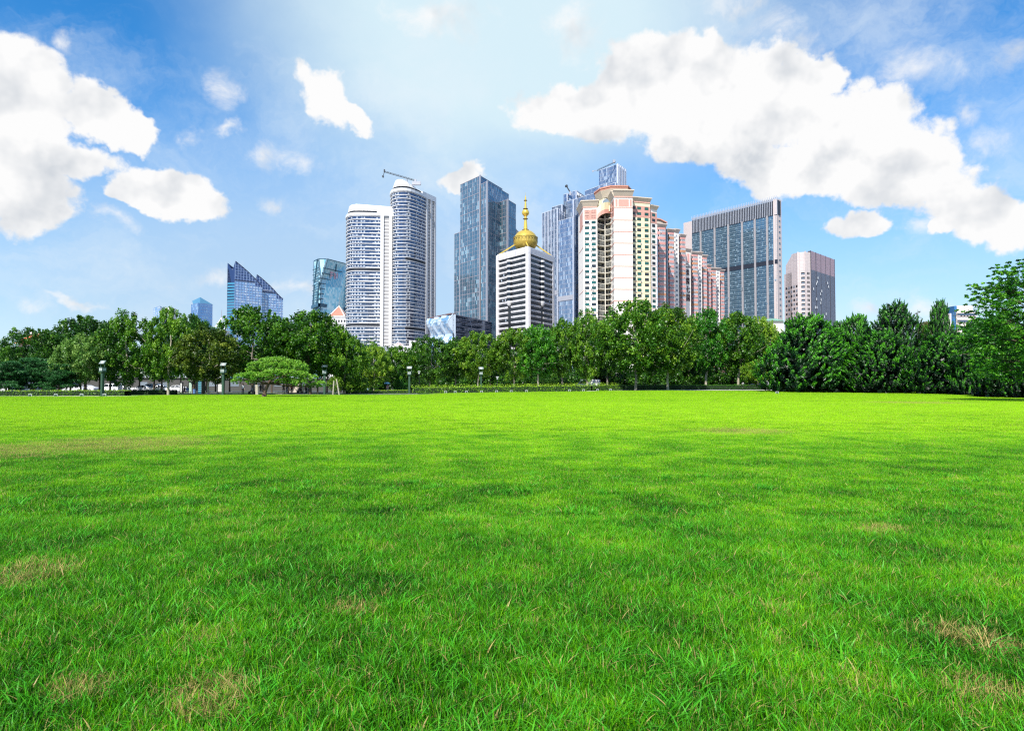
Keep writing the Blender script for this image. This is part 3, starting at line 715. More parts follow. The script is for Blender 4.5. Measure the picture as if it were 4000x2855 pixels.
    ztw = zz(676, 445, 355)
    for j in range(30):
        z = ztw-j*pitch
        if z < 1: break
        wins.add(gs[rr.choice((0, 2))], Fms, Fms.L*.70, z); 
        if rr.random() < .85: condenser(Ac, Fms, Fms.L*.3, z-.3)
        if j < 3: Br.fbox(Fms, 0, Fms.L, z-.6, z+2.3, -.1, .04)
    # right wings
    Y2 = 356; zt = zz(900, 402, Y2)
    Fr1 = Fr(pt(848, Y2), pt(997, Y2+3)); Yl.prism([pt(848, Y2), pt(997, Y2+3), (pt(997, Y2)[0]+1, 376), (pt(848, Y2)[0], 376)], B0, zt)
    flare(Cor, Fr1, 0, Fr1.L, zt, zt+1.7, .1, 1.3, .4); Lines.fbox(Fr1, 0, Fr1.L, zt-.6, zt-.02, -.1, .3)
    zw = zz(905, 470, Y2)
    for j in range(30):
        z = zw-j*pitch
        if z < 1: break
        for x, me in ((903, g), (966, g)): wins.add(me[rr.choice((0, 0, 1, 1, 2))], Fr1, Fr1.L*(x-848)/149, z)
        wins.add(gs[2], Fr1, Fr1.L*.035+.5, z)
        if j > 0: condenser(Ac, Fr1, Fr1.L*(873-848)/149, z-.4+rr.random()*.4)
        if j > 5 and rr.random() < .4: condenser(Ac, Fr1, Fr1.L*(918-848)/149, z-.9)
        if j % 2 == 1: Lines.fbox(Fr1, 0, Fr1.L, z-.85, z-.68, -.1, .1)
    Br.fbox(Fr1, .1, Fr1.L, zw-4.2, zw+2.0, -.1, .05)
    Y3 = 361; zt = zz(1020, 468, Y3)
    Fr2 = Fr(pt(997, Y3), pt(1054, Y3+3)); Wl.prism([pt(997, Y3), pt(1054, Y3+3), (pt(1054, Y3)[0]+1, 380), (pt(997, Y3)[0]+.2, 380)], B0, zt)
    flare(Cor, Fr2, 0, Fr2.L, zt, zt+1.6, .1, 1.3, .3)
    zw = zz(1026, 525, Y3)
    for j in range(30):
        z = zw-j*pitch
        if z < 1: break
        wins.add(g[rr.choice((0, 0, 1, 2))], Fr2, Fr2.L*.5, z)
        if j % 2 == 1: Lines.fbox(Fr2, 0, Fr2.L, z-.8, z-.6, -.1, .1)
    Br.fbox(Fr2, .1, Fr2.L-.1, zw-4, zw+2, -.1, .05)
    Lines.fbox(Fr2, -.15, .2, B0, zt, -.1, .2)
    Wl.build('wall', cream_pale, r); Yl.build('yellow_wall', yellow, r); Br.build('brick_panel', brickp, r)
    Lines.build('string_course', mat('pink_string', (.66, .36, .29), .8), r)
    Cor.build('cornice', mat('tan_cornice', (.62, .53, .42), .8, var=.06), r); Til.build('roof_edge', mat('red_fascia', (.52, .24, .17), .8, var=.06), r)
    Bal.build('balcony', mat('balcony_render', (.72, .68, .58), .8), r); Dk.build('railing', frame_dark, r)
    Ac.build('condenser', [mat('condenser_white', (.62, .62, .60), .6), darkwin], r)
    Rec.build('recess', [mat('recess_wall', (.55, .52, .42), .9), green[2]], r); wins.finish()
tower_cream()

# ---- three pink apartment blocks stepping away to the right
def pink_blocks():
    def Yd(x): return 372+(x-75)*.178
    def pt(x, Y=None): Y = Y or Yd(x); return (XAT(ZP(x, 700), Y), Y)
    labels = ['pink banded apartment block directly right of the cream tower, tallest of the pink ones',
              'middle pink apartment block with vertical rusty characters on its cream strip', 'lowest and farthest pink apartment block, in front of the glass slab']
    # x0, x1, roof y (ZP coords), kind, set-back
    sets = [[(75,210,-38,'bay',0),(210,236,-20,'gap',6),(238,340,42,'bay',0),(340,416,40,'cream',1.5),(416,432,90,'gap',6),(432,519,120,'bay',0)],
            [(519,600,345,'sign',1),(600,616,395,'gap',6),(616,716,392,'bay',0),(716,778,392,'cream',1.5),(778,856,440,'bay',1)],
            [(856,915,590,'bay',1.5),(918,1000,640,'bay',0),(1000,1062,640,'cream',1.5),(1062,1128,668,'bay',1)]]
    rust = mat('rusty_letters', (.09, .05, .06), .8)
    for bi, cols in enumerate(sets):
        r = empty('pink_apartment_block', (*pt(cols[0][0]), B0), labels[bi], 'apartment block', 'pink apartment blocks stepping down')
        Wl, Cr_, Cor, Dk, Ac, Ln = (MB() for _ in range(6)); smats = [mat('pink_spandrel', (.62, .30, .27), .8, var=.12, scale=.25), mat('brown_spandrel', (.50, .24, .14), .8)]; wins = Wins(r, 88); rr = random.Random(bi+9)
        for (x0, x1, yt, kind, sb) in cols:
            Y0 = Yd((x0+x1)/2)+sb-1; Y1 = Y0+2; A, B_ = pt(x0, Y0), pt(x1, Y1); F = Fr(A, B_); zt = ZAT(ZP((x0+x1)/2, yt), (Y0+Y1)/2)
            bk = [(B_[0]*1.02, B_[1]+14), (A[0]*1.06+.4, A[1]+24)]
            body = Cr_ if kind in ('cream', 'sign') else (Dk if kind == 'gap' else Wl)
            body.prism([A, B_]+bk, B0, zt)
            fh = 2.95; Sp = MB()
            if kind == 'gap': continue
            flare(Cor, F, 0, F.L, zt, zt+1.9, .05, 1.2, .3)
            nf = int((zt-1)/fh)
            if kind == 'bay':
                SPS.append((Sp, smats, r)); q = F.L*.16; pth = [A, F.p(q, 0, 1.0)[:2], F.p(F.L-q, 0, 1.0)[:2], B_]
                me = [bay_mesh(F.L-2*q-.05, 1.45, i) for i in range(3)]; ms = [bay_mesh(math.dist(pth[0], pth[1])-.1, 1.45, i, 1) for i in range(2)]
                Fb, F0, F2 = Fr(pth[1], pth[2]), Fr(pth[0], pth[1]), Fr(pth[2], pth[3])
                for j in range(nf):
                    z = zt-1.0-j*fh
                    alt = 1 if rr.random() < .10 else 0
                    strip(Sp, pth, z-2.95, z-1.5, 0, .05, alt); 
                    Sp.poly([(*p, z-1.5) for p in offset(pth, .05)][::1], mi=alt)
                    if j == 0: strip(Sp, pth, z-.05, z+1, 0, .05)
                    wins.add(me[rr.choice((0, 0, 1, 2))], Fb, Fb.L/2, z-1.48, -.15)
                    for Fx in (F0, F2): Sp2 = Ln; Sp2.fbox(Fx, .1, Fx.L-.1, z-1.45, z-.1, -.2, -.1); Dk.fbox(Fx, Fx.L*.3, Fx.L*.75, z-1.35, z-.2, -.12, -.08)
                    if rr.random() < .3: condenser(Ac, Fb, Fb.L*rr.random(), z-2.3, .06)
            elif kind == 'cream':
                me = [window_mesh('w', 1.5, 1.4, [frame_white, bluep[i]], 2) for i in (0, 1, 2)]
                for j in range(nf):
                    z = zt-2.6-j*fh; wins.add(me[rr.choice((0, 1, 2, 2))], F, F.L*.5, z)
                    if rr.random() < .5: condenser(Ac, F, F.L*.12, z-.5)
                    if j % 3 == 2: Ln.fbox(F, 0, F.L, z-.9, z-.7, -.1, .1)
            else:
                SPS.append((Sp, smats, r)); Sp.fbox(F, F.L*.25, F.L*.42, zt-7.5, zt-1, -.1, .05); Sp.fbox(F, F.L*.5, F.L*.8, zt-7.5, zt-1, -.1, .05)
                for s, y0, y1 in (('⌒', 520, 570), ('米', 618, 715), ('際', 752, 855), ('七', 880, 995), ('园', 1010, 1122)):
                    zl, zh_ = ZAT(ZP(560, y1), Y0), ZAT(ZP(560, y0), Y0); sz = (zh_-zl)/.92
                    if s == '⌒':
                        m_ = MB(); P = [(F.L*.12+3*t, zh_-2.4*t*t) for t in [k/8 for k in range(9)]]
                        for (a, b), (c, d) in zip(P, P[1:]): m_.poly([F.p(a, b, .3), F.p(a+.1, b-.5, .3), F.p(c+.1, d-.5, .3), F.p(c, d, .3)])
                        m_.fbox(F, F.L*.12, F.L*.12+3, zh_-2.9, zh_-2.4, 0, .3); m_.build('sign_stroke', rust, r)
                    else: textmesh(s, sz, rust, .15, 'sign_character', r, face_matrix(F, F.L*.08, zl+sz*.10, .3), condense=.62)
        Wl.build('wall', pinkp, r); Cr_.build('cream_wall', cream_pale, r); Cor.build('cornice', mat('grey_pink_cornice', (.55, .47, .42), .8), r)
        Dk.build('recess', darkwin, r)
        Ac.build('condenser', [MATS['condenser_white'], darkwin], r); Ln.build('side_pane', mat('pale_side_pane', (.55, .55, .58), .5), r); wins.finish()
SPS = []
def bay_mesh(wd, h, k, n=5):
    return window_mesh('w', max(wd, .4), h, [frame_white, bluep[k]], n, rail=True, fr=.16)
pink_blocks()
for a_, b_, c_ in SPS: a_.build('spandrel', b_, c_)
# pitched tower cap of the first pink block, seen over its roofs
def roof_caps():
    for i, (x0, x1, yt, yb, Y) in enumerate(((1056,1128,556,612,402),(None,)*5)[:1]):
        r = empty('roof_pavilion', (XAT(Z5(x0, yb), Y), Y, ZAT(Z5(x0, yb), Y)), 'brown gabled roof pavilion on top of the tallest pink block', 'roof pavilion', local=True)
        w_ = XAT(Z5(x1, yb), Y)-XAT(Z5(x0, yb), Y); h = ZAT(Z5(x0, yt), Y)-ZAT(Z5(x0, yb), Y)
        m_ = MB(); m_.poly([(-1,0,-4),(w_,0,-4),(w_,0,h*.35),(w_*.3,0,h*.9),(-1,0,h)]); m_.poly([(w_,0,-4),(w_,14,-4),(w_,14,h*.35),(w_,0,h*.35)]); m_.build('wall', taupe, r)
        m_ = MB(); P = [(-1,h), (w_*.3,h*.9), (w_+.8,h*.35)]
        for (a, b), (c, d) in zip(P, P[1:]): m_.poly([(a,-1,b),(c,-1,d),(c,-1,d+.7),(a,-1,b+.7)]); m_.poly([(a,-1,b+.7),(c,-1,d+.7),(c,15,d+.7),(a,15,b+.7)])
        m_.build('roof', MATS['red_fascia'], r)
roof_caps()

# ---- great glass slab with a finned crown
def slab():
    D = 620; z = ZAT(Z6(1337,205), D)
    pl, pc, pr = XY(Z6(508,405), z), XY(Z6(1337,205), z), XY(Z6(1379,222), z)
    r = empty('glass_slab', (*pc, B0), 'wide blue glass office slab with a dark finned crown and stone piers', 'office building')
    F = Fr(pl, pc); E = Fr(pc, pr); G, Mu, Ba, Pi, St, Fn, Dk = (MB() for _ in range(7)); ven = Wins(r, 95, 'opened_sash', 'lower_sashes'); end = Wins(r, 95); em = panel_mesh(E.L*.36, 1.9, .04, [darkwin, bluep[1]], (.1, .95, .1, .65)); vm = panel_mesh(F.L/66-.2, 1.4, .4, [mat('teal_sash', (.35, .5, .6), .15, metal=.5)])
    zc = ZAT(Z6(1337,345), D); zl = XY(Z6(508,525), zc)
    zm1, zm0 = ZAT(Z6(1348,786), D), ZAT(Z6(1348,820), D)
    fh = 3.9; nc = 66
    for z0, z1 in ((B0, zm0), (zm1, zc)):
        nf = round((z1-z0)/fh)*2; pane_wall(G, F, z0, z1, nc, nf, 0)
        for j in range(nf+1): Ba.fbox(F, 0, F.L, z0+(z1-z0)*j/nf-(.13 if j % 2 else .28), z0+(z1-z0)*j/nf, -.1, .12)
    for i in range(nc+1): Mu.fbox(F, F.L*i/nc-.07, F.L*i/nc+.07, B0, zc, -.1, .2)
    Dk.fbox(F, 0, F.L, zm0-.4, zm1+.4, -.3, .3)
    for i in range(150): Mu.fbox(F, F.L*i/150, F.L*i/150+.12, zm0, zm1, 0, .25)
    for x, y in ((598,512),(727,480),(857,450),(992,420),(1108,390),(1222,362)):
        X, Y = XY(Z6(x, y), zc); u = (Vector((X, Y))-F.A).dot(F.d); Pi = MB(); Pi.fbox(F, u-1.0, u+1.0, B0, zc+.5, -.2, .5); Pi.build('pier', mat('grey_stone_pier', (.33, .31, .32), .7), r)
    Dk.fbox(F, 0, F.L, zc, z, -6, -.2)
    nfin = 52
    for i in range(nfin+1):
        u = F.L*i/nfin; Fn.fbox(F, u-.14, u+.14, zc, z+.6, -.2, .35); Fn.fbox(F, u-.14, u+.14, z+.6, z+4.6, .2, .6)
        Fn.poly([F.p(u, z+.6, .2), F.p(u, z+3.6, .3), F.p(u, z+.6, -4)])
    Dk.fbox(F, 0, F.L, zc-.4, zc+.1, -.3, .3)
    # stone ends
    St.fbox(E, 0, E.L, B0, z+1.5, -(F.L*.04), 0); bk = 30
    cb = (pl[0]+pr[0]-pc[0], pl[1]+pr[1]-pc[1])
    St.prism([F.p(F.L-.3, 0, -.4)[:2], E.p(E.L, 0, -.05)[:2], cb, F.p(.2, 0, -.4)[:2]], B0, z-1.2)
    St.fbox(F, -11, -.1, B0, z-.5, -10, .3)
    nfe = int(z/fh)-3
    for j in range(nfe):
        zz = z-15-j*fh*1.35
        if zz < 1: break
        end.add(em, E, E.L*.54, zz)
    rr = random.Random(3)
    for _ in range(130):
        i, j = rr.randrange(nc), rr.randrange(2, 78); zz = B0+j*fh*.5+.4
        if zz > zc-3 or zm0-2 < zz < zm1+1: continue
        ven.add(vm, F, F.L*(i+.5)/nc, zz, .1)
    G.build('glazing', gl('teal_blue_glass', (.14, .29, .40), (.42, .60, .70), frac=.17, rough=.08, patch=.35), r)
    Mu.build('mullion', mat('dark_blue_mullion', (.10, .13, .17), .5), r); Ba.build('floor_band', mat('pale_band', (.42, .52, .58), .4, metal=.2), r)
    St.build('stone_end', stone, r); Fn.build('crown_fin', mat('white_crown_fin', (.50, .53, .60), .45), r)
    Dk.build('crown_screen', mat('black_louvre', (.02, .025, .04), .5), r)
    end.finish(); ven.finish()
slab()

# ---- stone and dark glass tower at the right
def tower_right():
    D = 500; z = ZAT(Z6(1540,715), D)
    P = [XY(Z6(1405,757), z), XY(Z6(1540,715), z), XY(Z6(1612,710), z), XY(Z6(1664,715), z), XY(Z6(1896,800), z)]
    zL = z-ZAT(Z6(1425,780), 520)*0-9; r = empty('stone_glass_tower', (*P[1], B0), 'pinkish stone tower with a dark glass right flank, rightmost tall building', 'office tower')
    St, G, Mu, Rd, Ro = (MB() for _ in range(5)); wn = Wins(r, 98); wa, wb_, wc_, wd_ = panel_mesh(2.0, 1.7, .05, [darkwin]), panel_mesh(2.0, 1.7, .05, [bluep[1]]), panel_mesh(2.6, 1.8, .06, [darkwin, bluep[1]], (.1, .9, .1, .5)), panel_mesh(.95, 1.8, .05, [darkwin])
    A, B_, C_, Dr = (Fr(P[i], P[i+1]) for i in range(4))
    bk = (P[0][0]+P[4][0]-P[2][0], P[0][1]+P[4][1]-P[2][1]+6)
    cut = A.p(A.L*.12, 0)[:2]; cut2 = A.p(A.L*.55, 0)[:2]
    St.prism([cut2, P[1], P[2], P[3], P[4], bk], B0, z)
    St.prism([P[0], cut2, bk], B0, z-14); St.prism([cut, cut2, bk], B0, z-7.5)
    St.poly([(*A.p(A.L*.12,0)[:2], z-7.5), (*cut2, z-7.5), (*cut2, z-1)])
    fh = 3.35
    for j in range(40):
        zz = z-26-j*fh
        if zz < 1: break
        for k in range(5): wn.add(wb_ if (j+k) % 2 else wa, A, A.L*(.10+.185*k)+1, zz-.2)
    for j in range(40):
        zz = z-17.0-j*fh
        if zz < 1: break
        wn.add(wc_, B_, B_.L*.42+1.3, zz-.1)
        for k in (.42, .66): wn.add(wd_, C_, C_.L*k, zz)
    St.fbox(B_, -.4, .5, B0, z+.3, -.3, .35); St.fbox(C_, -.4, .5, B0, z+.6, -.3, .35)
    zt = z-13; nf = 66
    pane_wall(G, Dr, B0, zt, 44, nf, .15); Ro.fbox(Dr, 0, Dr.L, zt, z+1.2, -2, .1)
    for i in range(67): Mu.fbox(Dr, max(0, Dr.L*i/66-.08), Dr.L*i/66+.08, zt, z+1.2, 0, .25)
    for i in range(6): Ro.fbox(Dr, Dr.L*i/5-.3, Dr.L*i/5+.3, B0, z+1.4, 0, .35)
    for i in range(45): Rd.fbox(Dr, Dr.L*i/44-.05, Dr.L*i/44+.05, B0, zt, .1, .28)
    for j in range(nf): Rd.fbox(Dr, 0, Dr.L, B0+(zt-B0)*j/nf, B0+(zt-B0)*j/nf+.1, .1, .22)
    rr = random.Random(8); pn_ = MB(); pn_.poly([(.95*math.cos(t), 0, 1.15*math.sin(t)) for t in [2*math.pi*k/12 for k in range(12)]]); rv = Wins(r, 98, 'round_vent'); pnd = pn_.build('v', mat('vent_white', (.7, .7, .7), .5), link=False).data
    for _ in range(48):
        u = Dr.L*rr.random(); zz = 8+(zt-12)*rr.random()**1.4; rv.add(pnd, Dr, u, zz, .6)
    tile = bpy.data.materials.new('stone_tile'); tile.use_nodes = True; t = NT(tile.node_tree)
    sp = t.n('ShaderNodeSeparateXYZ', i_0=t.n('ShaderNodeTexCoord').outputs['Object'])
    br = t.n('ShaderNodeTexBrick'); t.set(br, 0, t.n('ShaderNodeCombineXYZ', i_0=t.m('ADD', sp.outputs[0], t.m('MULTIPLY', sp.outputs[1], .7)), i_1=sp.outputs[2]).outputs[0])
    br.offset = 0; t.set(br, 1, (.60, .52, .50, 1)); t.set(br, 2, (.54, .47, .46, 1)); t.set(br, 3, (.34, .29, .29, 1)); t.set(br, 4, 1.0); t.set(br, 5, .05); t.set(br, 8, 1.7); t.set(br, 9, 1.1)
    b = t.n('ShaderNodeBsdfPrincipled'); t.set(b, 0, br.outputs[0]); b.inputs['Roughness'].default_value = .6
    t.nt.links.new(b.outputs[0], t.n('ShaderNodeOutputMaterial').inputs[0])
    St.build('wall', tile, r); G.build('glazing', gl('dark_navy_glass', (.05, .07, .12), (.22, .27, .36), frac=.1, rough=.14, metal=.6, patch=.4), r)
    Mu.build('crown_fin', mat('mauve_fin', (.30, .24, .30), .5), r); wn.finish(); Rd.build('mullion', mat('navy_mullion', (.16, .18, .24), .5), r)
    Ro.build('screen', mat('charcoal_screen', (.06, .06, .08), .6), r); rv.finish()
tower_right()

# ---- faceted teal tower behind the banded pair
def tower_teal():
    D = 720; z = ZAT(ZT(228,158), D); P = lambda x, y: XY(ZT(x, y), z)
    L, C1, C2, Rr = P(135,203), P(228,158), P(395,160), P(790,262)
    zm = ZAT(ZT(270,590), D-6); zb = B0
    m = (XAT(ZT(268,590), D-3), D-3); bl = (XAT(ZT(118,1080), 750), 750); bc = (XAT(ZT(262,1080), D-10), D-10); brr = (XAT(ZT(800,1150), 775), 775)
    r = empty('faceted_glass_tower', (*bc, B0), 'teal faceted glass tower with dark slanting lines, left of the banded pair', 'skyscraper')
    G, Ln, Rf = MB(), MB(), MB(); T = lambda p, h: Vector((*p, h))
    Lt, C1t, C2t, Rt, M_, Lb, Cb, Rb = T(L, z), T(C1, z), T(C2, z), T(Rr, z), T(m, zm), T(bl, zb), T(bc, zb), T(brr, zb)
    def face(*pts):
        a = pts[0]; d = (Vector((pts[1].x-a.x, pts[1].y-a.y, 0))).normalized(); UVO[0] += 90
        G.poly(pts, [(UVO[0]+((p-a).dot(d))/1.5, p.z/2.6) for p in pts])
    face(Lt, C1t, M_, Cb, Lb); face(C1t, C2t, M_); face(C2t, Rt, Rb, Cb, M_)
    Rf.poly([Lt, C1t, C2t, Rt, T((L[0]+60, L[1]+60), z)]); Rf.poly([Rt, T((L[0]+60, L[1]+60), z), T((L[0]+60, L[1]+60), zb), Rb]); Rf.poly([Lt, Lb, T((L[0]+60, L[1]+60), zb), T((L[0]+60, L[1]+60), z)])
    def line(a, b, w_=.8): Ln.tube(Vector(a), Vector(b), w_, n=4, cap=False)
    line(C1t, M_, .9); line(C2t, M_, 1.1); line(M_, Cb, .8); line(Lt, C1t, .5); line(C1t, C2t, .5); line(C2t, Rt, .5); line(Lt, Lb, .5)
    def lerp(a, b, t): return a.lerp(b, t)
    # slanting seams on the two big faces: parameters (u, height) on each
    def onR(u, h):   # right face: u from spine to right edge
        t = (z-h)/(z-zb); e = lerp(Rt, Rb, t); s_ = lerp(C2t, M_, (z-h)/(z-zm)) if h > zm else lerp(M_, Cb, (zm-h)/(zm-zb)); q = s_.lerp(e, u); return q+Vector((-.6, -2.2, 0))
    def onL(u, h):
        t = (z-h)/(z-zb); e = lerp(Lt, Lb, t); s_ = lerp(C1t, M_, (z-h)/(z-zm)) if h > zm else lerp(M_, Cb, (zm-h)/(zm-zb)); q = e.lerp(s_, u); return q+Vector((-.6, -2.2, 0))
    H = lambda y: ZAT(ZT(400, y), D)
    for (u0, y0, u1, y1) in ((.54,215,.54,365),(.48,505,.46,600),(.40,650,.22,1050),(.21,1100,.10,1260),(.92,540,.90,640),(.86,690,.64,1040)): line(onR(u0, H(y0)), onR(u1, H(y1)), .5)
    for (u0, y0, u1, y1) in ((.95,175,.3,610),(.26,660,.06,1080),(.95,620,.62,1060),(.6,1100,.45,1260)): line(onL(u0, H(y0)), onL(u1, H(y1)), .9)
    for k in range(60):
        h = H(345)-k*5.6
        if h < 2: break
        line(onR(0, h), onR(1, h), .5); line(onL(0, h), onL(1, h), .5)
    for hh in (H(1075), H(1092)): line(onR(0, hh), onR(1, hh), 1.9); line(onL(0, hh), onL(1, hh), 1.9)
    G.build('glazing', gl('teal_glass', (.22, .52, .64), (.62, .86, .92), frac=.62, rough=.08, metal=.25, patch=.4, tilt=.03), r)
    Ln.build('seam', mat('navy_seam', (.03, .10, .16), .5), r); Rf.build('core', mat('teal_core', (.1, .25, .3), .6), r)
    a, b = onR(.34, H(470)), onR(.9, H(470)); F = Fr((a.x, a.y), (b.x, b.y)); zz = H(520)
    o = MB(); rr = random.Random(1); F.A = Vector((a.x, a.y-1.2))
    for i in range(4):      # worn pink sign letters
        u = F.L*(.04+.25*i); s = F.L*.2
        for (x0, x1, z0, z1) in (((0,.3,0,1),(.3,1,.75,1),(.3,.8,.35,.55)), ((.1,.35,0,1),(.6,.85,0,.9),(.35,.6,.6,.8)), ((0,.25,0,1),(.25,.9,0,.2),(.7,.95,.2,1)), ((.1,.4,0,1),(.4,1,.8,1)))[i]: o.fbox(F, u+x0*s, u+x1*s, zz+z0*7.5, zz+z1*7.5, 0, .2)
    o.build('lettering', mat('faded_pink_sign', (.75, .45, .50), .6), r)
tower_teal()

# ---- twin blade towers far left
def blades():
    r1_ = None
    for k, (D, L, lab) in enumerate(((1000, 235, 'left blade of the twin curved-top glass towers, the taller with the sharper tip'), (1030, 765, 'right blade of the twin curved-top glass towers, lower and partly hidden'))):
        slope = .08
        def Y(x): return D+ (x-L)*.045
        Rx = 900 if k == 0 else 1412
        A = (XAT(ZS(L, 800), Y(L)), Y(L)); B_ = (XAT(ZS(Rx, 800), Y(Rx)), Y(Rx)); F = Fr(A, B_)
        def uz(x, y): return (F.L*(x-L)/(Rx-L), ZAT(ZS(x, y), Y(x)))
        curve = [(240,130),(330,205),(440,295),(560,400),(700,535),(800,640),(900,745)] if k == 0 else [(765,455),(850,520),(960,615),(1070,715),(1180,825),(1290,945),(1385,1035),(1412,1036)]
        cz = [uz(*p) for p in curve]
        step = [(225,592),(560,610),(718,640),(718,748),(900,775)] if k == 0 else [(765,860),(915,878),(1250,915),(1250,1020),(1292,1065),(1412,1085)]
        sz = [uz(*p) for p in step]
        r = empty('blade_tower', (*A, B0), lab, 'skyscraper', 'twin blade shaped glass towers')
        body, Sc, Mu, Ba, Sd, Ed = MB(), MB(), MB(), MB(), MB(), MB()
        UVO[0] += 60; o = UVO[0]; T = 11
        low = [(0, B0), (F.L, B0)]+sz[::-1][:-1]+[(0, sz[0][1])]
        body.poly([F.p(u, z_, 0) for u, z_ in low], [(o+u/2.2, z_/2) for u, z_ in low])
        # screen wall above, front and back sheets
        up = [(0, sz[0][1])]+sz[1:]+[(F.L, cz[-1][1])]+cz[::-1]+[(0, cz[0][1])]
        Sc.poly([F.p(u, z_, .1) for u, z_ in up], [(o+u/2.2, z_/2) for u, z_ in up])
        bkc = [(u-7, z_-2) for u, z_ in cz]
        Sc.poly([F.p(u, z_, -T) for u, z_ in [(-7, B0), (F.L-7, B0)]+bkc[::-1]][::-1])
        for (u0, z0), (u1, z1) in zip(cz, cz[1:]):
            Sd.poly([F.p(u0, z0-12, 0), F.p(u1, z1-12, 0), F.p(u1-7, z1-12, -T), F.p(u0-7, z0-12, -T)])
            n_ = 5; Ed.tube(F.p(u0, z0, .1), F.p(u1, z1, .1), .7, n=4)
        Sd.poly([F.p(-7, B0, -T), F.p(0, B0, 0), F.p(0, cz[0][1]-11, 0), F.p(-7, cz[0][1]-11, -T)]); Sd.poly([F.p(F.L, B0, 0), F.p(F.L-7, B0, -T), F.p(F.L-7, cz[-1][1]-2, -T), F.p(F.L, cz[-1][1]-2, 0)])
        Sc.poly([F.p(-7, cz[0][1]-60, -T), F.p(0, cz[0][1]-60, 0), F.p(0, cz[0][1], 0), F.p(-2.5, cz[0][1]-14, -T*.3), F.p(-7, bkc[0][1], -T)])
        SL = Fr(F.p(-7, 0, -T)[:2], F.p(0, 0, 0)[:2])
        for j in range(40): Ba.fbox(SL, .5, SL.L-.5, sz[0][1]-j*4.4-6, sz[0][1]-j*4.4-3.4, 0, .2, 1)
        topat = lambda u: np.interp(u, [c[0] for c in cz], [c[1] for c in cz])
        for i in range(int(F.L/4.4)+1): Mu.fbox(F, i*4.4-.3, i*4.4+.3, B0, float(topat(i*4.4))-.5, 0, .4)
        for j in range(60):
            zz_ = cz[0][1]-6-j*4.0
            if zz_ < 0: break
            ue = float(np.interp(-zz_, [-c[1] for c in cz], [c[0] for c in cz])) if zz_ > cz[-1][1] else F.L
            Ba.fbox(F, 0, ue-.3, zz_-.4, zz_+.4, 0, .3, 0)
        Ed.fbox(F, sz[0][0], sz[2][0], sz[2][1]-.6, sz[2][1]+.6, 0, .6)
        body.build('glazing', gl('bright_blue_glass', (.26, .46, .72), (.78, .88, .98), frac=.45, rough=.1, metal=.3, patch=.7), r)
        Sc.build('screen_wall', gl('indigo_glass', (.07, .11, .24), (.22, .34, .50), frac=.2, rough=.15, patch=.6), r)
        Mu.build('mullion', mat('blue_mullion', (.30, .40, .60), .5), r); Ba.build('floor_band', [mat('deep_blue_band', (.16, .24, .46), .5), gl('cyan_pane', (.15,.45,.6), (.4,.7,.8))], r)
        Sd.build('flank', mat('indigo_flank', (.06, .09, .18), .5), r); Ed.build('edge_trim', mat('navy_edge', (.03, .035, .08), .5), r)
        if k: textmesh('SunnyWorld', 3.9, mat('grey_letters', (.30, .34, .42), .5), .3, 'lettering', r, face_matrix(F, F.L*.115, uz(900, 846)[1], .8) @ Matrix.Rotation(R(-1), 4, 'Z'), condense=.98)
blades()

# ---- the small far towers, spire, pyramid roofed block, curved glass block, white hotel, podium, red roofs
def box_tower(name, label, cat, L, C, Rr, D, gmat, nc=(6, 8), fh=4, cut=None, band=None, group=None):
    z = ZAT(C, D); pl, pc, pr = XY(L, z), XY(C, z), XY(Rr, z)
    r = empty(name, (*pc, B0), label, cat, group); G, Mu, Ba, Ro = (MB() for _ in range(4))
    for F, n_ in ((Fr(pl, pc), nc[0]), (Fr(pc, pr), nc[1])): curtain(F, B0, z, n_, int(z/fh), G, Mu, Ba, .3, .3, .5, .15)
    solid(Ro, footprint(pl, pc, pr), B0, z-.3, .5)
    G.build('glazing', gmat, r); Mu.build('mullion', mat('blue_mullion', (.3,.4,.6)), r); Ba.build('floor_band', mat('deep_blue_band', (.16,.24,.46)), r); Ro.build('roof', greyst, r)
    return r, z, (pl, pc, pr)
cg = gl('cobalt_glass', (.08, .30, .62), (.35, .62, .85), frac=.3, rough=.1, metal=.6, patch=.8)
ra, za_, pa_ = box_tower('cobalt_tower', 'small cobalt blue glass tower with a slanting top, beyond the left trees', 'office tower', Z2(118,600), Z2(183,585), Z2(325,600), 900, cg, (8, 14))
q_ = MB(); u0, u1, u2 = (Vector((*p, za_)) for p in pa_)
zt_ = ZAT(Z2(212,527), 915); q_.poly([u0+Vector((1,4,0)), u1+Vector((0,6,0)), Vector((XAT(Z2(205,527), 915), 915, zt_)), Vector((XAT(Z2(126,555), 925), 925, zt_-4))])
q_.poly([u1+Vector((0,6,0)), u2+Vector((0,2,0)), Vector((XAT(Z2(205,527), 915), 915, zt_))])
q_.build('slanted_crown', gl('cyan_crown', (.2,.45,.6), (.5,.7,.8), metal=.5), ra)
rb, zb_, pb_ = box_tower('pale_blue_tower', 'farthest pale blue tower peeping over the trees, second building from the left', 'office tower', Z1(1392,706), Z1(1450,686), Z1(1492,712), 1150, gl('haze_blue_glass', (.25,.5,.8), (.75,.85,.95), frac=.5, metal=.4), (8, 6))
q_ = MB(); a = XAT(Z1(1490,700), 1180); b = XAT(Z1(1546,700), 1180); q_.box(a, b, 1180, 1200, B0, ZAT(Z1(1546,699), 1180)); q_.build('rear_wing', white, rb)
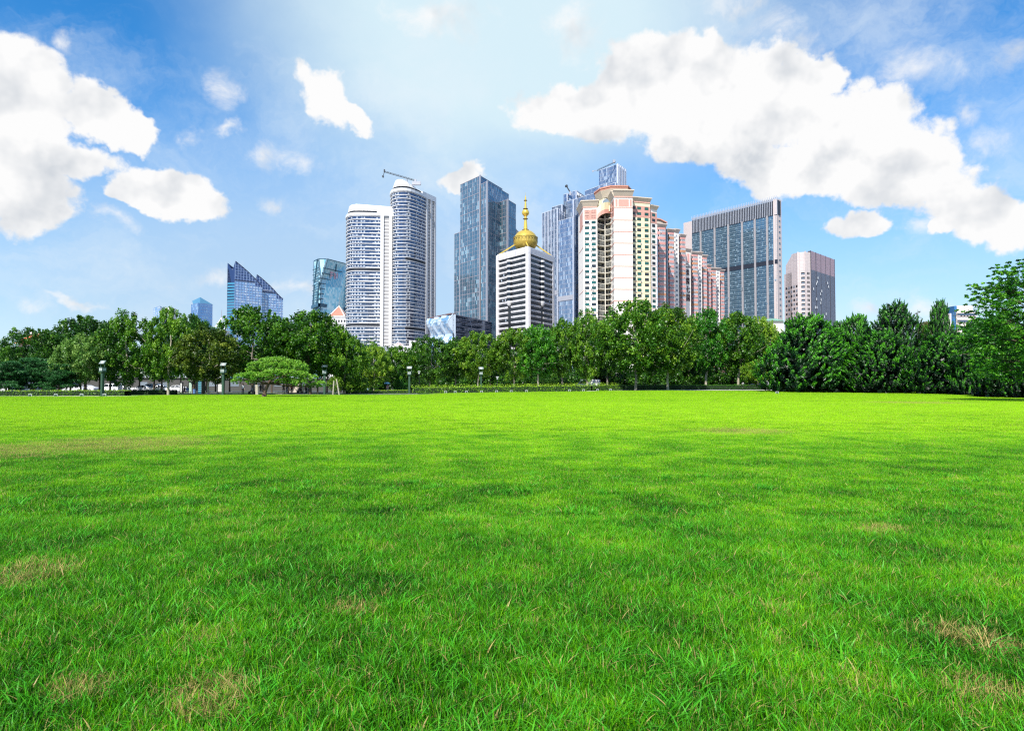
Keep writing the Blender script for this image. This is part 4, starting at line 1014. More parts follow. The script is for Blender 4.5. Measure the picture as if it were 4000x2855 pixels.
# white spire
sp_ = empty('spire', (XAT(Z2(413,790), 700), 700, B0), 'thin white pyramid spire peeping over the trees between the cobalt tower and blades', 'spire', local=True)
x0, zlo, zhi, ztp = sp_.location.x, ZAT(Z2(413,850), 700), ZAT(Z2(413,725), 700), ZAT(Z2(413,645), 700)
m_ = MB(); c = [Vector((dx, dy, zlo-B0)) for dx, dy in ((-6,-6),(6,-6),(6,6),(-6,6))]
for p in c: m_.tube(p, (0,0,zhi-B0), .4, .3, n=4)
for k in (.3, .6, .85): 
    for i in range(4): m_.tube(c[i].lerp(Vector((0,0,zhi-B0)), k), c[(i+1)%4].lerp(Vector((0,0,zhi-B0)), k), .35, n=4)
m_.build('frame', white, sp_); m_ = MB(); m_.tube((0,0,zhi-B0), (0,0,ztp-B0), .5, .15, n=5); m_.build('mast', steel, sp_)
m_ = MB(); m_.box(-6, 6, -6, 6, 0, zlo-B0); m_.build('base', white, sp_)
# white block with pyramid roof
def pyramid():
    D = 700; z = ZAT(ZT(560,1290), D); zw = ZAT(ZT(560,1330), D)
    xl, xr = XAT(ZT(445,1300), D), XAT(ZT(830,1300), D); cx = (xl+xr)/2; hw = (xr-xl)/2
    r = empty('pyramid_roofed_block', (cx, D, B0), 'white stone block with red tiled pyramid roof, half hidden by the banded towers', 'building')
    cx = XAT(ZT(633,1090), D+12); zp = ZAT(ZT(633,1092), D+12)
    Wl, Rf, Hp = (MB() for _ in range(3)); cy = D+12; wn = Wins(r, 98); pw, ps = panel_mesh(2.2, 4.6, .1, [darkwin]), panel_mesh(1.6, 2.4, .1, [darkwin])
    for k, (h0, h1, s) in enumerate(((B0, zw-6.5, 13.5), (zw-6.5, zw-5.8, 14.2), (zw-5.8, zw, 11.5), (zw, zw+.6, 12), (zw+.6, z, 8.4))):
        Wl.box(cx-s, cx+s, cy-s, cy+s, h0, h1)
    for s, h0, h1, n_ in ((13.5, 20, zw-8, 7), ):
        for k in range(n_):
            x = cx-s+2+k*(2*s-4)/(n_-1)
            zz_ = h1
            while zz_ > 8: wn.add(pw, Fr((cx-s, cy-s), (cx+s, cy-s)), x-cx+s, zz_-5.2); wn.add(pw, Fr((cx-s, cy+s), (cx-s, cy-s)), 2.5+k*3.4, zz_-5.2); zz_ -= 6.6
    for k in range(7): x = cx-8.7+k*2.9; wn.add(ps, Fr((cx-11.5, cy-11.5), (cx+11.5, cy-11.5)), x-cx+11.5, zw-4.4)
    s = 8.4; P = [(cx-s, cy-s, z), (cx+s, cy-s, z), (cx+s, cy+s, z), (cx-s, cy+s, z)]; ap = (cx, cy, zp)
    for i in range(4): Rf.poly([P[i], P[(i+1) % 4], ap])
    for i in range(4): Hp.tube(P[i], ap, 1.0, .5, n=4)
    for i in range(4): Hp.tube(P[i], P[(i+1) % 4], .7, n=4)
    ms = MB(); ms.tube(ap, (cx, cy, zp+9), .3, .08, n=5)
    Wl.build('wall', white, r); wn.finish(); Rf.build('roof', mat('salmon_tile', (.52, .20, .14), .8, var=.1, scale=1.2), r); Hp.build('hip_beam', mat('stone_hip', (.66, .60, .56), .7), r); ms.build('mast', steel, r)
pyramid()
# low wavy glass block
def wavy():
    D = 430; z = ZAT(Z4(150,1250), D); pl, pc, pr = XY(Z4(-40,1290), z), XY(Z4(150,1250), z), XY(Z4(476,1316), z)
    r = empty('wavy_glass_block', (*pc, B0), 'low dark glass block with wavy pale blue glass folds on its left end', 'office building')
    F, E = Fr(pl, pc), Fr(pc, pr); G, Mu, Ba, Wv, Rm, Ro = (MB() for _ in range(6))
    curtain(E, B0, z, 34, int(z/2.3), G, Mu, Ba, .12, .15, .22, .12); solid(Ro, footprint(pl, pc, pr), B0, z-.3, 3.4)
    for j in range(0, 14): Ba.fbox(E, 0, E.L, z-j*3.4-.5, z-j*3.4-.15, 0, .3)
    n_ = 3; seg = 24
    for k in range(n_):
        u0 = F.L*k/n_; u1 = F.L*(k+1)/n_; UVO[0] += 20; o = UVO[0]
        def prof(zz): return 1.3*math.sin((z-zz)*.36+.4)+.9
        for j in range(seg):
            z1, z0 = z-(z-B0)*j/seg, z-(z-B0)*(j+1)/seg
            for i in range(4):
                a0, a1 = i/4, (i+1)/4
                bulge = lambda a, zz: prof(zz)*1.3 - 2.4*(a-.2)*math.cos((z-zz)*.36+.4)
                W_ = lambda a, zz: (u0+(u1-u0)*a)
                P = [F.p(W_(a, zz), zz, bulge(a, zz)) for a, zz in ((a0, z0), (a1, z0), (a1, z1), (a0, z1))]
                Wv.poly(P, [(o+a0*4, j*-1+50), (o+a1*4, -j+50), (o+a1*4, -j+51), (o+a0*4, -j+51)])
            P0, P1 = F.p(u1, z0, bulge(1, z0)), F.p(u1, z1, bulge(1, z1)); Rm.tube(P0, P1, .22, n=4, cap=False)
            Rm.tube(F.p(u0, z0, bulge(0, z0)), F.p(u0, z1, bulge(0, z1)), .22, n=4, cap=False)
            Wv.poly([F.p(u1, z0, bulge(1, z0)), F.p(u1, z0, -2), F.p(u1, z1, -2), F.p(u1, z1, bulge(1, z1))])
            Rm.tube(F.p(u0, z0, bulge(0, z0)), F.p(u1, z0, bulge(1, z0)), .09, n=4, cap=False)
        Ro.fbox(F, u0+.1, u1-.4, z-.2, z+.7, -2, 1.6)
    G.build('glazing', gl('slate_glass', (.09, .14, .24), (.30, .36, .45), frac=.2, rough=.08, patch=.6), r)
    Mu.build('mullion', darkm, r); Ba.build('floor_band', mat('slate_line', (.2, .22, .3), .5), r); Wv.build('folded_glass', gl('fold_glass', (.20, .42, .68), (.75, .85, .95), frac=.6, rough=.1, metal=.4, patch=.15), r, smooth=False)
    Rm.build('rim', mat('pale_rim', (.45, .55, .66), .3, metal=.4), r); Ro.build('roof', mat('brown_roof', (.16, .10, .10), .8), r)
wavy()
# podium with little domes in front of the banded pair
def podium():
    D = 430
    def X(x): return XAT(Z3(x, 1500), D)
    r = empty('domed_podium', (X(760), D, B0), 'low white ornamental building with a small ribbed dome below the banded towers', 'building')
    m_ = MB(); z = ZAT(Z3(760,1530), D)
    m_.box(X(690), X(945), D, D+20, B0, z); m_.box(X(400), X(520), D, D+18, B0, z-3); 
    for x in range(700, 940, 24): m_.box(X(x), X(x+14), D-.8, D+.1, B0, z+1.2)
    m_.box(X(690), X(900), D-.5, D+18, z+.0, z+1.0); m_.box(X(860), X(950), D+1, D+12, z+1, z+4.5)
    m_.build('wall', white, r); c = (X(757), D+8, z+.8); s = (X(800)-X(757))
    m_ = MB(); m_.lathe(c, [(s*math.cos(a), s*.8*math.sin(a)) for a in [R(t) for t in range(0, 91, 9)]], 24); m_.build('dome', mat('rose_dome', (.46, .33, .31), .5), r, smooth=True)
    m_ = MB(); 
    for k in range(8):
        t = k*math.pi/4+.2; P = [Vector((c[0]+s*1.02*math.cos(a)*math.cos(t), c[1]+s*1.02*math.cos(a)*math.sin(t), c[2]+s*.82*math.sin(a))) for a in [R(q) for q in range(0, 91, 15)]]
        for a, b in zip(P, P[1:]): m_.tube(a, b, .2, n=4)
    m_.tube((c[0], c[1], c[2]+s*.8), (c[0], c[1], c[2]+s*.8+3), .25, .05, n=5); m_.build('dome_rib', white, r)
    g_ = empty('grey_glass_annex', (X(650), D, B0), 'grey glazed stair block between the feet of the banded towers', 'building')
    m_ = MB(); F = Fr((X(612), D-2), (X(697), D-2)); zz_ = ZAT(Z3(650,1525), D); G = MB(); curtain(F, B0, zz_, 12, 8, G, m_, None, .3, .3); m_.build('mullion', steel, g_); G.build('glazing', GT['haze_blue_glass'], g_)
    m_ = MB(); m_.box(X(612), X(697), D-1.9, D+6, B0, zz_-.2); m_.build('core', greyst, g_)
podium()
# white hotel at far right
def hotel():
    D = 330
    def X(x): return XAT(ZH(x, 900), D)
    def Zz(y): return ZAT(ZH(1500, y), D)
    r = empty('white_hotel', (X(1400), D, B0), 'white hotel block with blue glass corner strips beyond the right-hand conifers', 'hotel')
    Wl, Bl = MB(), MB(); wn = Wins(r, 98); hm = panel_mesh(2.0, 1.1, .1, [bluep[0]])
    Wl.box(X(1275), X(1700), D+2, D+18, B0, Zz(598)); Wl.box(X(1185), X(1700), D, D+16, B0, Zz(785)); Bl.box(X(1212), X(1275), D+1.5, D+14, B0, Zz(610)); Bl.box(X(1112), X(1185), D-.5, D+12, B0, Zz(790))
    Wl.box(X(1085), X(1112), D+1, D+10, B0, Zz(800))
    for j in range(14):
        for i in range(6): x = X(1230)+i*(X(1700)-X(1230))/6; zz_ = Zz(860)-j*3.3; wn.add(hm, Fr((X(1185), D), (X(1700), D)), x+1-X(1185), zz_, .02) if zz_ > 1 else None; Wl.box(x-.2, x+2.2, D-.5, D+.02, zz_-.3, zz_-.1)
    Wl.build('wall', mat('rosy_white', (.80, .70, .66), .7, var=.05), r); Bl.build('glass_strip', cg, r); wn.finish()
    # curved green roofed pavilion under the slab
    r = empty('green_roofed_pavilion', (XAT(Z6(1290,1380), 300), 300, B0), 'pale pavilion with a low green curved roof at the foot of the glass slab', 'pavilion')
    a, b = XAT(Z6(1180,1380), 300), XAT(Z6(1400,1380), 300); z0, z1 = ZAT(Z6(1290,1385), 300), ZAT(Z6(1290,1362), 300)
    m_ = MB(); m_.box(a, b, 300, 312, B0, z0); m_.build('wall', cream, r); m_ = MB(); P = [(a+(b-a)*t, z0+(z1-z0)*math.sin(math.pi*t)) for t in [k/12 for k in range(13)]]
    for (x0_, h0), (x1_, h1) in zip(P, P[1:]): m_.poly([(x0_, 299, h0), (x1_, 299, h1), (x1_, 313, h1), (x0_, 313, h0)]); m_.poly([(x0_, 299, z0), (x1_, 299, z0), (x1_, 299, h1), (x0_, 299, h0)])
    m_.build('roof', mat('copper_green', (.22, .42, .33), .6), r)
hotel()
def house(label, x0, x1, yr, ye, D, depth, yb):
    a, b = XAT(Z1(x0, ye), D), XAT(Z1(x1, ye), D); zr, ze = ZAT(Z1(x0, yr), D+depth/2), ZAT(Z1(x0, ye), D)
    r = empty('red_roofed_house', ((a+b)/2, D, 0), label, 'house', 'orange roofed houses at the far left', local=True); o = Vector(((a+b)/2, D, 0)); a -= o.x; b -= o.x
    m_ = MB(); m_.box(a+.6, b-.6, .6, depth-.6, B0, ze); m_.poly([(a+.6, .6, ze), (a+.6, depth-.6, ze), (a+.6, depth/2, zr-.2)]); m_.poly([(b-.6, depth-.6, ze), (b-.6, .6, ze), (b-.6, depth/2, zr-.2)]); m_.build('wall', white, r)
    m_ = MB(); m_.poly([(a, -.2, ze-.2), (b, -.2, ze-.2), (b, depth/2, zr), (a, depth/2, zr)]); m_.poly([(b, depth+.2, ze-.2), (a, depth+.2, ze-.2), (a, depth/2, zr), (b, depth/2, zr)]); rf = m_.build('roof', orangetile, r)
    m_ = MB(); m_.box(a+.3, a+.9, depth/2-1, depth/2+.2, ze, zr+.9); m_.build('gable_trim', white, r)
    for k in range(6): x = a+2+k*(b-a-4)/5; m_ = MB(); m_.box(x-.5, x+.5, .5, .62, ze-2.4, ze-.9); m_.build('window', bluep[2], r)
house('orange tiled house with the higher gable, showing above the leftmost trees', 128, 330, 938, 1015, 165, 12, 1100)
house('lower orange tiled house at the very edge, left of the higher gable', -260, 92, 1082, 1130, 160, 10, 1200)
LM[0] = True
# ------------------------------------------------------------------ foliage
def fast_mesh(name, V, nq, mats, tone=None, mi=None, ptattr=None):
    """V: (n*4,3) vertices of n separate quads"""
    me = bpy.data.meshes.new(name); n = nq
    me.vertices.add(len(V)); me.vertices.foreach_set('co', np.asarray(V, dtype=np.float32).ravel())
    me.loops.add(n*4); me.loops.foreach_set('vertex_index', np.arange(n*4, dtype=np.int32))
    me.polygons.add(n); me.polygons.foreach_set('loop_start', np.arange(0, n*4, 4, dtype=np.int32))
    for m_ in mats: me.materials.append(m_)
    if mi is not None: me.polygons.foreach_set('material_index', np.asarray(mi, dtype=np.int32))
    me.update(calc_edges=True)
    if tone is not None:
        a = me.attributes.new('tone', 'FLOAT', 'FACE'); a.data.foreach_set('value', np.asarray(tone, dtype=np.float32))
    return me
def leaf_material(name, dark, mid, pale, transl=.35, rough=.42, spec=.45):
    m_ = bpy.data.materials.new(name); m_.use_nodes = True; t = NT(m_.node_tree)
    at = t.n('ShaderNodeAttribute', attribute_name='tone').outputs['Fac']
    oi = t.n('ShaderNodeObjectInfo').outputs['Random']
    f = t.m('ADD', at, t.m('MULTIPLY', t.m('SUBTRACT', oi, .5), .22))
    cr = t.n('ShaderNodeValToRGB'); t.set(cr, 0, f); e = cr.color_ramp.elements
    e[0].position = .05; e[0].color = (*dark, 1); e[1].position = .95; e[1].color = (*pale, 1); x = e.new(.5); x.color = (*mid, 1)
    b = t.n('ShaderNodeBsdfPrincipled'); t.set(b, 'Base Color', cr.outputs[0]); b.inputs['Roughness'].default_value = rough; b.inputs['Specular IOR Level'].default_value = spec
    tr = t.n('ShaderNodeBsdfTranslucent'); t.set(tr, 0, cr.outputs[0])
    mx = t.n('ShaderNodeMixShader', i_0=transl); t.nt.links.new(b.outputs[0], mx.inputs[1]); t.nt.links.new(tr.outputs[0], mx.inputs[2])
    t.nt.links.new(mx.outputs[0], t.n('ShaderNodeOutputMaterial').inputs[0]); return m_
def unit(a): return a/np.maximum(np.linalg.norm(a, axis=-1, keepdims=True), 1e-9)
def leaves(C, N, Lg, Wd, g, T=None):
    """rhombic leaves: centres, normals, lengths, widths -> vertices"""
    n = len(C); N = unit(N); T = g.normal(size=(n, 3)) if T is None else T
    T = unit(T-N*np.sum(T*N, 1, keepdims=True)); B = np.cross(N, T)
    Lg = np.broadcast_to(np.asarray(Lg), (n,))[:, None]; Wd = np.broadcast_to(np.asarray(Wd), (n,))[:, None]
    return np.stack([C-T*Lg/2, C+B*Wd/2-T*Lg*.08, C+T*Lg/2+N*0, C-B*Wd/2-T*Lg*.08], 1).reshape(-1, 3)
def clouds(cc, rad, n_each, g, up=.5, flat=1.0):
    n = n_each*len(cc); d = unit(g.normal(size=(n, 3))); r = g.random(n)**.45
    R_ = np.repeat(rad, n_each)
    P = d*(r*R_)[:, None]; P[:, 2] *= flat; c = np.repeat(cc, n_each, 0)
    N = d*.9+np.array([0, 0, up])+g.normal(size=(n, 3))*.95
    return c+P, N
def crown_points(g, nclump, shape, lobes=16):
    LD = unit(g.normal(size=(lobes, 3))); LA = g.uniform(-.20, .24, lobes)
    d = unit(g.normal(size=(nclump, 3))); w_ = 1+np.sum(np.maximum(0, d@LD.T)**6*LA, 1)
    r = (.42+.58*g.random(nclump)**.55)*w_
    P = d*r[:, None]; return P
def broad_mesh(seed, shape='egg', nclump=300, nleaf=76, leaf=.019, spikes=26):
    g = np.random.default_rng(seed); P = crown_points(g, nclump, shape)
    x, y, z = P.T; zz = z
    taper = np.where(zz > 0, 1-.34*zz**1.5, 1-.18*zz**2)       # egg: narrower towards the top
    if shape == 'cone': taper = 1-.42*(zz*.5+.5)
    if shape == 'dome': taper = np.where(zz > 0, 1-.12*zz, 1-.1*zz**2)
    cc = np.stack([x*.5*taper, y*.5*taper, .595+zz*.395], 1)
    rad = g.uniform(.038, .07, nclump)
    sp = []; 
    for i in range(spikes):        # leading shoots break the outline
        a = g.uniform(0, 2*math.pi); rr_ = g.random()**.6*.42; z0 = .66+.30*(1-(rr_/.46)**2)*.9
        lean = g.normal(size=3)*.25+np.array([math.cos(a)*rr_, math.sin(a)*rr_, 1.1]); lean /= np.linalg.norm(lean)
        for k in range(3): sp.append(np.array([math.cos(a)*rr_, math.sin(a)*rr_, z0])+lean*.03*k)
    sp = np.array(sp)
    C1, N1 = clouds(cc, rad, nleaf, g); C2, N2 = clouds(sp, np.full(len(sp), .02), 16, g)
    C = np.vstack([C1, C2]); N = np.vstack([N1, N2]); n = len(C)
    s = leaf*g.uniform(.65, 1.35, n)
    V = leaves(C, N, s*1.25, s, g)
    tone = np.concatenate([np.repeat(g.normal(.45, .16, nclump), nleaf), np.repeat(g.normal(.62, .12, len(sp)), 16)])+g.normal(0, .13, n)
    return V, np.clip(tone, 0, 1), cc
def trunk_mb(g, cc, hfork=.30, r0=.014, nl=7):
    m_ = MB(); pts = [(0, 0, -.01), (g.normal()*.008, g.normal()*.008, hfork*.5), (g.normal()*.015, g.normal()*.015, hfork), (g.normal()*.02, g.normal()*.02, .62), (0, 0, .88)]
    rs = [r0*1.25, r0, r0*.8, r0*.5, r0*.15]
    for a, b, ra, rb in zip(pts, pts[1:], rs, rs[1:]): m_.tube(a, b, ra, rb, n=8, cap=False)
    low = [c for c in cc if c[2] < .75]
    for i in range(nl):
        c = low[g.integers(len(low))]; z0 = hfork+(.5-hfork)*g.random(); mid = (c[0]*.5, c[1]*.5, z0+(c[2]-z0)*.35)
        m_.tube((0, 0, z0), mid, r0*.45, r0*.3, n=5, cap=False); m_.tube(mid, tuple(c), r0*.3, r0*.08, n=5, cap=False)
    return m_
def flame_mesh(seed, kind='dome', ntuft=900, nsl=60, sliver=.036):
    g = np.random.default_rng(seed); Cs, Ns, Ts, tn = [], [], [], []
    LD = unit(g.normal(size=(14, 3))); LA = g.uniform(-.25, .25, 14)
    for i in range(ntuft):
        z = g.random()**(1.0 if kind != 'jdome' else .95); a = g.uniform(0, 2*math.pi)
        if kind == 'jdome': pr = .5*math.sqrt(max(0, 1-z**2.1))*(.88+.16*math.sin(6*z))
        elif kind == 'spire': pr = .5*(1-z)**.62*(.75+.25*math.sin(13*z+a))
        else: pr = .5*min(1, 1.5*(1-z)**.55)*(.8+.2*math.sin(16*z+2*a))
        d = np.array([math.cos(a), math.sin(a), 0]); dd = unit(np.array([d[0], d[1], z-.4]))
        pr *= 1+float(np.sum(np.maximum(0, LD@dd)**5*LA)); inner = g.random() < .25
        r_ = pr*(g.uniform(.5, .9) if inner else g.uniform(.88, 1.04))
        p = d*r_+np.array([0, 0, z*.93+.01])
        ax = d*g.uniform(.25, .8)+np.array([.25, 0, 1.0])+g.normal(size=3)*.25; ax /= np.linalg.norm(ax); L = g.uniform(.06, .15)
        t = g.random(nsl)**.8; rad = .030*(1-t*.85)*g.uniform(.7, 1.3)
        off = unit(g.normal(size=(nsl, 3)))*(rad*g.random(nsl)**.4)[:, None]
        curl = np.cross(ax, d)*.03
        C = p+ax*(t*L)[:, None]+off+curl*(t**2)[:, None]
        Cs.append(C); Ts.append(ax+off*14+g.normal(size=(nsl, 3))*.25); Ns.append(off*30+d*.5+np.array([0, 0, .35])+g.normal(size=(nsl, 3))*.4)
        tn.append(.02+.80*t+g.normal(0, .12)+g.normal(0, .08, nsl)-(.25 if inner else 0))  # shade painted into tone: dark tuft bases and interior, bright tips
    C = np.vstack(Cs); n = len(C); s = sliver*g.uniform(.6, 1.3, n)
    V = leaves(C, np.vstack(Ns), s, s*.27, g, T=np.vstack(Ts))
    # large darkest-toned leaves added inside the crown to block light, deepening its shade
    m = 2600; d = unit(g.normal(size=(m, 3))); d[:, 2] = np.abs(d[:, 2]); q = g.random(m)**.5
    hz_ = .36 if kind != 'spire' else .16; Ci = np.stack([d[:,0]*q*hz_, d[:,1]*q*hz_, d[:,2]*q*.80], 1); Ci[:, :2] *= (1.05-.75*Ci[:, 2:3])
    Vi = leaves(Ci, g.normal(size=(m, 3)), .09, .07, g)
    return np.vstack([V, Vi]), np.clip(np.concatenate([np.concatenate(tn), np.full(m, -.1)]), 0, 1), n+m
def pad_mesh(seed, pads, ntuft_per=70, nsl=26, sliver=.30, rad_t=.20):
    """flat cushions of upright needle tufts, in metres; pads: (x,y,z,rx,ry,rz)"""
    g = np.random.default_rng(seed); Cs, Ns, Ts, tn = [], [], [], []
    for (x, y, z, rx, ry, rz) in pads:
        nt = int(ntuft_per*rx*ry)+14
        for i in range(nt):
            a = g.uniform(0, 2*math.pi); r_ = math.sqrt(g.random()); h = math.sqrt(max(0, 1-r_*r_))
            top = 1 if g.random() < .8 else -.35
            p = np.array([x+rx*r_*math.cos(a), y+ry*r_*math.sin(a), z+rz*h*top*g.uniform(.7, 1.1)])
            ax = np.array([math.cos(a)*r_*.6, math.sin(a)*r_*.6, 1.0])+g.normal(size=3)*.2
            dirs = unit(ax+g.normal(size=(nsl, 3))*.62); t = g.uniform(.2, 1, nsl)
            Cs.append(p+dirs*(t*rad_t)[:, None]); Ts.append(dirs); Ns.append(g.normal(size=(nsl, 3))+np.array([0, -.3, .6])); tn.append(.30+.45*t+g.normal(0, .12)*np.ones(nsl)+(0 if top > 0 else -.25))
    C = np.vstack(Cs); n = len(C); s = sliver*g.uniform(.7, 1.2, n)
    V = leaves(C, np.vstack(Ns), s, s*.22, g, T=np.vstack(Ts)); return V, np.clip(np.concatenate(tn), 0, 1), n

L_plane = leaf_material('plane_leaf', (.010,.055,.003), (.070,.225,.008), (.30,.52,.035))
L_dark = leaf_material('dark_leaf', (.006,.036,.003), (.034,.135,.007), (.17,.38,.025))
L_yell = leaf_material('yellow_green_leaf', (.018,.075,.004), (.12,.29,.012), (.42,.60,.05))
L_pale = leaf_material('pale_silver_leaf', (.035,.12,.015), (.15,.32,.045), (.38,.55,.13))
L_bronze = leaf_material('bronze_leaf', (.012,.040,.004), (.085,.16,.010), (.34,.42,.05))
L_jun = leaf_material('juniper_scale', (.001,.012,.002), (.008,.070,.004), (.10,.40,.010), .2)
L_pine = leaf_material('bonsai_needle', (.030,.13,.008), (.11,.33,.014), (.34,.60,.06), .3)
L_dpine = leaf_material('dark_pine_needle', (.010,.060,.012), (.022,.12,.024), (.06,.22,.05), .2)
L_bright = leaf_material('bright_leaf', (.008,.065,.004), (.050,.25,.010), (.23,.56,.035))
L_dry = leaf_material('dry_larch', (.09,.08,.03), (.20,.20,.07), (.38,.36,.13))
bark_p = mat('pale_plane_bark', (.42, .38, .28), .85, var=.35, scale=5); bark_d = mat('dark_bark', (.10, .075, .05), .9, var=.25, scale=4)
bark_g = mat('grey_bark', (.24, .21, .17), .9, var=.25, scale=4)
_c = {}
def crown(kind, seed, lm):
    k = (kind, seed, lm.name)
    if k in _c: return _c[k]
    if kind in ('egg', 'cone', 'dome'):
        V, tn, cc = broad_mesh(seed, kind); me = fast_mesh('crown', V, len(V)//4, [lm], tn)
    else:
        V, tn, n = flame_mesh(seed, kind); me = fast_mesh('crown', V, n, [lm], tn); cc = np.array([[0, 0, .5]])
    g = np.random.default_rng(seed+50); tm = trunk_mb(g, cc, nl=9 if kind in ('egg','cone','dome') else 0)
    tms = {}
    for nm, b in (('p', bark_p), ('d', bark_d), ('g', bark_g)): tms[nm] = tm.build('trunk', b, link=False).data
    _c[k] = (me, tms); return _c[k]
def tree(name, cx, top, wD, Y, kind, seed, lm, bark, label, cat='tree', group=None, rot=None, base=None):
    """cx, top, wD: crown centre, top and width in picture units; Y: distance"""
    px = cx/.56875; x, y, zg = place(px, Y); H = ZAT((px, top/.56875), Y)-zg; wd = wD/.56875*Y/FPX
    me, tms = crown(kind, seed, lm)
    r = bpy.data.objects.new(name, None); COL.objects.link(r); r.location = (x, y, zg); r.rotation_euler = (0, 0, random.uniform(0, 6.28) if rot is None else rot); tag(r, label, cat, group)
    a = bpy.data.objects.new('crown', me); b = bpy.data.objects.new('trunk', tms[bark])
    for o in (a, b): COL.objects.link(o); o.parent = r
    k_ = 1.22 if kind in ('egg', 'cone', 'dome') else 1.06; a.scale = (wd*k_, wd*k_, H); b.scale = (max(H*.95, 3), max(H*.95, 3), H); return r
LEFTG = 'plane trees along the left edge of the lawn'; MIDG = 'trees behind the middle hedge'; RG = 'trees at the right of the middle'; CG = 'twisted junipers on the right'
T = [
 (93,730,118,112,'dome',1,L_dark,'d','dark spreading tree in front of the orange tiled houses, leftmost of the tall crowns',LEFTG),
 (190,700,140,128,'dome',2,L_dark,'d','wide dark crown behind the pale silvery tree, second tall crown from the left',LEFTG),
 (180,742,100,101,'egg',3,L_pale,'g','pale silvery-green tree with sunlit leaves just left of the first lamp post',LEFTG),
 (280,700,112,104,'egg',4,L_plane,'p','plane tree with a pale mottled trunk right of the first lamp post',LEFTG),
 (374,684,84,104,'egg',5,L_plane,'p','tall plane tree with pale trunk left of the bronze-leaved tree',LEFTG),
 (430,698,84,122,'egg',1,L_dark,'d','dark tree top rising behind the bronze-leaved tree below the cobalt tower',LEFTG),
 (463,732,132,104,'dome',6,L_bronze,'p','bronze and olive leaved tree with forked trunk left of the second lamp post',LEFTG),
 (563,680,150,112,'dome',7,L_plane,'g','broad tree whose top covers the feet of the blade towers, behind the bonsai pine',LEFTG),
 (690,690,150,112,'dome',8,L_plane,'d','broad dark tree behind the third lamp post, below the teal tower',LEFTG),
 (640,708,90,126,'egg',2,L_dark,'d','tree filling the dip between the two broad crowns above the bonsai pine',LEFTG),
 (764,736,92,112,'egg',3,L_plane,'g','smaller tree at the right end of the left tree group, by the leaning poles',LEFTG),
 (831,767,64,128,'egg',4,L_yell,'p','small tree with a thin white trunk below the lower banded tower',MIDG),
 (886,769,82,136,'dome',5,L_plane,'g','low round tree below the little domed podium, behind the fourth lamp post',MIDG),
 (955,750,92,138,'dome',6,L_dark,'g','round dark tree right of the fourth lamp post, in front of the wavy glass block',MIDG),
 (1012,749,66,140,'egg',7,L_dark,'g','narrow dark tree between the two round trees below the wavy glass block',MIDG),
 (1062,737,96,138,'dome',8,L_yell,'p','yellow-green tree behind the fifth lamp post, below the domed tower',MIDG),
 (1142,728,92,138,'egg',1,L_yell,'p','olive-lit tree with pale trunk under the right foot of the domed tower',MIDG),
 (1196,719,88,136,'cone',2,L_bright,'p','bright green pointed tree under the gap between domed tower and hotel tower',MIDG),
 (1250,709,74,140,'egg',3,L_plane,'g','tall tree under the left edge of the hotel tower',MIDG),
 (1304,697,80,138,'egg',4,L_plane,'p','tall tree with a grey-white trunk at the left foot of the cream tower',MIDG),
 (1412,666,146,130,'dome',5,L_plane,'g','largest and tallest tree in the middle, in front of the cream tower',RG),
 (1484,684,120,131,'egg',6,L_yell,'p','yellow-lit tree with a slim trunk, right neighbour of the tallest middle tree',RG),
 (1568,684,96,144,'egg',7,L_bright,'p','upright tree with leaning white trunk in front of the far pink blocks',RG),
 (1640,694,104,146,'egg',8,L_plane,'p','tree with white trunk below the glass slab',RG),
 (1694,702,70,150,'egg',1,L_yell,'g','tree beside the first juniper below the right edge of the glass slab',RG),
 (1684,798,62,140,'dome',2,L_yell,'p','very small forked tree in front of the silver van',RG),
 (1530,705,70,160,'egg',2,L_dark,'g','dark crown between the yellow-lit tree and the upright tree',RG),
 (1350,720,70,158,'egg',3,L_dark,'g','dark crown filling the gap left of the tallest middle tree',RG),
]
for a in T: tree('broadleaf_tree', *a[:8], a[8], 'tree', a[9])
J = [
 (1795,706,200,118,'jdome',11,'broad dome-shaped juniper, leftmost and widest of the junipers'),
 (1905,704,110,128,'jdome',12,'lower juniper half hidden between the broad dome and the peaked juniper'),
 (1992,676,128,118,'tall',13,'peaked juniper with ragged horn-like tips, highest of the junipers'),
 (1955,740,150,110,'jdome',14,'low juniper skirt in front of the peaked juniper'),
 (2092,674,66,116,'tall',15,'narrow column juniper standing alone against the white cloud'),
 (2100,745,150,104,'jdome',16,'low spreading juniper below the narrow column one'),
 (2172,716,110,96,'tall',17,'juniper with pointed tips left of the big bright tree at the edge'),
 (2225,700,130,84,'jdome',18,'large dark juniper under the bright tree at the right edge'),
 (2300,720,120,78,'jdome',12,'dark juniper cut off by the picture edge, lowest at the right'),
 (1862,722,90,132,'jdome',16,'juniper top showing behind the broad dome on its right shoulder')]
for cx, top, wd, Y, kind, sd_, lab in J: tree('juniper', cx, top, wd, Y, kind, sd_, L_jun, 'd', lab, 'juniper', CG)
tree('juniper', 890, 815, 34, 134, 'spire', 19, leaf_material('light_juniper', (.012,.09,.008), (.04,.20,.012), (.10,.38,.02)), 'd', 'small light green juniper left of the fourth lamp post', 'juniper')
tree('cypress', 1862-32, 680+8, 22, 165, 'spire', 20, L_dpine, 'd', 'thin dark cypress tip at the foot of the glass slab', 'cypress') if False else None
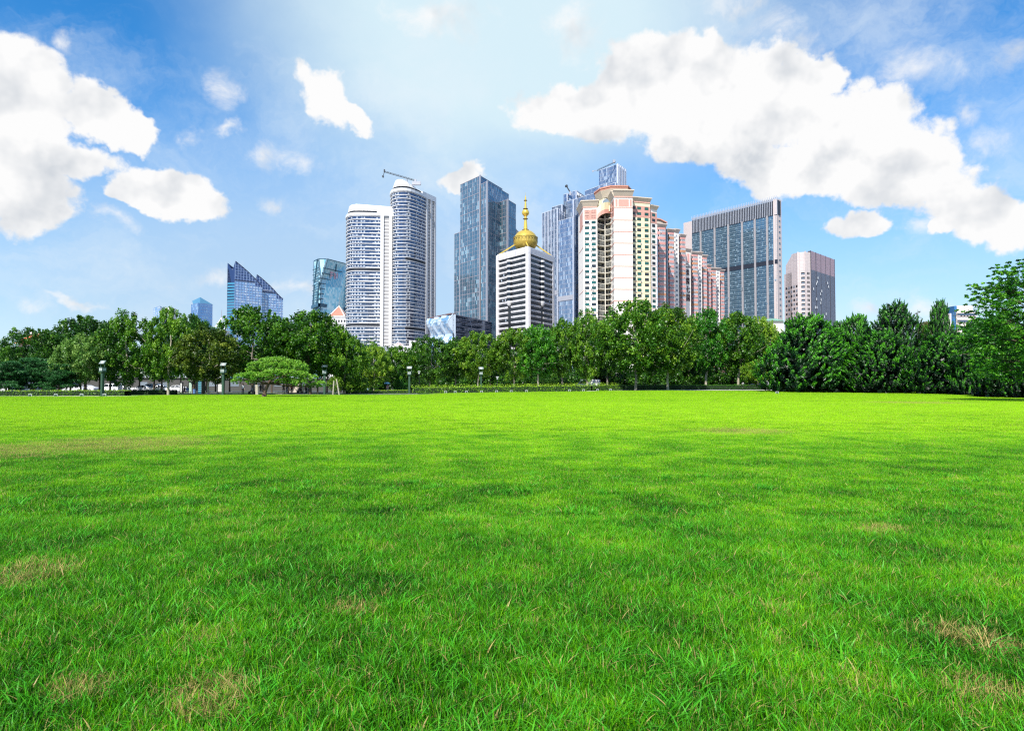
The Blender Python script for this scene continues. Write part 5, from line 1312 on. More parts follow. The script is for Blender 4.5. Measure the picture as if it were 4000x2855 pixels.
# big bright tree at the right edge: long level sprays
def edge_tree():
    g = np.random.default_rng(77); Y = 62; px = 2290/.56875; x, y, zg = place(px, Y); s = Y/FPX/.56875
    r = empty('broadleaf_tree', (x, y, zg), 'big bright green tree overhanging at the right edge, with long level sprays of leaves', 'tree')
    cc, rad = [], []; H = ZAT((px, 575/.56875), Y)-zg
    for i in range(300):
        a = g.uniform(0, 2*math.pi); z = g.uniform(.22, 1.0); R_ = (5.6*(1-((z-.45)/.60)**2)**.5 if z < 1.0 else 1)*g.uniform(.75, 1.12)
        n_ = 7
        for k in range(3 if i % 2 else 4, n_+1):
            t = k/n_; cc.append((math.cos(a)*R_*t+g.normal()*.15, math.sin(a)*R_*t+g.normal()*.15, H*(z-.12)+H*.10*t**1.5+g.normal()*.10)); rad.append(.42*(1.15-t*.6))
    for i in range(420):
        d_ = unit(g.normal(size=3)); q_ = g.random()**.4; cc.append((d_[0]*5.2*q_, d_[1]*5.2*q_, H*.50+d_[2]*H*.40*q_)); rad.append(.75)
    cc = np.array(cc); C, N = clouds(cc, np.array(rad), 30, g, up=1.1, flat=.42); n = len(C); q = .155*g.uniform(.7, 1.3, n)
    V = leaves(C, N, q*1.4, q*.8, g); tn = np.clip(np.repeat(g.normal(.5, .18, len(cc)), 30)+g.normal(0, .14, n), 0, 1)
    me = fast_mesh('crown', V, n, [L_bright], tn); o = bpy.data.objects.new('crown', me); COL.objects.link(o); o.parent = r
    m_ = MB(); m_.tube((0,0,-.1), (.1,0,H*.5), .28, .18, n=8); m_.tube((.1,0,H*.5), (0,0,H*.95), .18, .04, n=6)
    for c in cc[::23]: m_.tube((.05,0,max(c[2]-1.2, H*.25)), tuple(c), .07, .02, n=4)
    m_.build('trunk', bark_d, r)
edge_tree()
# bonsai-like pine on the lawn
def bonsai():
    Y = 86; x, y, zg = place(1032, Y); k = .0132
    r = empty('bonsai_pine', (x, y, zg), 'low flat-topped pine with bright needles standing alone on the lawn', 'pine tree')
    P = lambda X, Z_: ((X-830)*k, (1497-Z_)*k)
    pads = []
    for (X, Z_, rx, rz, yy, ry) in ((860,1135,90,38,.3,1.1),(960,1140,120,42,-.4,1.4),(1090,1160,100,40,.2,1.3),(1190,1190,70,36,-.3,1.0),(760,1170,80,34,-.3,1.1),(700,1215,70,30,.6,1.0),
        (640,1285,85,34,-.5,1.2),(560,1330,46,26,0,.7),(740,1275,100,34,-1.2,1.1),(860,1290,110,34,-1.6,1.0),(980,1250,120,36,-1.8,1.2),(1100,1255,110,38,-1.5,1.2),
        (1210,1270,90,36,-1.0,1.1),(1280,1300,80,34,-.2,1.1),(1370,1355,62,30,-.1,.8),(1200,1345,90,30,-1.2,1.0),(1060,1325,110,28,-.3,1.6),(840,1230,200,46,1.2,1.6),(1040,1220,190,46,1.6,1.6),(1300,1370,70,24,.8,.9),(700,1335,60,24,.6,.9),
        (960,1190,150,40,-1.2,1.0)):
        a, b = P(X, Z_+20); pads.append((a, yy, b-.15, rx*k, ry, rz*k*1.25))
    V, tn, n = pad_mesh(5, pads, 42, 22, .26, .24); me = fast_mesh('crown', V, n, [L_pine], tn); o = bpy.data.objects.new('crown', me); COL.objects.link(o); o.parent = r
    m_ = MB(); tp = [(0,0,-.05),(.05,0,.5),(.25,0,1.1),(.55,0,1.7),(.9,.1,2.3),(1.1,.1,3.0)]; rs = [.33,.26,.23,.2,.16,.12]
    for a, b, ra, rb in zip(tp, tp[1:], rs, rs[1:]): m_.tube(a, b, ra, rb, n=10, cap=False)
    for q in pads: 
        b0 = tp[3] if q[2] < 3 else tp[4]; m_.tube(b0, ((b0[0]+q[0])/2, q[1]/2, (b0[2]+q[2])/2-.15), .09, .06, n=5, cap=False); m_.tube(((b0[0]+q[0])/2, q[1]/2, (b0[2]+q[2])/2-.15), (q[0], q[1], q[2]), .06, .02, n=5, cap=False)
    m_.build('trunk', mat('pine_bark', (.16, .10, .07), .9, var=.4, scale=7), r)
bonsai()
# low dark pines, far left
def dark_pines():
    me = None
    for i, (cx, top, wd, Y, lab) in enumerate(((20,800,110,96,'dark low pine cut by the left edge, behind the left hedge'), (75,792,110,100,'dark low pine, middle one of the three behind the left hedge'), (132,806,96,98,'dark low pine nearest the pale silvery tree'))):
        px = cx/.56875; x, y, zg = place(px, Y); H = ZAT((px, top/.56875), Y)-zg; W_ = wd/.56875*Y/FPX
        if me is None:
            g = np.random.default_rng(3); pads = []
            for k in range(46):
                z = g.uniform(.9, 4.6); R_ = 3.0*(1-(z-1)/4.6)**.6; a = g.uniform(0, 6.28); q = R_*g.uniform(.2, .95); pads.append((q*math.cos(a), q*math.sin(a), z, g.uniform(.5, .95), g.uniform(.5, .95), .3))
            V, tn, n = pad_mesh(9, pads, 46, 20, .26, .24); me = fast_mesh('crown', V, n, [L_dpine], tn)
            m_ = MB(); m_.tube((0,0,-.1), (.1,0,4.4), .16, .04, n=7)
            for q in pads[::3]: m_.tube((0,0,q[2]-.4), q[:3], .05, .02, n=4)
            tm = m_.build('trunk', bark_d, link=False).data
        r = bpy.data.objects.new('dark_pine', None); COL.objects.link(r); r.location = (x, y, zg); r.rotation_euler = (0, 0, i*2.1); tag(r, lab, 'pine tree', 'dark pines at the far left')
        for nm, d in (('crown', me), ('trunk', tm)): o = bpy.data.objects.new(nm, d); COL.objects.link(o); o.parent = r; o.scale = (W_/6.4, W_/6.4, H/5.1)
dark_pines()
# sparse larches and a yellow willow mass behind the junipers
def larches():
    for cx, top, Y, wd, dens, lab in ((2042,688,150,26,1,'sparse dry larch tip just right of the peaked juniper'), (2058,716,150,62,9,'yellow-green feathery tree between the peaked and the column juniper'), (2127,686,150,34,.8,'bare thin-trunked larch standing before the white hotel'), (1925,722,160,30,1,'grey-leaved tree tip poking over the lower junipers')):
        px = cx/.56875; x, y, zg = place(px, Y); H = ZAT((px, top/.56875), Y)-zg; W_ = wd/.56875*Y/FPX; g = np.random.default_rng(int(cx))
        r = empty('larch_tree', (x, y, zg), lab, 'tree', 'sparse trees behind the junipers')
        m_ = MB(); m_.tube((0,0,-.1), (0,0,H), .2, .03, n=6); cc = []
        for k in range(int(60+20*dens)):
            z = H*g.uniform(.45, .99); a = g.uniform(0, 6.28); L = W_/2*(1-((z/H-.45)/.6))**.5*g.uniform(.5, 1); e = (L*math.cos(a), L*math.sin(a), z+L*.12); m_.tube((0,0,z), e, .035, .012, n=3, cap=False)
            for t in (.4, .6, .8, 1): cc.append((e[0]*t, e[1]*t, z+L*.12*t))
        m_.build('trunk', bark_d, r); nl = max(3, int(5*dens)); C, N = clouds(np.array(cc), np.full(len(cc), .22+.03*dens), nl, g); n = len(C); q = .16*g.uniform(.6, 1.3, n)
        me = fast_mesh('crown', leaves(C, N, q, q*.6, g), n, [L_dry if dens != 1 else mat_dryd], np.clip(g.normal(.5, .2, n), 0, 1)); o = bpy.data.objects.new('crown', me); COL.objects.link(o); o.parent = r
mat_dryd = leaf_material('brown_larch', (.05,.04,.02), (.12,.10,.045), (.2,.2,.08))
larches()
# the wood behind, read as one mass
def woodland():
    g = np.random.default_rng(99); Cs, Ns, tn = [], [], []; m_ = MB()
    def add(cx, top, wd, Y, lowf=.18, bright=.0):
        px = cx/.56875; x, y, zg = place(px, Y); H = ZAT((px, top/.56875), Y)-zg; W_ = wd/.56875*Y/FPX
        P = crown_points(g, 90, 'egg'); cc = np.stack([x+P[:,0]*W_*.5, y+P[:,1]*W_*.5, zg+H*(.5+lowf/2)+P[:,2]*H*(.5-lowf/2)], 1)
        C, N = clouds(cc, g.uniform(.6, 1.1, 90), 34, g); Cs.append(C); Ns.append(N); tn.append(np.repeat(g.normal(.35+bright, .15, 90), 34)+g.normal(0, .12, len(C)))
        m_.tube((x, y, zg-.1), (x, y, zg+H*.6), .2, .08, n=6)
    for cx in np.arange(795, 1760, 26): add(cx+g.normal()*6, 775-(cx > 1180)*28+g.normal()*8, 60, g.uniform(162, 190), .06)
    for cx in np.arange(790, 1760, 22): add(cx+g.normal()*6, 826+g.normal()*7, 46, g.uniform(158, 176), .0)
    for cx in np.arange(-20, 790, 30): add(cx+g.normal()*6, 756+g.normal()*10, 62, g.uniform(132, 150), .26)
    for cx in np.arange(1700, 2400, 30): add(cx+g.normal()*6, 752+g.normal()*8, 70, g.uniform(145, 165), .02)
    C = np.vstack(Cs); n = len(C); q = .33*g.uniform(.6, 1.3, n)
    me = fast_mesh('woodland', leaves(C, np.vstack(Ns), q*1.2, q, g), n, [L_dark], np.clip(np.concatenate(tn), 0, 1)); o = bpy.data.objects.new('woodland', me); COL.objects.link(o); tag(o, 'dark mass of trees behind the park edge, under and between the nearer crowns', 'woodland', kind='stuff')
    t = m_.build('trunk', bark_d, o)
woodland()
# young trees and understorey shrubs with thin stems at the left of the middle
def shrubs():
    spots = [(745,836,30,110,'leafy young shrub by the leaning poles, left of the low clipped hedge'), (778,842,34,112,'young shrub with thin white stems, second from the leaning poles'), (800,838,34,113,'young shrub at the right end of the thin-stemmed row')]
    spots += [(1655+0,842,0,0,'')][:0]
    for cx, top, wd, Y, lab in spots: tree('shrub', cx, top, wd, Y, 'dome', 4, L_yell, 'p', lab, 'shrub', 'thin-stemmed shrubs')
    for cx, top, wd, Y, lab in ((925,838,34,150,'round shrub in the shade right of the fourth lamp post'), (1205,842,40,152,'dull green shrub behind the hedge under the hotel tower tree'), (1240,838,46,152,'wide dull shrub behind the hedge left of the parked minivan')): tree('shrub', cx, top, wd, Y, 'dome', 6, L_dark, 'd', lab, 'shrub', 'shaded shrubs behind the hedge')
shrubs()

# ------------------------------------------------------------------ hedges
def hedge(pts, w_, h, lm, label, ragged=0., dens=55, size=.11, mound=0.):
    g = np.random.default_rng(int(abs(pts[0][0])*10)+3); Cs, Ns, tn = [], [], []; m_ = MB()
    r = None
    for (a, b) in zip(pts, pts[1:]):
        A, B_ = Vector(a), Vector(b); L = (B_-A).length; d = (B_-A)/L; nn = Vector((d.y, -d.x))
        n = int(L*dens*(w_+h*1.3)); u = g.random(n)*L; k = g.random(n)*(w_+2*h); 
        off_, zz_ = np.where(k < h, w_/2, np.where(k < h+w_, w_/2-(k-h), -w_/2)), np.where(k < h, k, np.where(k < h+w_, h, k-h-w_))
        x = A.x+d.x*u+nn.x*off_; y = A.y+d.y*u+nn.y*off_
        bump = .05*np.sin(u*2.1)+.04*np.sin(u*5.3+1)+mound*np.sin(u*.5)
        z = gz(x, y)+zz_*(1+bump)+np.where(zz_ >= h, g.random(n)**3*ragged, 0)
        C = np.stack([x, y, z], 1)+g.normal(size=(n, 3))*.05
        top = (zz_ >= h)[:, None]; N = np.where(top, np.array([0, 0, 1.]), np.array([nn.x, nn.y, .1])*np.sign(off_)[:, None])+g.normal(size=(n, 3))*.5
        Cs.append(C); Ns.append(N); tn.append(g.normal(.5, .2, n)+np.where(zz_ >= h, .3, -.15))  # lit top and dimmer sides painted into the leaf tone
        k_ = max(2, int(L/6))
        for i in range(k_):
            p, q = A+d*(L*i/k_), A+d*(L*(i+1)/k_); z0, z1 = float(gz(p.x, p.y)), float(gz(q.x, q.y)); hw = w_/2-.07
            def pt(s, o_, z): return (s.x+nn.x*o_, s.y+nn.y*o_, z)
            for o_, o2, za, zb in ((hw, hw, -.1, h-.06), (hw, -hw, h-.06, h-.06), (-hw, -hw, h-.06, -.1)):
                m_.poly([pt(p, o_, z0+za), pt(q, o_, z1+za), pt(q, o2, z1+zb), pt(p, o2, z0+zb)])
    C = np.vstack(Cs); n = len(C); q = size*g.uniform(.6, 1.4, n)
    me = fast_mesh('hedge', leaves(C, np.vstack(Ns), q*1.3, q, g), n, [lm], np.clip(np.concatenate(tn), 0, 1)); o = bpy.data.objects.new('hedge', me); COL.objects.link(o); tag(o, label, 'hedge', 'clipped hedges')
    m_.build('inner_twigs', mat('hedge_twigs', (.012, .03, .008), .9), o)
def hp(px, Y): return (XAT((px, 1503), Y), Y)
L_hedge = leaf_material('hedge_leaf', (.03,.12,.008), (.16,.40,.012), (.50,.75,.05)); L_hd = leaf_material('dark_hedge_leaf', (.015,.08,.008), (.04,.16,.012), (.12,.32,.02))
hedge([hp(-160, 93), hp(500, 96)], 2.4, .72, L_hedge, 'low clipped hedge with bright flat top at the far left, behind the first lamp post', size=.09)
hedge([hp(505, 106), hp(690, 108)], 1.6, .72, L_hd, 'short dark shaded hedge between the two pale trunks right of the first lamp post', size=.09)
hedge([hp(1352, 117), hp(1400, 118)], 1.2, .55, L_hd, 'short shaded piece of hedge by the thin-stemmed shrubs')
hedge([hp(1400, 122), hp(1612, 126)], 2.2, .5, L_hedge, 'very low clipped hedge behind the fourth lamp post', size=.09)
hedge([hp(1606, 122), hp(1800, 125), hp(2050, 128), hp(2300, 131), hp(2420, 134)], 2.6, 1.0, L_hedge, 'long sunlit hedge across the middle with ragged yellow-green shoots on top', ragged=.55, size=.12)
hedge([hp(2420, 134), hp(2640, 137), hp(2830, 139), hp(3010, 140)], 2.2, .95, L_hd, 'darker hedge running right from the tallest middle tree to the silver van', size=.11)
# ------------------------------------------------------------------ lamp posts
postg = mat('dark_green_paint', (.035, .085, .05), .5, var=.12, scale=3); refl = mat('reflector_plate', (.26, .31, .28), .4, metal=.1, var=.05); refd = mat('reflector_disc', (.75, .78, .76), .3, var=.02)
slitm = mat('lamp_slit', (.62, .66, .64), .4)
def lamp_post(px, H, yaw, label):
    Y = 4.9*FPX/H; x, y, z = place(px, Y)
    r = empty('lamp_post', (x, y, z), label, 'lamp post', 'green square lamp posts along the lawn', rz=yaw); r.scale = (.925,)*3
    m_ = MB(); m_.box(-.17, .17, -.17, .17, -.1, 3.55); m_.box(-.24, .24, -.24, .24, -.1, .06); m_.box(-.38, .38, -.38, .38, 3.55, 3.68); m_.build('post', postg, r)
    m_ = MB(); m_.box(-.34, .34, -.34, .34, 3.68, 4.22); m_.box(-.40, .40, -.40, .40, 4.22, 4.30); hd = m_.build('lantern_box', postg, r)
    for k, u in enumerate((-.20, 0, .20)):
        m_ = MB(); m_.box(u-.055, u+.055, -.352, -.338, 3.75, 4.16); m_.box(-.352, -.338, u-.055, u+.055, 3.75, 4.16); m_.box(.338, .352, u-.055, u+.055, 3.75, 4.16); m_.build('light_slit', slitm, r)
    m_ = MB()
    for s in (-.36, .36): m_.box(s-.045, s+.045, -.06, .06, 4.30, 4.95)
    m_.build('bracket', postg, r)
    M = Matrix.Translation((0, -.05, 4.98)) @ Matrix.Rotation(R(-38), 4, 'X')
    m_ = MB(); m_.box(-.50, .50, -.04, .10, -.30, .30, M=M); m_.box(-.54, .54, -.08, .12, .30, .34, M=M); m_.build('reflector_housing', postg, r)
    m_ = MB(); m_.box(-.49, .49, -.06, -.042, -.29, .29, M=M); pl = m_.build('reflector_plate', refl, r)
    m_ = MB(); m_.poly([M @ Vector((.20*math.cos(t), -.066, .20*math.sin(t))) for t in [-2*math.pi*k/20 for k in range(20)]][::-1]); m_.build('disc', refd, pl)
lamp_post(400, 140, R(-18), 'first green lamp post from the left, tallest in the picture, before the low hedge')
lamp_post(872, 127, R(-10), 'second lamp post from the left, beside the bronze-leaved tree')
lamp_post(1268, 117, R(0), 'third lamp post, at the right tips of the bonsai pine')
lamp_post(1599, 106, R(2), 'fourth lamp post, at the left end of the long sunlit hedge')
lamp_post(1879, 99, R(10), 'fifth and farthest lamp post, rising from behind the long hedge')
# ------------------------------------------------------------------ ground floodlights
fw_ = mat('floodlight_grey', (.66, .68, .66), .4); fg = mat('floodlight_glass', (.06, .10, .08), .1)
fl0 = None
names = ['leftmost one, nearest the picture edge', 'second from the left', 'third, halfway along the left hedge', 'just right of the first lamp post foot']
spots = [(118, 86, 'dim ground floodlight at the foot of the left hedge, nearest the picture edge'), (219, 86.5, 'green-glassed ground floodlight, second from the edge at the left hedge'), (320, 87, 'white ground floodlight halfway along the left hedge'), (409, 88, 'ground floodlight half hidden right of the first lamp post foot'),
 (1741, 119, 'ground floodlight right of the fourth lamp post, first along the long hedge'), (1778, 119.5, 'ground floodlight second along the long hedge, left of the fifth lamp post'), (1822, 120, 'ground floodlight third along the long hedge'), (1881, 121, 'ground floodlight directly below the fifth lamp post'),
 (1940, 122, 'ground floodlight first right of the fifth lamp post'), (1997, 123, 'ground floodlight second right of the fifth lamp post'), (2056, 124, 'ground floodlight third right of the fifth lamp post, before the wide gap'), (2224, 126, 'ground floodlight first after the wide gap at the long hedge'),
 (2279, 127, 'ground floodlight below the white van at the long hedge'), (2334, 128, 'ground floodlight right of the pale slab at the long hedge'), (2385, 129, 'last ground floodlight, at the dark right end of the long hedge'), (3035, 104, 'lone ground floodlight at the foot of the broad dome juniper')]
for i, (px, Y, lab) in enumerate(spots):
    x, y, z = place(px, Y)
    if fl0 is None:
        fl0 = empty('ground_floodlight', (x, y, z), lab, 'floodlight', 'small ground floodlights along the hedges')
        m_ = MB()
        for s in (-.21, .17): m_.box(s, s+.05, -.05, .05, 0, .36)
        m_.box(-.21, .22, -.06, .06, .33, .38); m_.build('bracket', fw_, fl0); m_ = MB(); m_.box(-.15, .15, -.10, .10, .08, .30); m_.build('lamp_head', fg, fl0)
    else:
        c = copy_tree(fl0); c.location = (x, y, z); c['label'] = lab
pl_ = MB(); x, y, z = place(2310, 126); pl_.box(-.9, .9, -.5, .5, -.05, .07); o = pl_.build('stone_slab', mat('pale_slab', (.62, .58, .50), .8), loc=(x, y, z)); tag(o, 'flat pale stone slab lying on the grass before the long hedge', 'stone slab')
# slim path lamps
for px, Y, H, lab in ((1637, 131, 4.2, 'slim path lamp with white head behind the left part of the long hedge'), (1943, 132, 3.0, 'slim path lamp with flat cap in the shade under the domed tower trees')):
    x, y, z = place(px, Y); r = empty('path_lamp', (x, y, z), lab, 'path lamp'); m_ = MB(); m_.tube((0,0,-.1), (0,0,H-.5), .05, n=8); m_.build('pole', darkm, r)
    m_ = MB(); m_.tube((0,0,H-.5), (0,0,H-.1), .16, .18, n=10); m_.tube((0,0,H-.1), (0,0,H), .34, .2, n=12); m_.build('lamp_head', fw_, r)
# leaning support poles
for i, (x0, y0, x1, y1, lab) in enumerate(((2060, 395, 2052, 585, 'upright white pole beside the leaning one, right of the third lamp post'), (2105, 365, 2165, 602, 'white pole leaning left, right of the third lamp post'), (685, 470, 705, 628, 'broad pale leaning plank-like pole left of the bonsai pine trunk'))):
    f = lambda X, Yp: (850+X/4.552, 1400+Yp/4.552); Y = 104; g0 = place(f(x1, y1)[0], Y); tp = (XAT(f(x0, y0), Y), Y+.3, ZAT(f(x0, y0), Y))
    m_ = MB(); m_.tube((0,0,-.1), (tp[0]-g0[0], .3, tp[2]-g0[2]), .11 if i < 2 else .26, .09 if i < 2 else .24, n=8); o = m_.build('support_pole', bark_p, loc=g0); tag(o, lab, 'pole', 'pale poles between the left trees')

# ------------------------------------------------------------------ parked vehicles
def car_mesh(kind):
    """side profile swept across the width, with inset glass, wheels and lamps"""
    if kind == 'sedan':
        low = [(-2.25,.35),(-2.25,.75),(-2.1,.92),(-1.2,1.0),(-.95,1.02)]; prof = [(-2.25,.32),(-2.28,.7),(-2.15,.9),(-1.15,1.0),(-.55,1.42),(.55,1.46),(1.35,1.08),(2.1,1.0),(2.28,.75),(2.25,.32)]; glass_ = [(-1.02,1.03),(-.52,1.37),(.52,1.40),(1.18,1.08)]; Wd = .88; W2 = .66
    elif kind == 'minivan':
        prof = [(-2.1,.32),(-2.15,.75),(-1.95,.98),(-1.35,1.12),(-.75,1.72),(-.3,1.84),(1.9,1.84),(2.1,1.2),(2.12,.32)]; glass_ = [(-1.25,1.15),(-.72,1.66),(1.8,1.68),(1.95,1.15)]; Wd = .85; W2 = .74
    else:
        prof = [(-2.6,.35),(-2.65,.95),(-2.35,1.25),(-1.75,2.1),(-1.4,2.25),(2.4,2.25),(2.6,2.0),(2.6,.35)]; glass_ = [(-2.2,1.3),(-1.72,1.98),(-.4,2.0),(-.4,1.3)]; Wd = .95; W2 = .85
    wb = 1.35 if kind != 'van' else 1.6
    B = MB(); n = len(prof)
    ht = max(p[1] for p in prof); belt = 1.05 if kind != 'van' else 1.3
    wy = lambda z: Wd if z <= belt else Wd+(W2-Wd)*(z-belt)/(ht-belt)
    Lp = [(x, -wy(z), z) for x, z in prof]; Rp = [(x, wy(z), z) for x, z in prof]
    B.poly(Lp[::-1] if False else Lp); B.poly(Rp[::-1])
    for i in range(n-1): B.poly([Lp[i+1], Lp[i], Rp[i], Rp[i+1]])
    G = MB(); o_ = .015
    for s in (-1, 1):
        q = [(x, s*(wy(z)+o_), z) for x, z in glass_]; k = len(q)
        G.poly(q if s < 0 else q[::-1])
        for xx in (-.05, .9): B.box(xx-.05, xx+.05, s*(wy(belt)+.0)-.03, s*(wy(belt))+.03, belt, belt+.06)
    P2 = MB()
    for s in (-1, 1):
        for xx in ((.05, .95) if kind == 'minivan' else (.0,)): P2.poly([(xx-.05, s*(wy(belt)+.03), belt+.06), (xx+.05, s*(wy(belt)+.03), belt+.06), (xx+.05, s*(wy(ht-.1)+.03), ht-.1), (xx-.05, s*(wy(ht-.1)+.03), ht-.1)])
    i0 = max(range(n-1), key=lambda i: 0 if not (prof[i][0] < -.4) else prof[i+1][1]-prof[i][1] if prof[i][1] >= .95 else 0)
    a, b = prof[i0], prof[i0+1]; la = lambda t: (a[0]+(b[0]-a[0])*t-.02, a[1]+(b[1]-a[1])*t+.02)
    (xa, za), (xb, zb) = la(.08), la(.92); G.poly([(xa, wy(za)-.1, za), (xa, -wy(za)+.1, za), (xb, -wy(zb)+.08, zb), (xb, wy(zb)-.08, zb)])
    Wm = MB(); Wm.tube((0,-.10,0), (0,.10,0), .32, n=16); Hm = MB(); Hm.tube((0,-.115,0), (0,.115,0), .19, n=10)
    H = MB(); H.box(-.03, .03, -.16, .16, -.08, .08)
    return B, G, P2, Wm, Hm, H, wb, Wd, prof
paintw = mat('white_car_paint', (.80, .80, .82), .25, var=.01); paints = mat('silver_car_paint', (.55, .57, .60), .3, metal=.4, var=.01); paintb = mat('blue_grey_car_paint', (.25, .38, .52), .3, var=.01); paintd = mat('dark_car_paint', (.05, .055, .07), .25, var=.01)
cglass = mat('car_window_glass', (.02, .03, .035), .05, var=0); rubber = mat('tyre_rubber', (.015, .015, .015), .8); hub = mat('wheel_rim', (.5, .5, .52), .35, metal=.5); hl = mat('headlamp', (.8, .8, .78), .1)
CK = {}
def vehicle(kind, px, Y, rz, paint, label, group='cars parked beyond the trees'):
    key = (kind, paint.name)
    x, y, z = place(px, Y)
    if key not in CK:
        B, G, P2, Wm, Hm, H, wb, Wd, prof = car_mesh(kind)
        r = empty('parked_car' if kind == 'sedan' else ('minivan' if kind == 'minivan' else 'white_van'), (x, y, z), label, 'car' if kind == 'sedan' else 'van', group, rz=rz)
        B.build('body', paint, r); G.build('window', cglass, r); P2.build('pillar', paint, r)
        for sx in (-wb, wb):
            for sy in (-Wd+.06, Wd-.06):
                w0 = Wm.build('tyre', rubber, r, loc=(sx, sy, .32)); h_ = Hm.build('rim', hub, w0)
        for sy in (-.6, .6): H.build('headlight', hl, r, loc=(prof[1][0]-.0, sy, .68))
        CK[key] = r; return r
    c = copy_tree(CK[key]); c.location = (x, y, z); c.rotation_euler = (0, 0, rz); c['label'] = label
    if group: c['group'] = group
    return c
asph_y = 150
for kind, px, Y, rz, paint, lab in (
 ('sedan', 292, 148, 0.05, paintw, 'white parked car seen first left of the first lamp post, above the hedge'),
 ('sedan', 340, 150, -.1, paintw, 'white parked car immediately left of the first lamp post'),
 ('minivan', 432, 149, .0, paintw, 'white minivan immediately right of the first lamp post'),
 ('sedan', 468, 152, .1, paints, 'silver parked car between the first lamp post and the first white trunk'),
 ('sedan', 558, 150, .05, paintw, 'white parked car just right of the first pale trunk'),
 ('minivan', 590, 152, -.05, paintw, 'white minivan halfway between the two pale trunks'),
 ('sedan', 630, 150, .1, paints, 'silver parked car just left of the second pale trunk'),
 ('sedan', 692, 138, .0, paintw, 'white car with visible front wheel right of the second pale trunk'),
 ('sedan', 248, 149, .1, paintd, 'dark parked car under the silvery tree, leftmost of the parked cars'),
 ('sedan', 1475, 160, .0, paintb, 'blue-grey parked car left of the umbrella, in deep shade'),
 ('sedan', 1500, 168, .3, paints, 'silver parked car between the blue-grey car and the umbrella'),
 ('sedan', 1622, 165, .0, paints, 'silver car glimpsed right of the fourth lamp post')):
    vehicle(kind, px, Y, rz, paint, lab)
vehicle('van', 2298, 152, 0, paintw, 'boxy white van showing its roof above the long hedge', 'vans behind the hedges')
v = vehicle('minivan', 2962, 150, 0, paints, 'silver minivan behind the dark hedge beside the first juniper', 'vans behind the hedges')

# ------------------------------------------------------------------ people
skin = mat('skin', (.55, .36, .27), .6); hairm = mat('black_hair', (.012, .010, .010), .6)
cloth = {k: mat('cloth_'+k, c, .9, var=.06, scale=8) for k, c in dict(white=(.75,.75,.76), dark=(.03,.03,.035), blue=(.10,.20,.45), red=(.35,.05,.05), grey=(.3,.3,.32), beige=(.55,.48,.38), pink=(.6,.3,.4)).items()}
def body_mesh(pose):
    if pose == 'stand':
        J = {'pel':(0,0,.95,.155),'wai':(0,0,1.10,.135),'che':(0,0,1.32,.16),'nec':(0,0,1.47,.055),'chin':(0,-.02,1.54,.075),'hea':(0,-.01,1.63,.10),'top':(0,0,1.70,.06),
             'shl':(-.18,0,1.40,.06),'ell':(-.23,.02,1.13,.045),'wrl':(-.22,-.08,.88,.032),'hal':(-.21,-.10,.80,.036),'fil':(-.20,-.12,.72,.02),'shr':(.18,0,1.40,.06),'elr':(.24,.02,1.13,.045),'wrr':(.22,-.08,.88,.032),'har':(.21,-.10,.80,.036),'fir':(.20,-.12,.72,.02),
             'hil':(-.09,0,.88,.10),'knl':(-.10,-.02,.50,.062),'anl':(-.11,.03,.09,.042),'tol':(-.12,-.15,.035,.035),'hir':(.09,0,.88,.10),'knr':(.10,-.04,.50,.062),'anr':(.12,.02,.09,.042),'tor':(.13,-.16,.035,.035)}
    else:
        J = {'pel':(0,0,.50,.16),'wai':(0,-.02,.68,.14),'che':(0,-.05,.90,.16),'nec':(0,-.06,1.05,.055),'chin':(0,-.09,1.12,.075),'hea':(0,-.09,1.21,.10),'top':(0,-.08,1.28,.06),
             'shl':(-.18,-.05,.98,.06),'ell':(-.22,-.10,.74,.045),'wrl':(-.12,-.32,.66,.032),'hal':(-.09,-.38,.64,.034),'fil':(-.07,-.44,.62,.02),'shr':(.18,-.05,.98,.06),'elr':(.22,-.10,.74,.045),'wrr':(.12,-.32,.66,.032),'har':(.09,-.38,.64,.034),'fir':(.07,-.44,.62,.02),
             'hil':(-.10,-.08,.50,.10),'knl':(-.12,-.45,.50,.065),'anl':(-.12,-.42,.09,.042),'tol':(-.13,-.58,.035,.035),'hir':(.10,-.08,.50,.10),'knr':(.12,-.45,.50,.065),'anr':(.13,-.40,.09,.042),'tor':(.14,-.56,.035,.035)}
    E = 'pel wai,wai che,che nec,nec chin,chin hea,hea top,che shl,shl ell,ell wrl,wrl hal,hal fil,che shr,shr elr,elr wrr,wrr har,har fir,pel hil,hil knl,knl anl,anl tol,pel hir,hir knr,knr anr,anr tor'
    K = list(J); me = bpy.data.meshes.new('b'); me.from_pydata([J[k][:3] for k in K], [tuple(K.index(q) for q in e.split()) for e in E.split(',')], [])
    o = bpy.data.objects.new('b', me); COL.objects.link(o); md = o.modifiers.new('s', 'SKIN')
    for k, sv in zip(K, me.skin_vertices[0].data): sv.radius = (J[k][3],)*2; sv.use_root = (k == 'pel')
    o.modifiers.new('u', 'SUBSURF').levels = 1; bpy.context.view_layer.update()
    m2 = bpy.data.meshes.new_from_object(o.evaluated_get(bpy.context.evaluated_depsgraph_get())); bpy.data.objects.remove(o); return m2
BM = {}
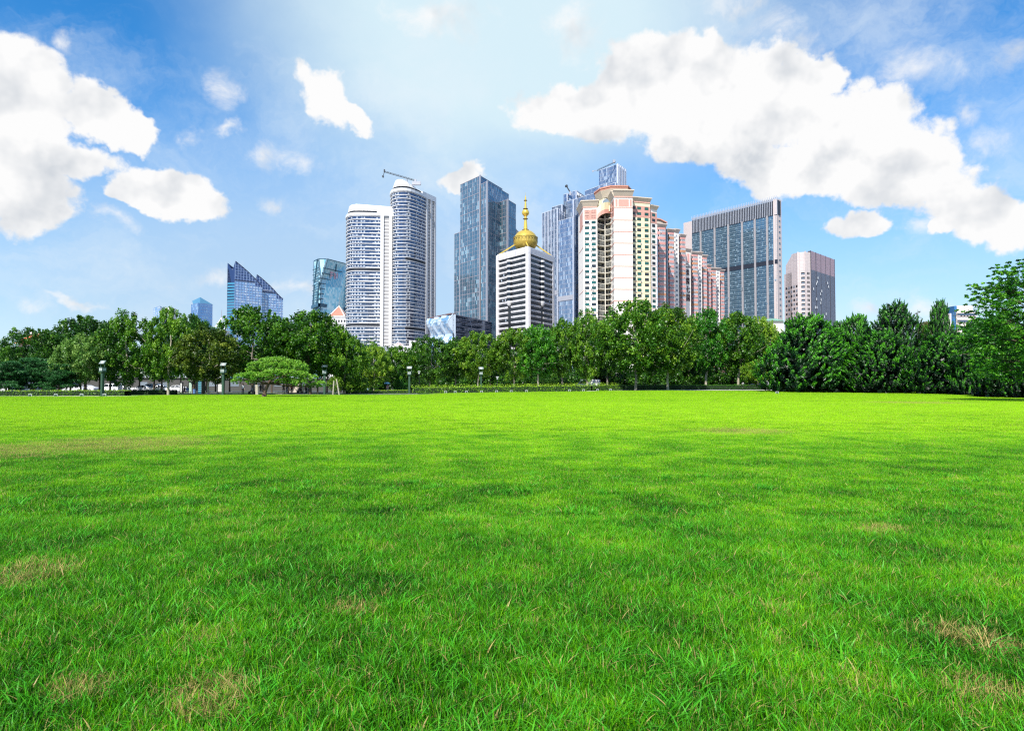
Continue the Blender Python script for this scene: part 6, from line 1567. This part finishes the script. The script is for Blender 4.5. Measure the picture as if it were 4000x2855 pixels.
def person(pose, px, Y, rz, shirt, legs, label, zoff=0.):
    if pose not in BM: BM[pose] = body_mesh(pose)
    me = BM[pose].copy(); me.materials.clear()
    for m_ in (skin, cloth[shirt], cloth[legs]): me.materials.append(m_)
    hy = .95 if pose == 'stand' else .56
    for f in me.polygons:
        c = f.center; neck = 1.46 if pose == 'stand' else 1.04; arm = abs(c.x) > .17 and c.z < hy+.28 if pose == 'stand' else c.y < -.25 and c.z > .6
        f.material_index = 0 if (c.z > neck or arm) else (1 if c.z > hy else 2); f.use_smooth = True
    o = bpy.data.objects.new('person', me); COL.objects.link(o); x, y, z = place(px, Y); o.location = (x, y, z+zoff); o.rotation_euler = (0, 0, rz); tag(o, label, 'person', 'people in the shade of the trees')
    hz_ = 1.65 if pose == 'stand' else 1.23; hyy = 0.01 if pose == 'stand' else -.07
    m_ = MB(); m_.lathe((0, hyy, hz_), [(.112*math.cos(a), .112*math.sin(a)) for a in [R(t) for t in range(-20, 91, 22)]], 12); m_.build('hair', hairm, o, smooth=True); return o
def bench(px, Y, rz, label):
    x, y, z = place(px, Y); r = empty('park_bench', (x, y, z), label, 'bench', 'benches under the left trees', rz=rz); wd_ = mat('bench_wood', (.20, .13, .08), .7, var=.2, scale=5)
    m_ = MB(); [m_.box(-.8, .8, -.22+.15*k, -.10+.15*k, .42, .46) for k in range(3)]; m_.build('seat', wd_, r)
    for s in (-.65, .6): m_ = MB(); m_.box(s, s+.06, -.2, .2, -.05, .42); m_.build('leg', darkm, r)
person('sit', 721, 112, .4, 'dark', 'pink', 'person in dark top sitting on a bench, left one of the seated pair'); person('sit', 733, 111.7, .2, 'blue', 'white', 'person in blue top with bare legs, right one of the seated pair')
bench(727, 112.1, .3, 'bench under the seated pair, right of the white car')
person('stand', 949, 108, .5, 'white', 'dark', 'standing person in white shirt between the second lamp post and the bonsai pine')
person('sit', 985, 110, -.4, 'grey', 'dark', 'person in grey sitting at the left of the bonsai pine trunk'); bench(985, 110.1, -.4, 'bench under the person in grey')
person('stand', 1018, 112, 1., 'dark', 'dark', 'dark figure standing just left of the bonsai pine trunk')
person('stand', 1108, 118, .3, 'dark', 'dark', 'dark standing figure first right of the bonsai pine trunk'); person('stand', 1122, 117, -.4, 'dark', 'grey', 'figure in dark top and grey trousers left of the pale wall')
person('stand', 1139, 116, .9, 'red', 'dark', 'standing figure in dark red in front of the left edge of the pale wall'); person('sit', 1172, 114, -.7, 'dark', 'dark', 'dark seated figure in front of the right edge of the pale wall'); bench(1172, 114.1, -.7, 'bench under the dark seated figure by the pale wall')
person('stand', 1184, 116, .2, 'beige', 'beige', 'standing figure in beige clothes right of the pale wall')
person('stand', 1195, 117, 0, 'dark', 'dark', 'dark standing figure beside the one in beige')
person('stand', 2902, 143, .1, 'white', 'grey', 'man in white shirt behind the dark hedge, left of the silver minivan')
u_ = person('stand', 1514, 132, .2, 'pink', 'grey', 'person in pink walking under a blue umbrella')
x, y, z = place(1513, 132); r = empty('umbrella', (x, y, z), 'open light blue umbrella held by the walking person in pink', 'umbrella'); m_ = MB(); m_.tube((-.12,-.1,.8), (-.05,-.05,2.05), .012, n=5); m_.build('shaft', darkm, r)
m_ = MB(); m_.lathe((-.05,-.05,1.72), [(.62*math.sin(a), .36*math.cos(a)) for a in [R(t) for t in range(88, 1, -14)]], 8); m_.build('canopy', mat('blue_umbrella', (.15,.38,.62), .6), r)

# ------------------------------------------------------------------ kiosk, panels, wall behind the trees
def plain(name, px0, px1, Y, h, m_, label, cat, z0=0, frame=None, th=.3):
    x0, y0, z = place(px0, Y); x1 = XAT((px1, 1503), Y); r = empty(name, ((x0+x1)/2, Y, z), label, cat); w2 = (x1-x0)/2
    b = MB(); b.box(-w2, w2, 0, th, z0, h); b.build('panel', m_, r)
    f = MB(); [f.box(s-.05, s+.05, -.04, th+.04, -.05, h+.1) for s in (-w2, w2)]; f.box(-w2-.05, w2+.05, -.05, th+.05, h, h+.14); f.build('frame', frame or darkm, r); return r, w2
r, w2 = plain('kiosk', 773, 788, 118, 2.6, mat('cyan_panel', (.02, .13, .20), .4), 'narrow cyan panelled kiosk behind the bronze-leaved tree', 'kiosk', th=1.2)
m_ = MB(); [m_.box(-w2+.05, w2-.05, -.03, 0, .4+.35*k, .5+.35*k) for k in range(6)]; m_.build('panel_line', mat('cyan_line', (.3,.6,.7), .4), r)
plain('notice_panel', 850, 868, 120, 1.9, white, 'white notice panel left of the second lamp post', 'notice board', .3)
plain('notice_panel', 703, 712, 124, 1.9, white, 'narrow white panel left of the seated pair', 'notice board', .2); plain('booth', 737, 750, 124, 2.0, mat('green_white', (.45,.6,.5), .5), 'pale green booth right of the seated pair', 'booth', 0, th=1)
plain('stone_wall', 1118, 1175, 134, 2.7, mat('mottled_wall', (.55, .48, .42), .85, var=.3, scale=1.5), 'mottled pale stone wall panel seen under the bonsai pine', 'wall')
plain('stone_wall', 1196, 1214, 136, 2.0, MATS['mottled_wall'], 'small piece of mottled wall right of the standing figures', 'wall')
for px, Y, c, lab in ((761, 119, 'blue', 'small dark blue litter bin beside the cyan kiosk'),):
    x, y, z = place(px, Y); r = empty('litter_bin', (x, y, z), lab, 'bin'); m_ = MB(); m_.tube((0,0,0), (0,0,.8), .28, .32, n=12); m_.build('bin_body', cloth[c], r); m_ = MB(); m_.tube((0,0,.8), (0,0,.9), .34, .2, n=12); m_.build('lid', darkm, r)
def low_house(x0, x1, Y, h, label):
    a, b = XAT((x0, 1503), Y), XAT((x1, 1503), Y); r = empty('low_building', ((a+b)/2, Y, 0), label, 'building', 'pale buildings beyond the parked cars'); w2 = (b-a)/2
    m_ = MB(); m_.box(-w2, w2, 0, 10, -.5, h); m_.box(-w2-.3, w2+.3, -.3, 10.3, h, h+.3); m_.build('wall', mat('dull_wall', (.09,.085,.08), .9), r); k = int(w2*2/6)
    for i in range(k): X_ = -w2+1+i*6; m_ = MB(); m_.box(X_, X_+2.3, -.06, 0, 1.1, 2.3); m_.build('window', bluep[1], r)
low_house(-100, 430, 176, 3.1, 'low pale building behind the parked cars left of the first lamp post'); low_house(440, 760, 178, 3.2, 'low pale building behind the parked cars between the pale trunks'); low_house(800, 1330, 182, 3.0, 'low pale building far behind the bonsai pine')

# ------------------------------------------------------------------ ground
def ground_mat():
    m_ = bpy.data.materials.new('lawn_soil'); m_.use_nodes = True; t = NT(m_.node_tree); P = t.n('ShaderNodeNewGeometry').outputs['Position']
    a = t.noise(P, .25, 4, .6); f = t.noise(P, 9, 6, .7)
    c = t.mix(t.sm(a, .35, .65), (.09,.26,.010,1), (.14,.34,.012,1)); c = t.mix(t.sm(f, .3, .6, .2, .9), c, (.012,.014,.006,1))  # dark soil, blackened in mottles to paint shade between the blades
    ys = t.n('ShaderNodeSeparateXYZ', i_0=P).outputs[1]; out = t.m('MAXIMUM', t.m('GREATER_THAN', ys, 200), t.m('LESS_THAN', ys, -12)); c = t.mix(out, c, (.30,.28,.26,1))   # paved city beyond the park; unseen paving behind camera added to cut green bounce
    b = t.n('ShaderNodeBsdfPrincipled'); t.set(b, 0, c); b.inputs['Roughness'].default_value = .95
    t.nt.links.new(b.outputs[0], t.n('ShaderNodeOutputMaterial').inputs[0]); return m_
def sheet(name, xs, ys, dz, m_, kind='structure', label=None, f=None):
    X, Yg = np.meshgrid(xs, ys); Z = gz(X, Yg)+dz; V = np.stack([X, Yg, Z], -1).reshape(-1, 3); nx = len(xs)
    F = [(j*nx+i, j*nx+i+1, (j+1)*nx+i+1, (j+1)*nx+i) for j in range(len(ys)-1) for i in range(nx-1)]
    me = bpy.data.meshes.new(name); me.from_pydata(V.tolist(), [], F); me.materials.append(m_); me.polygons.foreach_set('use_smooth', [True]*len(F))
    o = bpy.data.objects.new(name, me); COL.objects.link(o); tag(o, label, None, None, kind); return o
gx = np.concatenate([[-3000, -800, -300], np.arange(-150, 151, 5), [300, 800, 3000]]); gy = np.concatenate([[-3000, -400, -50], np.arange(-10, 240, 5), [400, 1000, 4000]])
sheet('ground', gx, gy, -.012, ground_mat())
paving = mat('pale_paving', (.52, .49, .44), .85, var=.12, scale=.8); asphalt = mat('asphalt', (.07, .07, .075), .9, var=.15, scale=1.5)
sheet('path', np.arange(-52, -14, 2.), np.array([112.5, 113.5, 114.8]), .006, paving)
sheet('pavement', np.arange(-110, 60, 4.), np.array([131, 134, 137.]), .008, paving)
sheet('road', np.arange(-140, 200, 5.), np.arange(141, 176, 5.), .006, asphalt)
m_ = MB(); a, b = XAT((-200, 1503), 88), XAT((520, 1503), 91)
for i in range(24):
    u0, u1 = i/24, (i+1)/24-.0008; F = Fr((a, 89.6), (b, 92.2)); m_.fbox(F, F.L*u0, F.L*u1, -.05, .045, -.06, .06)
o = m_.build('kerb', mat('pale_kerb', (.60, .56, .48), .85, var=.1)); tag(o, None, None, None, 'structure')

# ------------------------------------------------------------------ grass
def grass_mat():
    m_ = bpy.data.materials.new('grass_blade'); m_.use_nodes = True; t = NT(m_.node_tree)
    P = t.n('ShaderNodeNewGeometry').outputs['Position']
    tone = t.n('ShaderNodeAttribute', attribute_name='tone').outputs['Fac']; hh = t.n('ShaderNodeAttribute', attribute_name='along').outputs['Fac']; br = t.n('ShaderNodeAttribute', attribute_name='broad').outputs['Fac']
    sp = t.n('ShaderNodeSeparateXYZ', i_0=P)
    big = t.noise(P, .11, 3, .55); mid = t.noise(P, .9, 4, .6); fine = t.noise(P, 3.2, 3, .6)
    deep, fresh, lime = (.005,.045,.001,1), (.09,.38,.003,1), (.41,.76,.008,1)
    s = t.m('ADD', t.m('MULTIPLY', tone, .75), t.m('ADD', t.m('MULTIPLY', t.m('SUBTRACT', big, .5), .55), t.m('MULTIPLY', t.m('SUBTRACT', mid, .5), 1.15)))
    far = t.sm(sp.outputs[1], 2.5, 32, -.13, .42)        # tone rises with distance: near grass darker, far lawn paler and yellower
    s = t.m('ADD', s, far)
    cr = t.n('ShaderNodeValToRGB'); t.set(cr, 0, s); e = cr.color_ramp.elements; e[0].position = .02; e[0].color = deep; e[1].position = .85; e[1].color = lime; x = e.new(.42); x.color = fresh
    col = t.mix(t.m('MULTIPLY', br, .8), cr.outputs[0], (.07,.42,.018,1))
    # straw: single dead blades, more of them in worn patches
    worn = t.sm(t.m('ADD', t.m('MULTIPLY', mid, .6), t.m('MULTIPLY', fine, .5)), .60, .72)
    spots = None
    for (sx, sy, sr) in WORN:
        d = t.v('LENGTH', t.v('SUBTRACT', P, (sx, sy, 0))); q = t.sm(t.m('ADD', d, t.m('MULTIPLY', t.m('SUBTRACT', fine, .5), sr*1.6)), sr*.3, sr, 1, 0); spots = q if spots is None else t.m('MAXIMUM', spots, q)
    p = t.m('ADD', .05, t.m('ADD', t.m('MULTIPLY', worn, .20), t.m('MULTIPLY', spots, .42)))
    st = t.n('ShaderNodeAttribute', attribute_name='dead').outputs['Fac']; isd = t.m('LESS_THAN', st, p)
    col = t.mix(isd, col, (.50,.38,.13,1))
    col = t.mix(t.m('MULTIPLY', t.sm(hh, .05, .6, 1, 0), .9), col, (.012,.022,.005,1))  # dark thatch at the roots, blackened further as painted gap shade
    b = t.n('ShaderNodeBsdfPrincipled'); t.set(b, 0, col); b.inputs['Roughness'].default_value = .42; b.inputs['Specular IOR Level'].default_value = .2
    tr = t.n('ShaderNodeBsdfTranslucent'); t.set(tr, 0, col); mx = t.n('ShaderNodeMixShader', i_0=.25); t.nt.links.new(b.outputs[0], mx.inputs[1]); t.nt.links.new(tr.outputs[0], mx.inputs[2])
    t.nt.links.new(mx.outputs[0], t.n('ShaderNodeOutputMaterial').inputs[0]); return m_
def gpt(X, Yp):        # ground point under a picture position
    x, y = XY((X/.56875, Yp/.56875), 0); return (x, y)
WORN = [(*gpt(60, 1290), .55), (*gpt(180, 1555), .25), (*gpt(450, 1570), .32), (*gpt(860, 1340), .12), (*gpt(780, 1375), .22), (*gpt(2150, 1440), .40), (*gpt(2200, 1560), .3), (*gpt(1960, 1190), .35), (*gpt(2030, 895), 5), (*gpt(250, 990), 3.5), (*gpt(20, 1005), 3.0), (*gpt(1650, 960), 2.2)]
def blades(g, n, rad, h, wd, seg, gauss=True, lean=.35, broad=0.):
    """n blades round the origin -> quads (n*seg), with attributes"""
    a = g.uniform(0, 2*math.pi, n); r = rad*(np.abs(g.normal(0, .5, n)) if gauss else np.sqrt(g.random(n)))
    bx, by = r*np.cos(a), r*np.sin(a); H = h*g.uniform(.45, 1.35, n); W_ = wd*g.uniform(.6, 1.4, n); isb = g.random(n) < broad; W_ = np.where(isb, W_*2.4, W_); H = np.where(isb, H*1.15, H)
    th = g.uniform(0, 2*math.pi, n); ln = np.abs(g.normal(0, lean, n))+.12+np.where(isb, .3, 0); fx = th+g.normal(0, .9, n)+math.pi/2
    t = np.linspace(0, 1, seg+1); Q = []
    for k, tt in enumerate(t):
        drop = ln*tt**1.7*H; z = H*(tt-.38*np.minimum(ln, 1.3)*tt**2.4); x = bx+np.cos(th)*drop; y = by+np.sin(th)*drop; w_ = W_*.5*(1-.92*tt**1.6)
        Q.append((np.stack([x-np.cos(fx)*w_, y-np.sin(fx)*w_, z], 1), np.stack([x+np.cos(fx)*w_, y+np.sin(fx)*w_, z], 1)))
    V = np.stack([np.stack([Q[k][0], Q[k][1], Q[k+1][1], Q[k+1][0]], 1) for k in range(seg)], 1)     # n,seg,4,3
    tone = np.repeat(np.clip(.06+.62*(H/h-.45)/.9+g.normal(0, .20, n), 0, 1), seg); al = np.tile((t[:-1]+t[1:])/2, n); dead = np.repeat(g.random(n), seg); bd = np.repeat(isb.astype(float), seg)  # short blades toned darker, painting shade low in the sward
    return V.reshape(-1, 3), tone, al, dead, bd
g = np.random.default_rng(21); parts = []; pid = []
SPEC = [(14, 1000, .28, .088, .0040, 5, .10), (10, 150, .20, .115, .0050, 5, .55), (8, 3200, .62, .064, .0054, 3, .06), (5, 8000, 1.6, .055, .0085, 2, .0), (4, 5200, 3.2, .055, .026, 1, .0)]
q = 0; first = []
for (cnt, n, rad, h, wd, seg, brd) in SPEC:
    first.append(q)
    for i in range(cnt):
        parts.append(blades(g, n, rad, h, wd, seg, True, .38, brd)); pid.append(np.full(len(parts[-1][1]), q)); q += 1
V = np.vstack([p[0] for p in parts]); tone, al, dead, bd = (np.concatenate([p[i] for p in parts]) for i in (1, 2, 3, 4)); pid = np.concatenate(pid); nq = len(tone)
# scatter points: spacing grows with distance
pts, idx, sc, rz = [], [], [], []
def ring(y0, y1, step, bank, s0, margin):
    cnt = SPEC[bank][0]
    y = y0
    while y < y1:
        w_ = y*.80+margin
        for x in np.arange(-w_, w_, step):
            px_, py_ = x+g.uniform(-.5, .5)*step, y+g.uniform(-.5, .5)*step
            pts.append((px_, py_, float(gz(px_, py_)))); idx.append(first[bank]+int(g.integers(cnt))); sc.append(s0*g.uniform(.85, 1.15)); rz.append(g.uniform(0, 6.28))
        y += step
ring(1.6, 7.5, .18, 0, 1.12, 1.2)
for i in range(520):           # broad-leaved clumps
    yy = 2.2+g.random()**1.3*9; xx = g.uniform(-1, 1)*(yy*.8+.8)
    if math.sin(xx*1.3+yy*.9)+math.sin(xx*.7-yy*1.7+1) < -.1 and g.random() < .8: continue
    pts.append((xx, yy, 0.)); idx.append(first[1]+int(g.integers(8))); sc.append(g.uniform(.5, 1.15)); rz.append(g.uniform(0, 6.28))
ring(7.2, 21, .38, 2, 1.0, 2)
ring(20, 60, 1.0, 3, 1.0, 4)
ring(58, 140, 2.4, 4, 1.0, 8)
keep = []
for k, (x, y, z) in enumerate(pts):
    lim = 91 if x < XAT((520, 1503), 91) else (104 if x < -12 else (120 + max(0, (x+15))*.28 if x < 20 else 131))
    lim = min(lim, 131) if x < 32 else 128
    keep.append(y < lim-.8*(3.2 if y > 58 else .3))
keep = np.array(keep); pts = np.array(pts)[keep]; idx = np.array(idx)[keep]; sc = np.array(sc)[keep]; rz = np.array(rz)[keep]; m = len(pts)
print('grass instances', m, 'quads', nq)
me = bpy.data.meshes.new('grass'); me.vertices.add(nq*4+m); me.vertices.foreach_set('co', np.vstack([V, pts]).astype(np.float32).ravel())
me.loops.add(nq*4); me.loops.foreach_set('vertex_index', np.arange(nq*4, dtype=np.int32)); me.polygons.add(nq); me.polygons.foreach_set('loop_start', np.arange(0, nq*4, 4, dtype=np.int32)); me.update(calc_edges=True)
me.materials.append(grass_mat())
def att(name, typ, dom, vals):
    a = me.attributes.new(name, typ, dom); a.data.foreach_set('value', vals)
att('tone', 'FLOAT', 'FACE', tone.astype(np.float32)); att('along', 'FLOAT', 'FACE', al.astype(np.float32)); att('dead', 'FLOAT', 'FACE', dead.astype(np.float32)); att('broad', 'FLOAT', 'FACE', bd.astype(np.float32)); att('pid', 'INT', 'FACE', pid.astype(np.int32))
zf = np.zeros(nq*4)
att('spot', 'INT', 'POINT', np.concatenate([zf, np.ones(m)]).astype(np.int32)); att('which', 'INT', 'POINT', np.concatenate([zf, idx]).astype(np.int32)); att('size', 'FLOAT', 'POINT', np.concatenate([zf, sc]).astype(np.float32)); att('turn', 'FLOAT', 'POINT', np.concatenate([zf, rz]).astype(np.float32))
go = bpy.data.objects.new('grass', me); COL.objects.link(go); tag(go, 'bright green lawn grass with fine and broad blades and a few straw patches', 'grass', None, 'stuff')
ng = bpy.data.node_groups.new('scatter', 'GeometryNodeTree'); ng.interface.new_socket('Geometry', in_out='INPUT', socket_type='NodeSocketGeometry'); ng.interface.new_socket('Geometry', in_out='OUTPUT', socket_type='NodeSocketGeometry')
N = ng.nodes; Lk = ng.links.new
gi, go_ = N.new('NodeGroupInput'), N.new('NodeGroupOutput')
def named(nm, typ):
    a = N.new('GeometryNodeInputNamedAttribute'); a.data_type = typ; a.inputs['Name'].default_value = nm; return a.outputs['Attribute']
sg = N.new('GeometryNodeSeparateGeometry'); sg.domain = 'POINT'; Lk(gi.outputs[0], sg.inputs['Geometry']); Lk(named('spot', 'INT'), sg.inputs['Selection'])
si = N.new('GeometryNodeSplitToInstances'); si.domain = 'FACE'; Lk(sg.outputs['Inverted'], si.inputs['Geometry']); Lk(named('pid', 'INT'), si.inputs['Group ID'])
ip = N.new('GeometryNodeInstanceOnPoints'); Lk(sg.outputs['Selection'], ip.inputs['Points']); Lk(si.outputs['Instances'], ip.inputs['Instance']); ip.inputs['Pick Instance'].default_value = True
Lk(named('which', 'INT'), ip.inputs['Instance Index']); cx = N.new('ShaderNodeCombineXYZ'); Lk(named('turn', 'FLOAT'), cx.inputs[2]); Lk(cx.outputs[0], ip.inputs['Rotation']); Lk(named('size', 'FLOAT'), ip.inputs['Scale']); Lk(ip.outputs[0], go_.inputs[0])
go.modifiers.new('scatter', 'NODES').node_group = ng
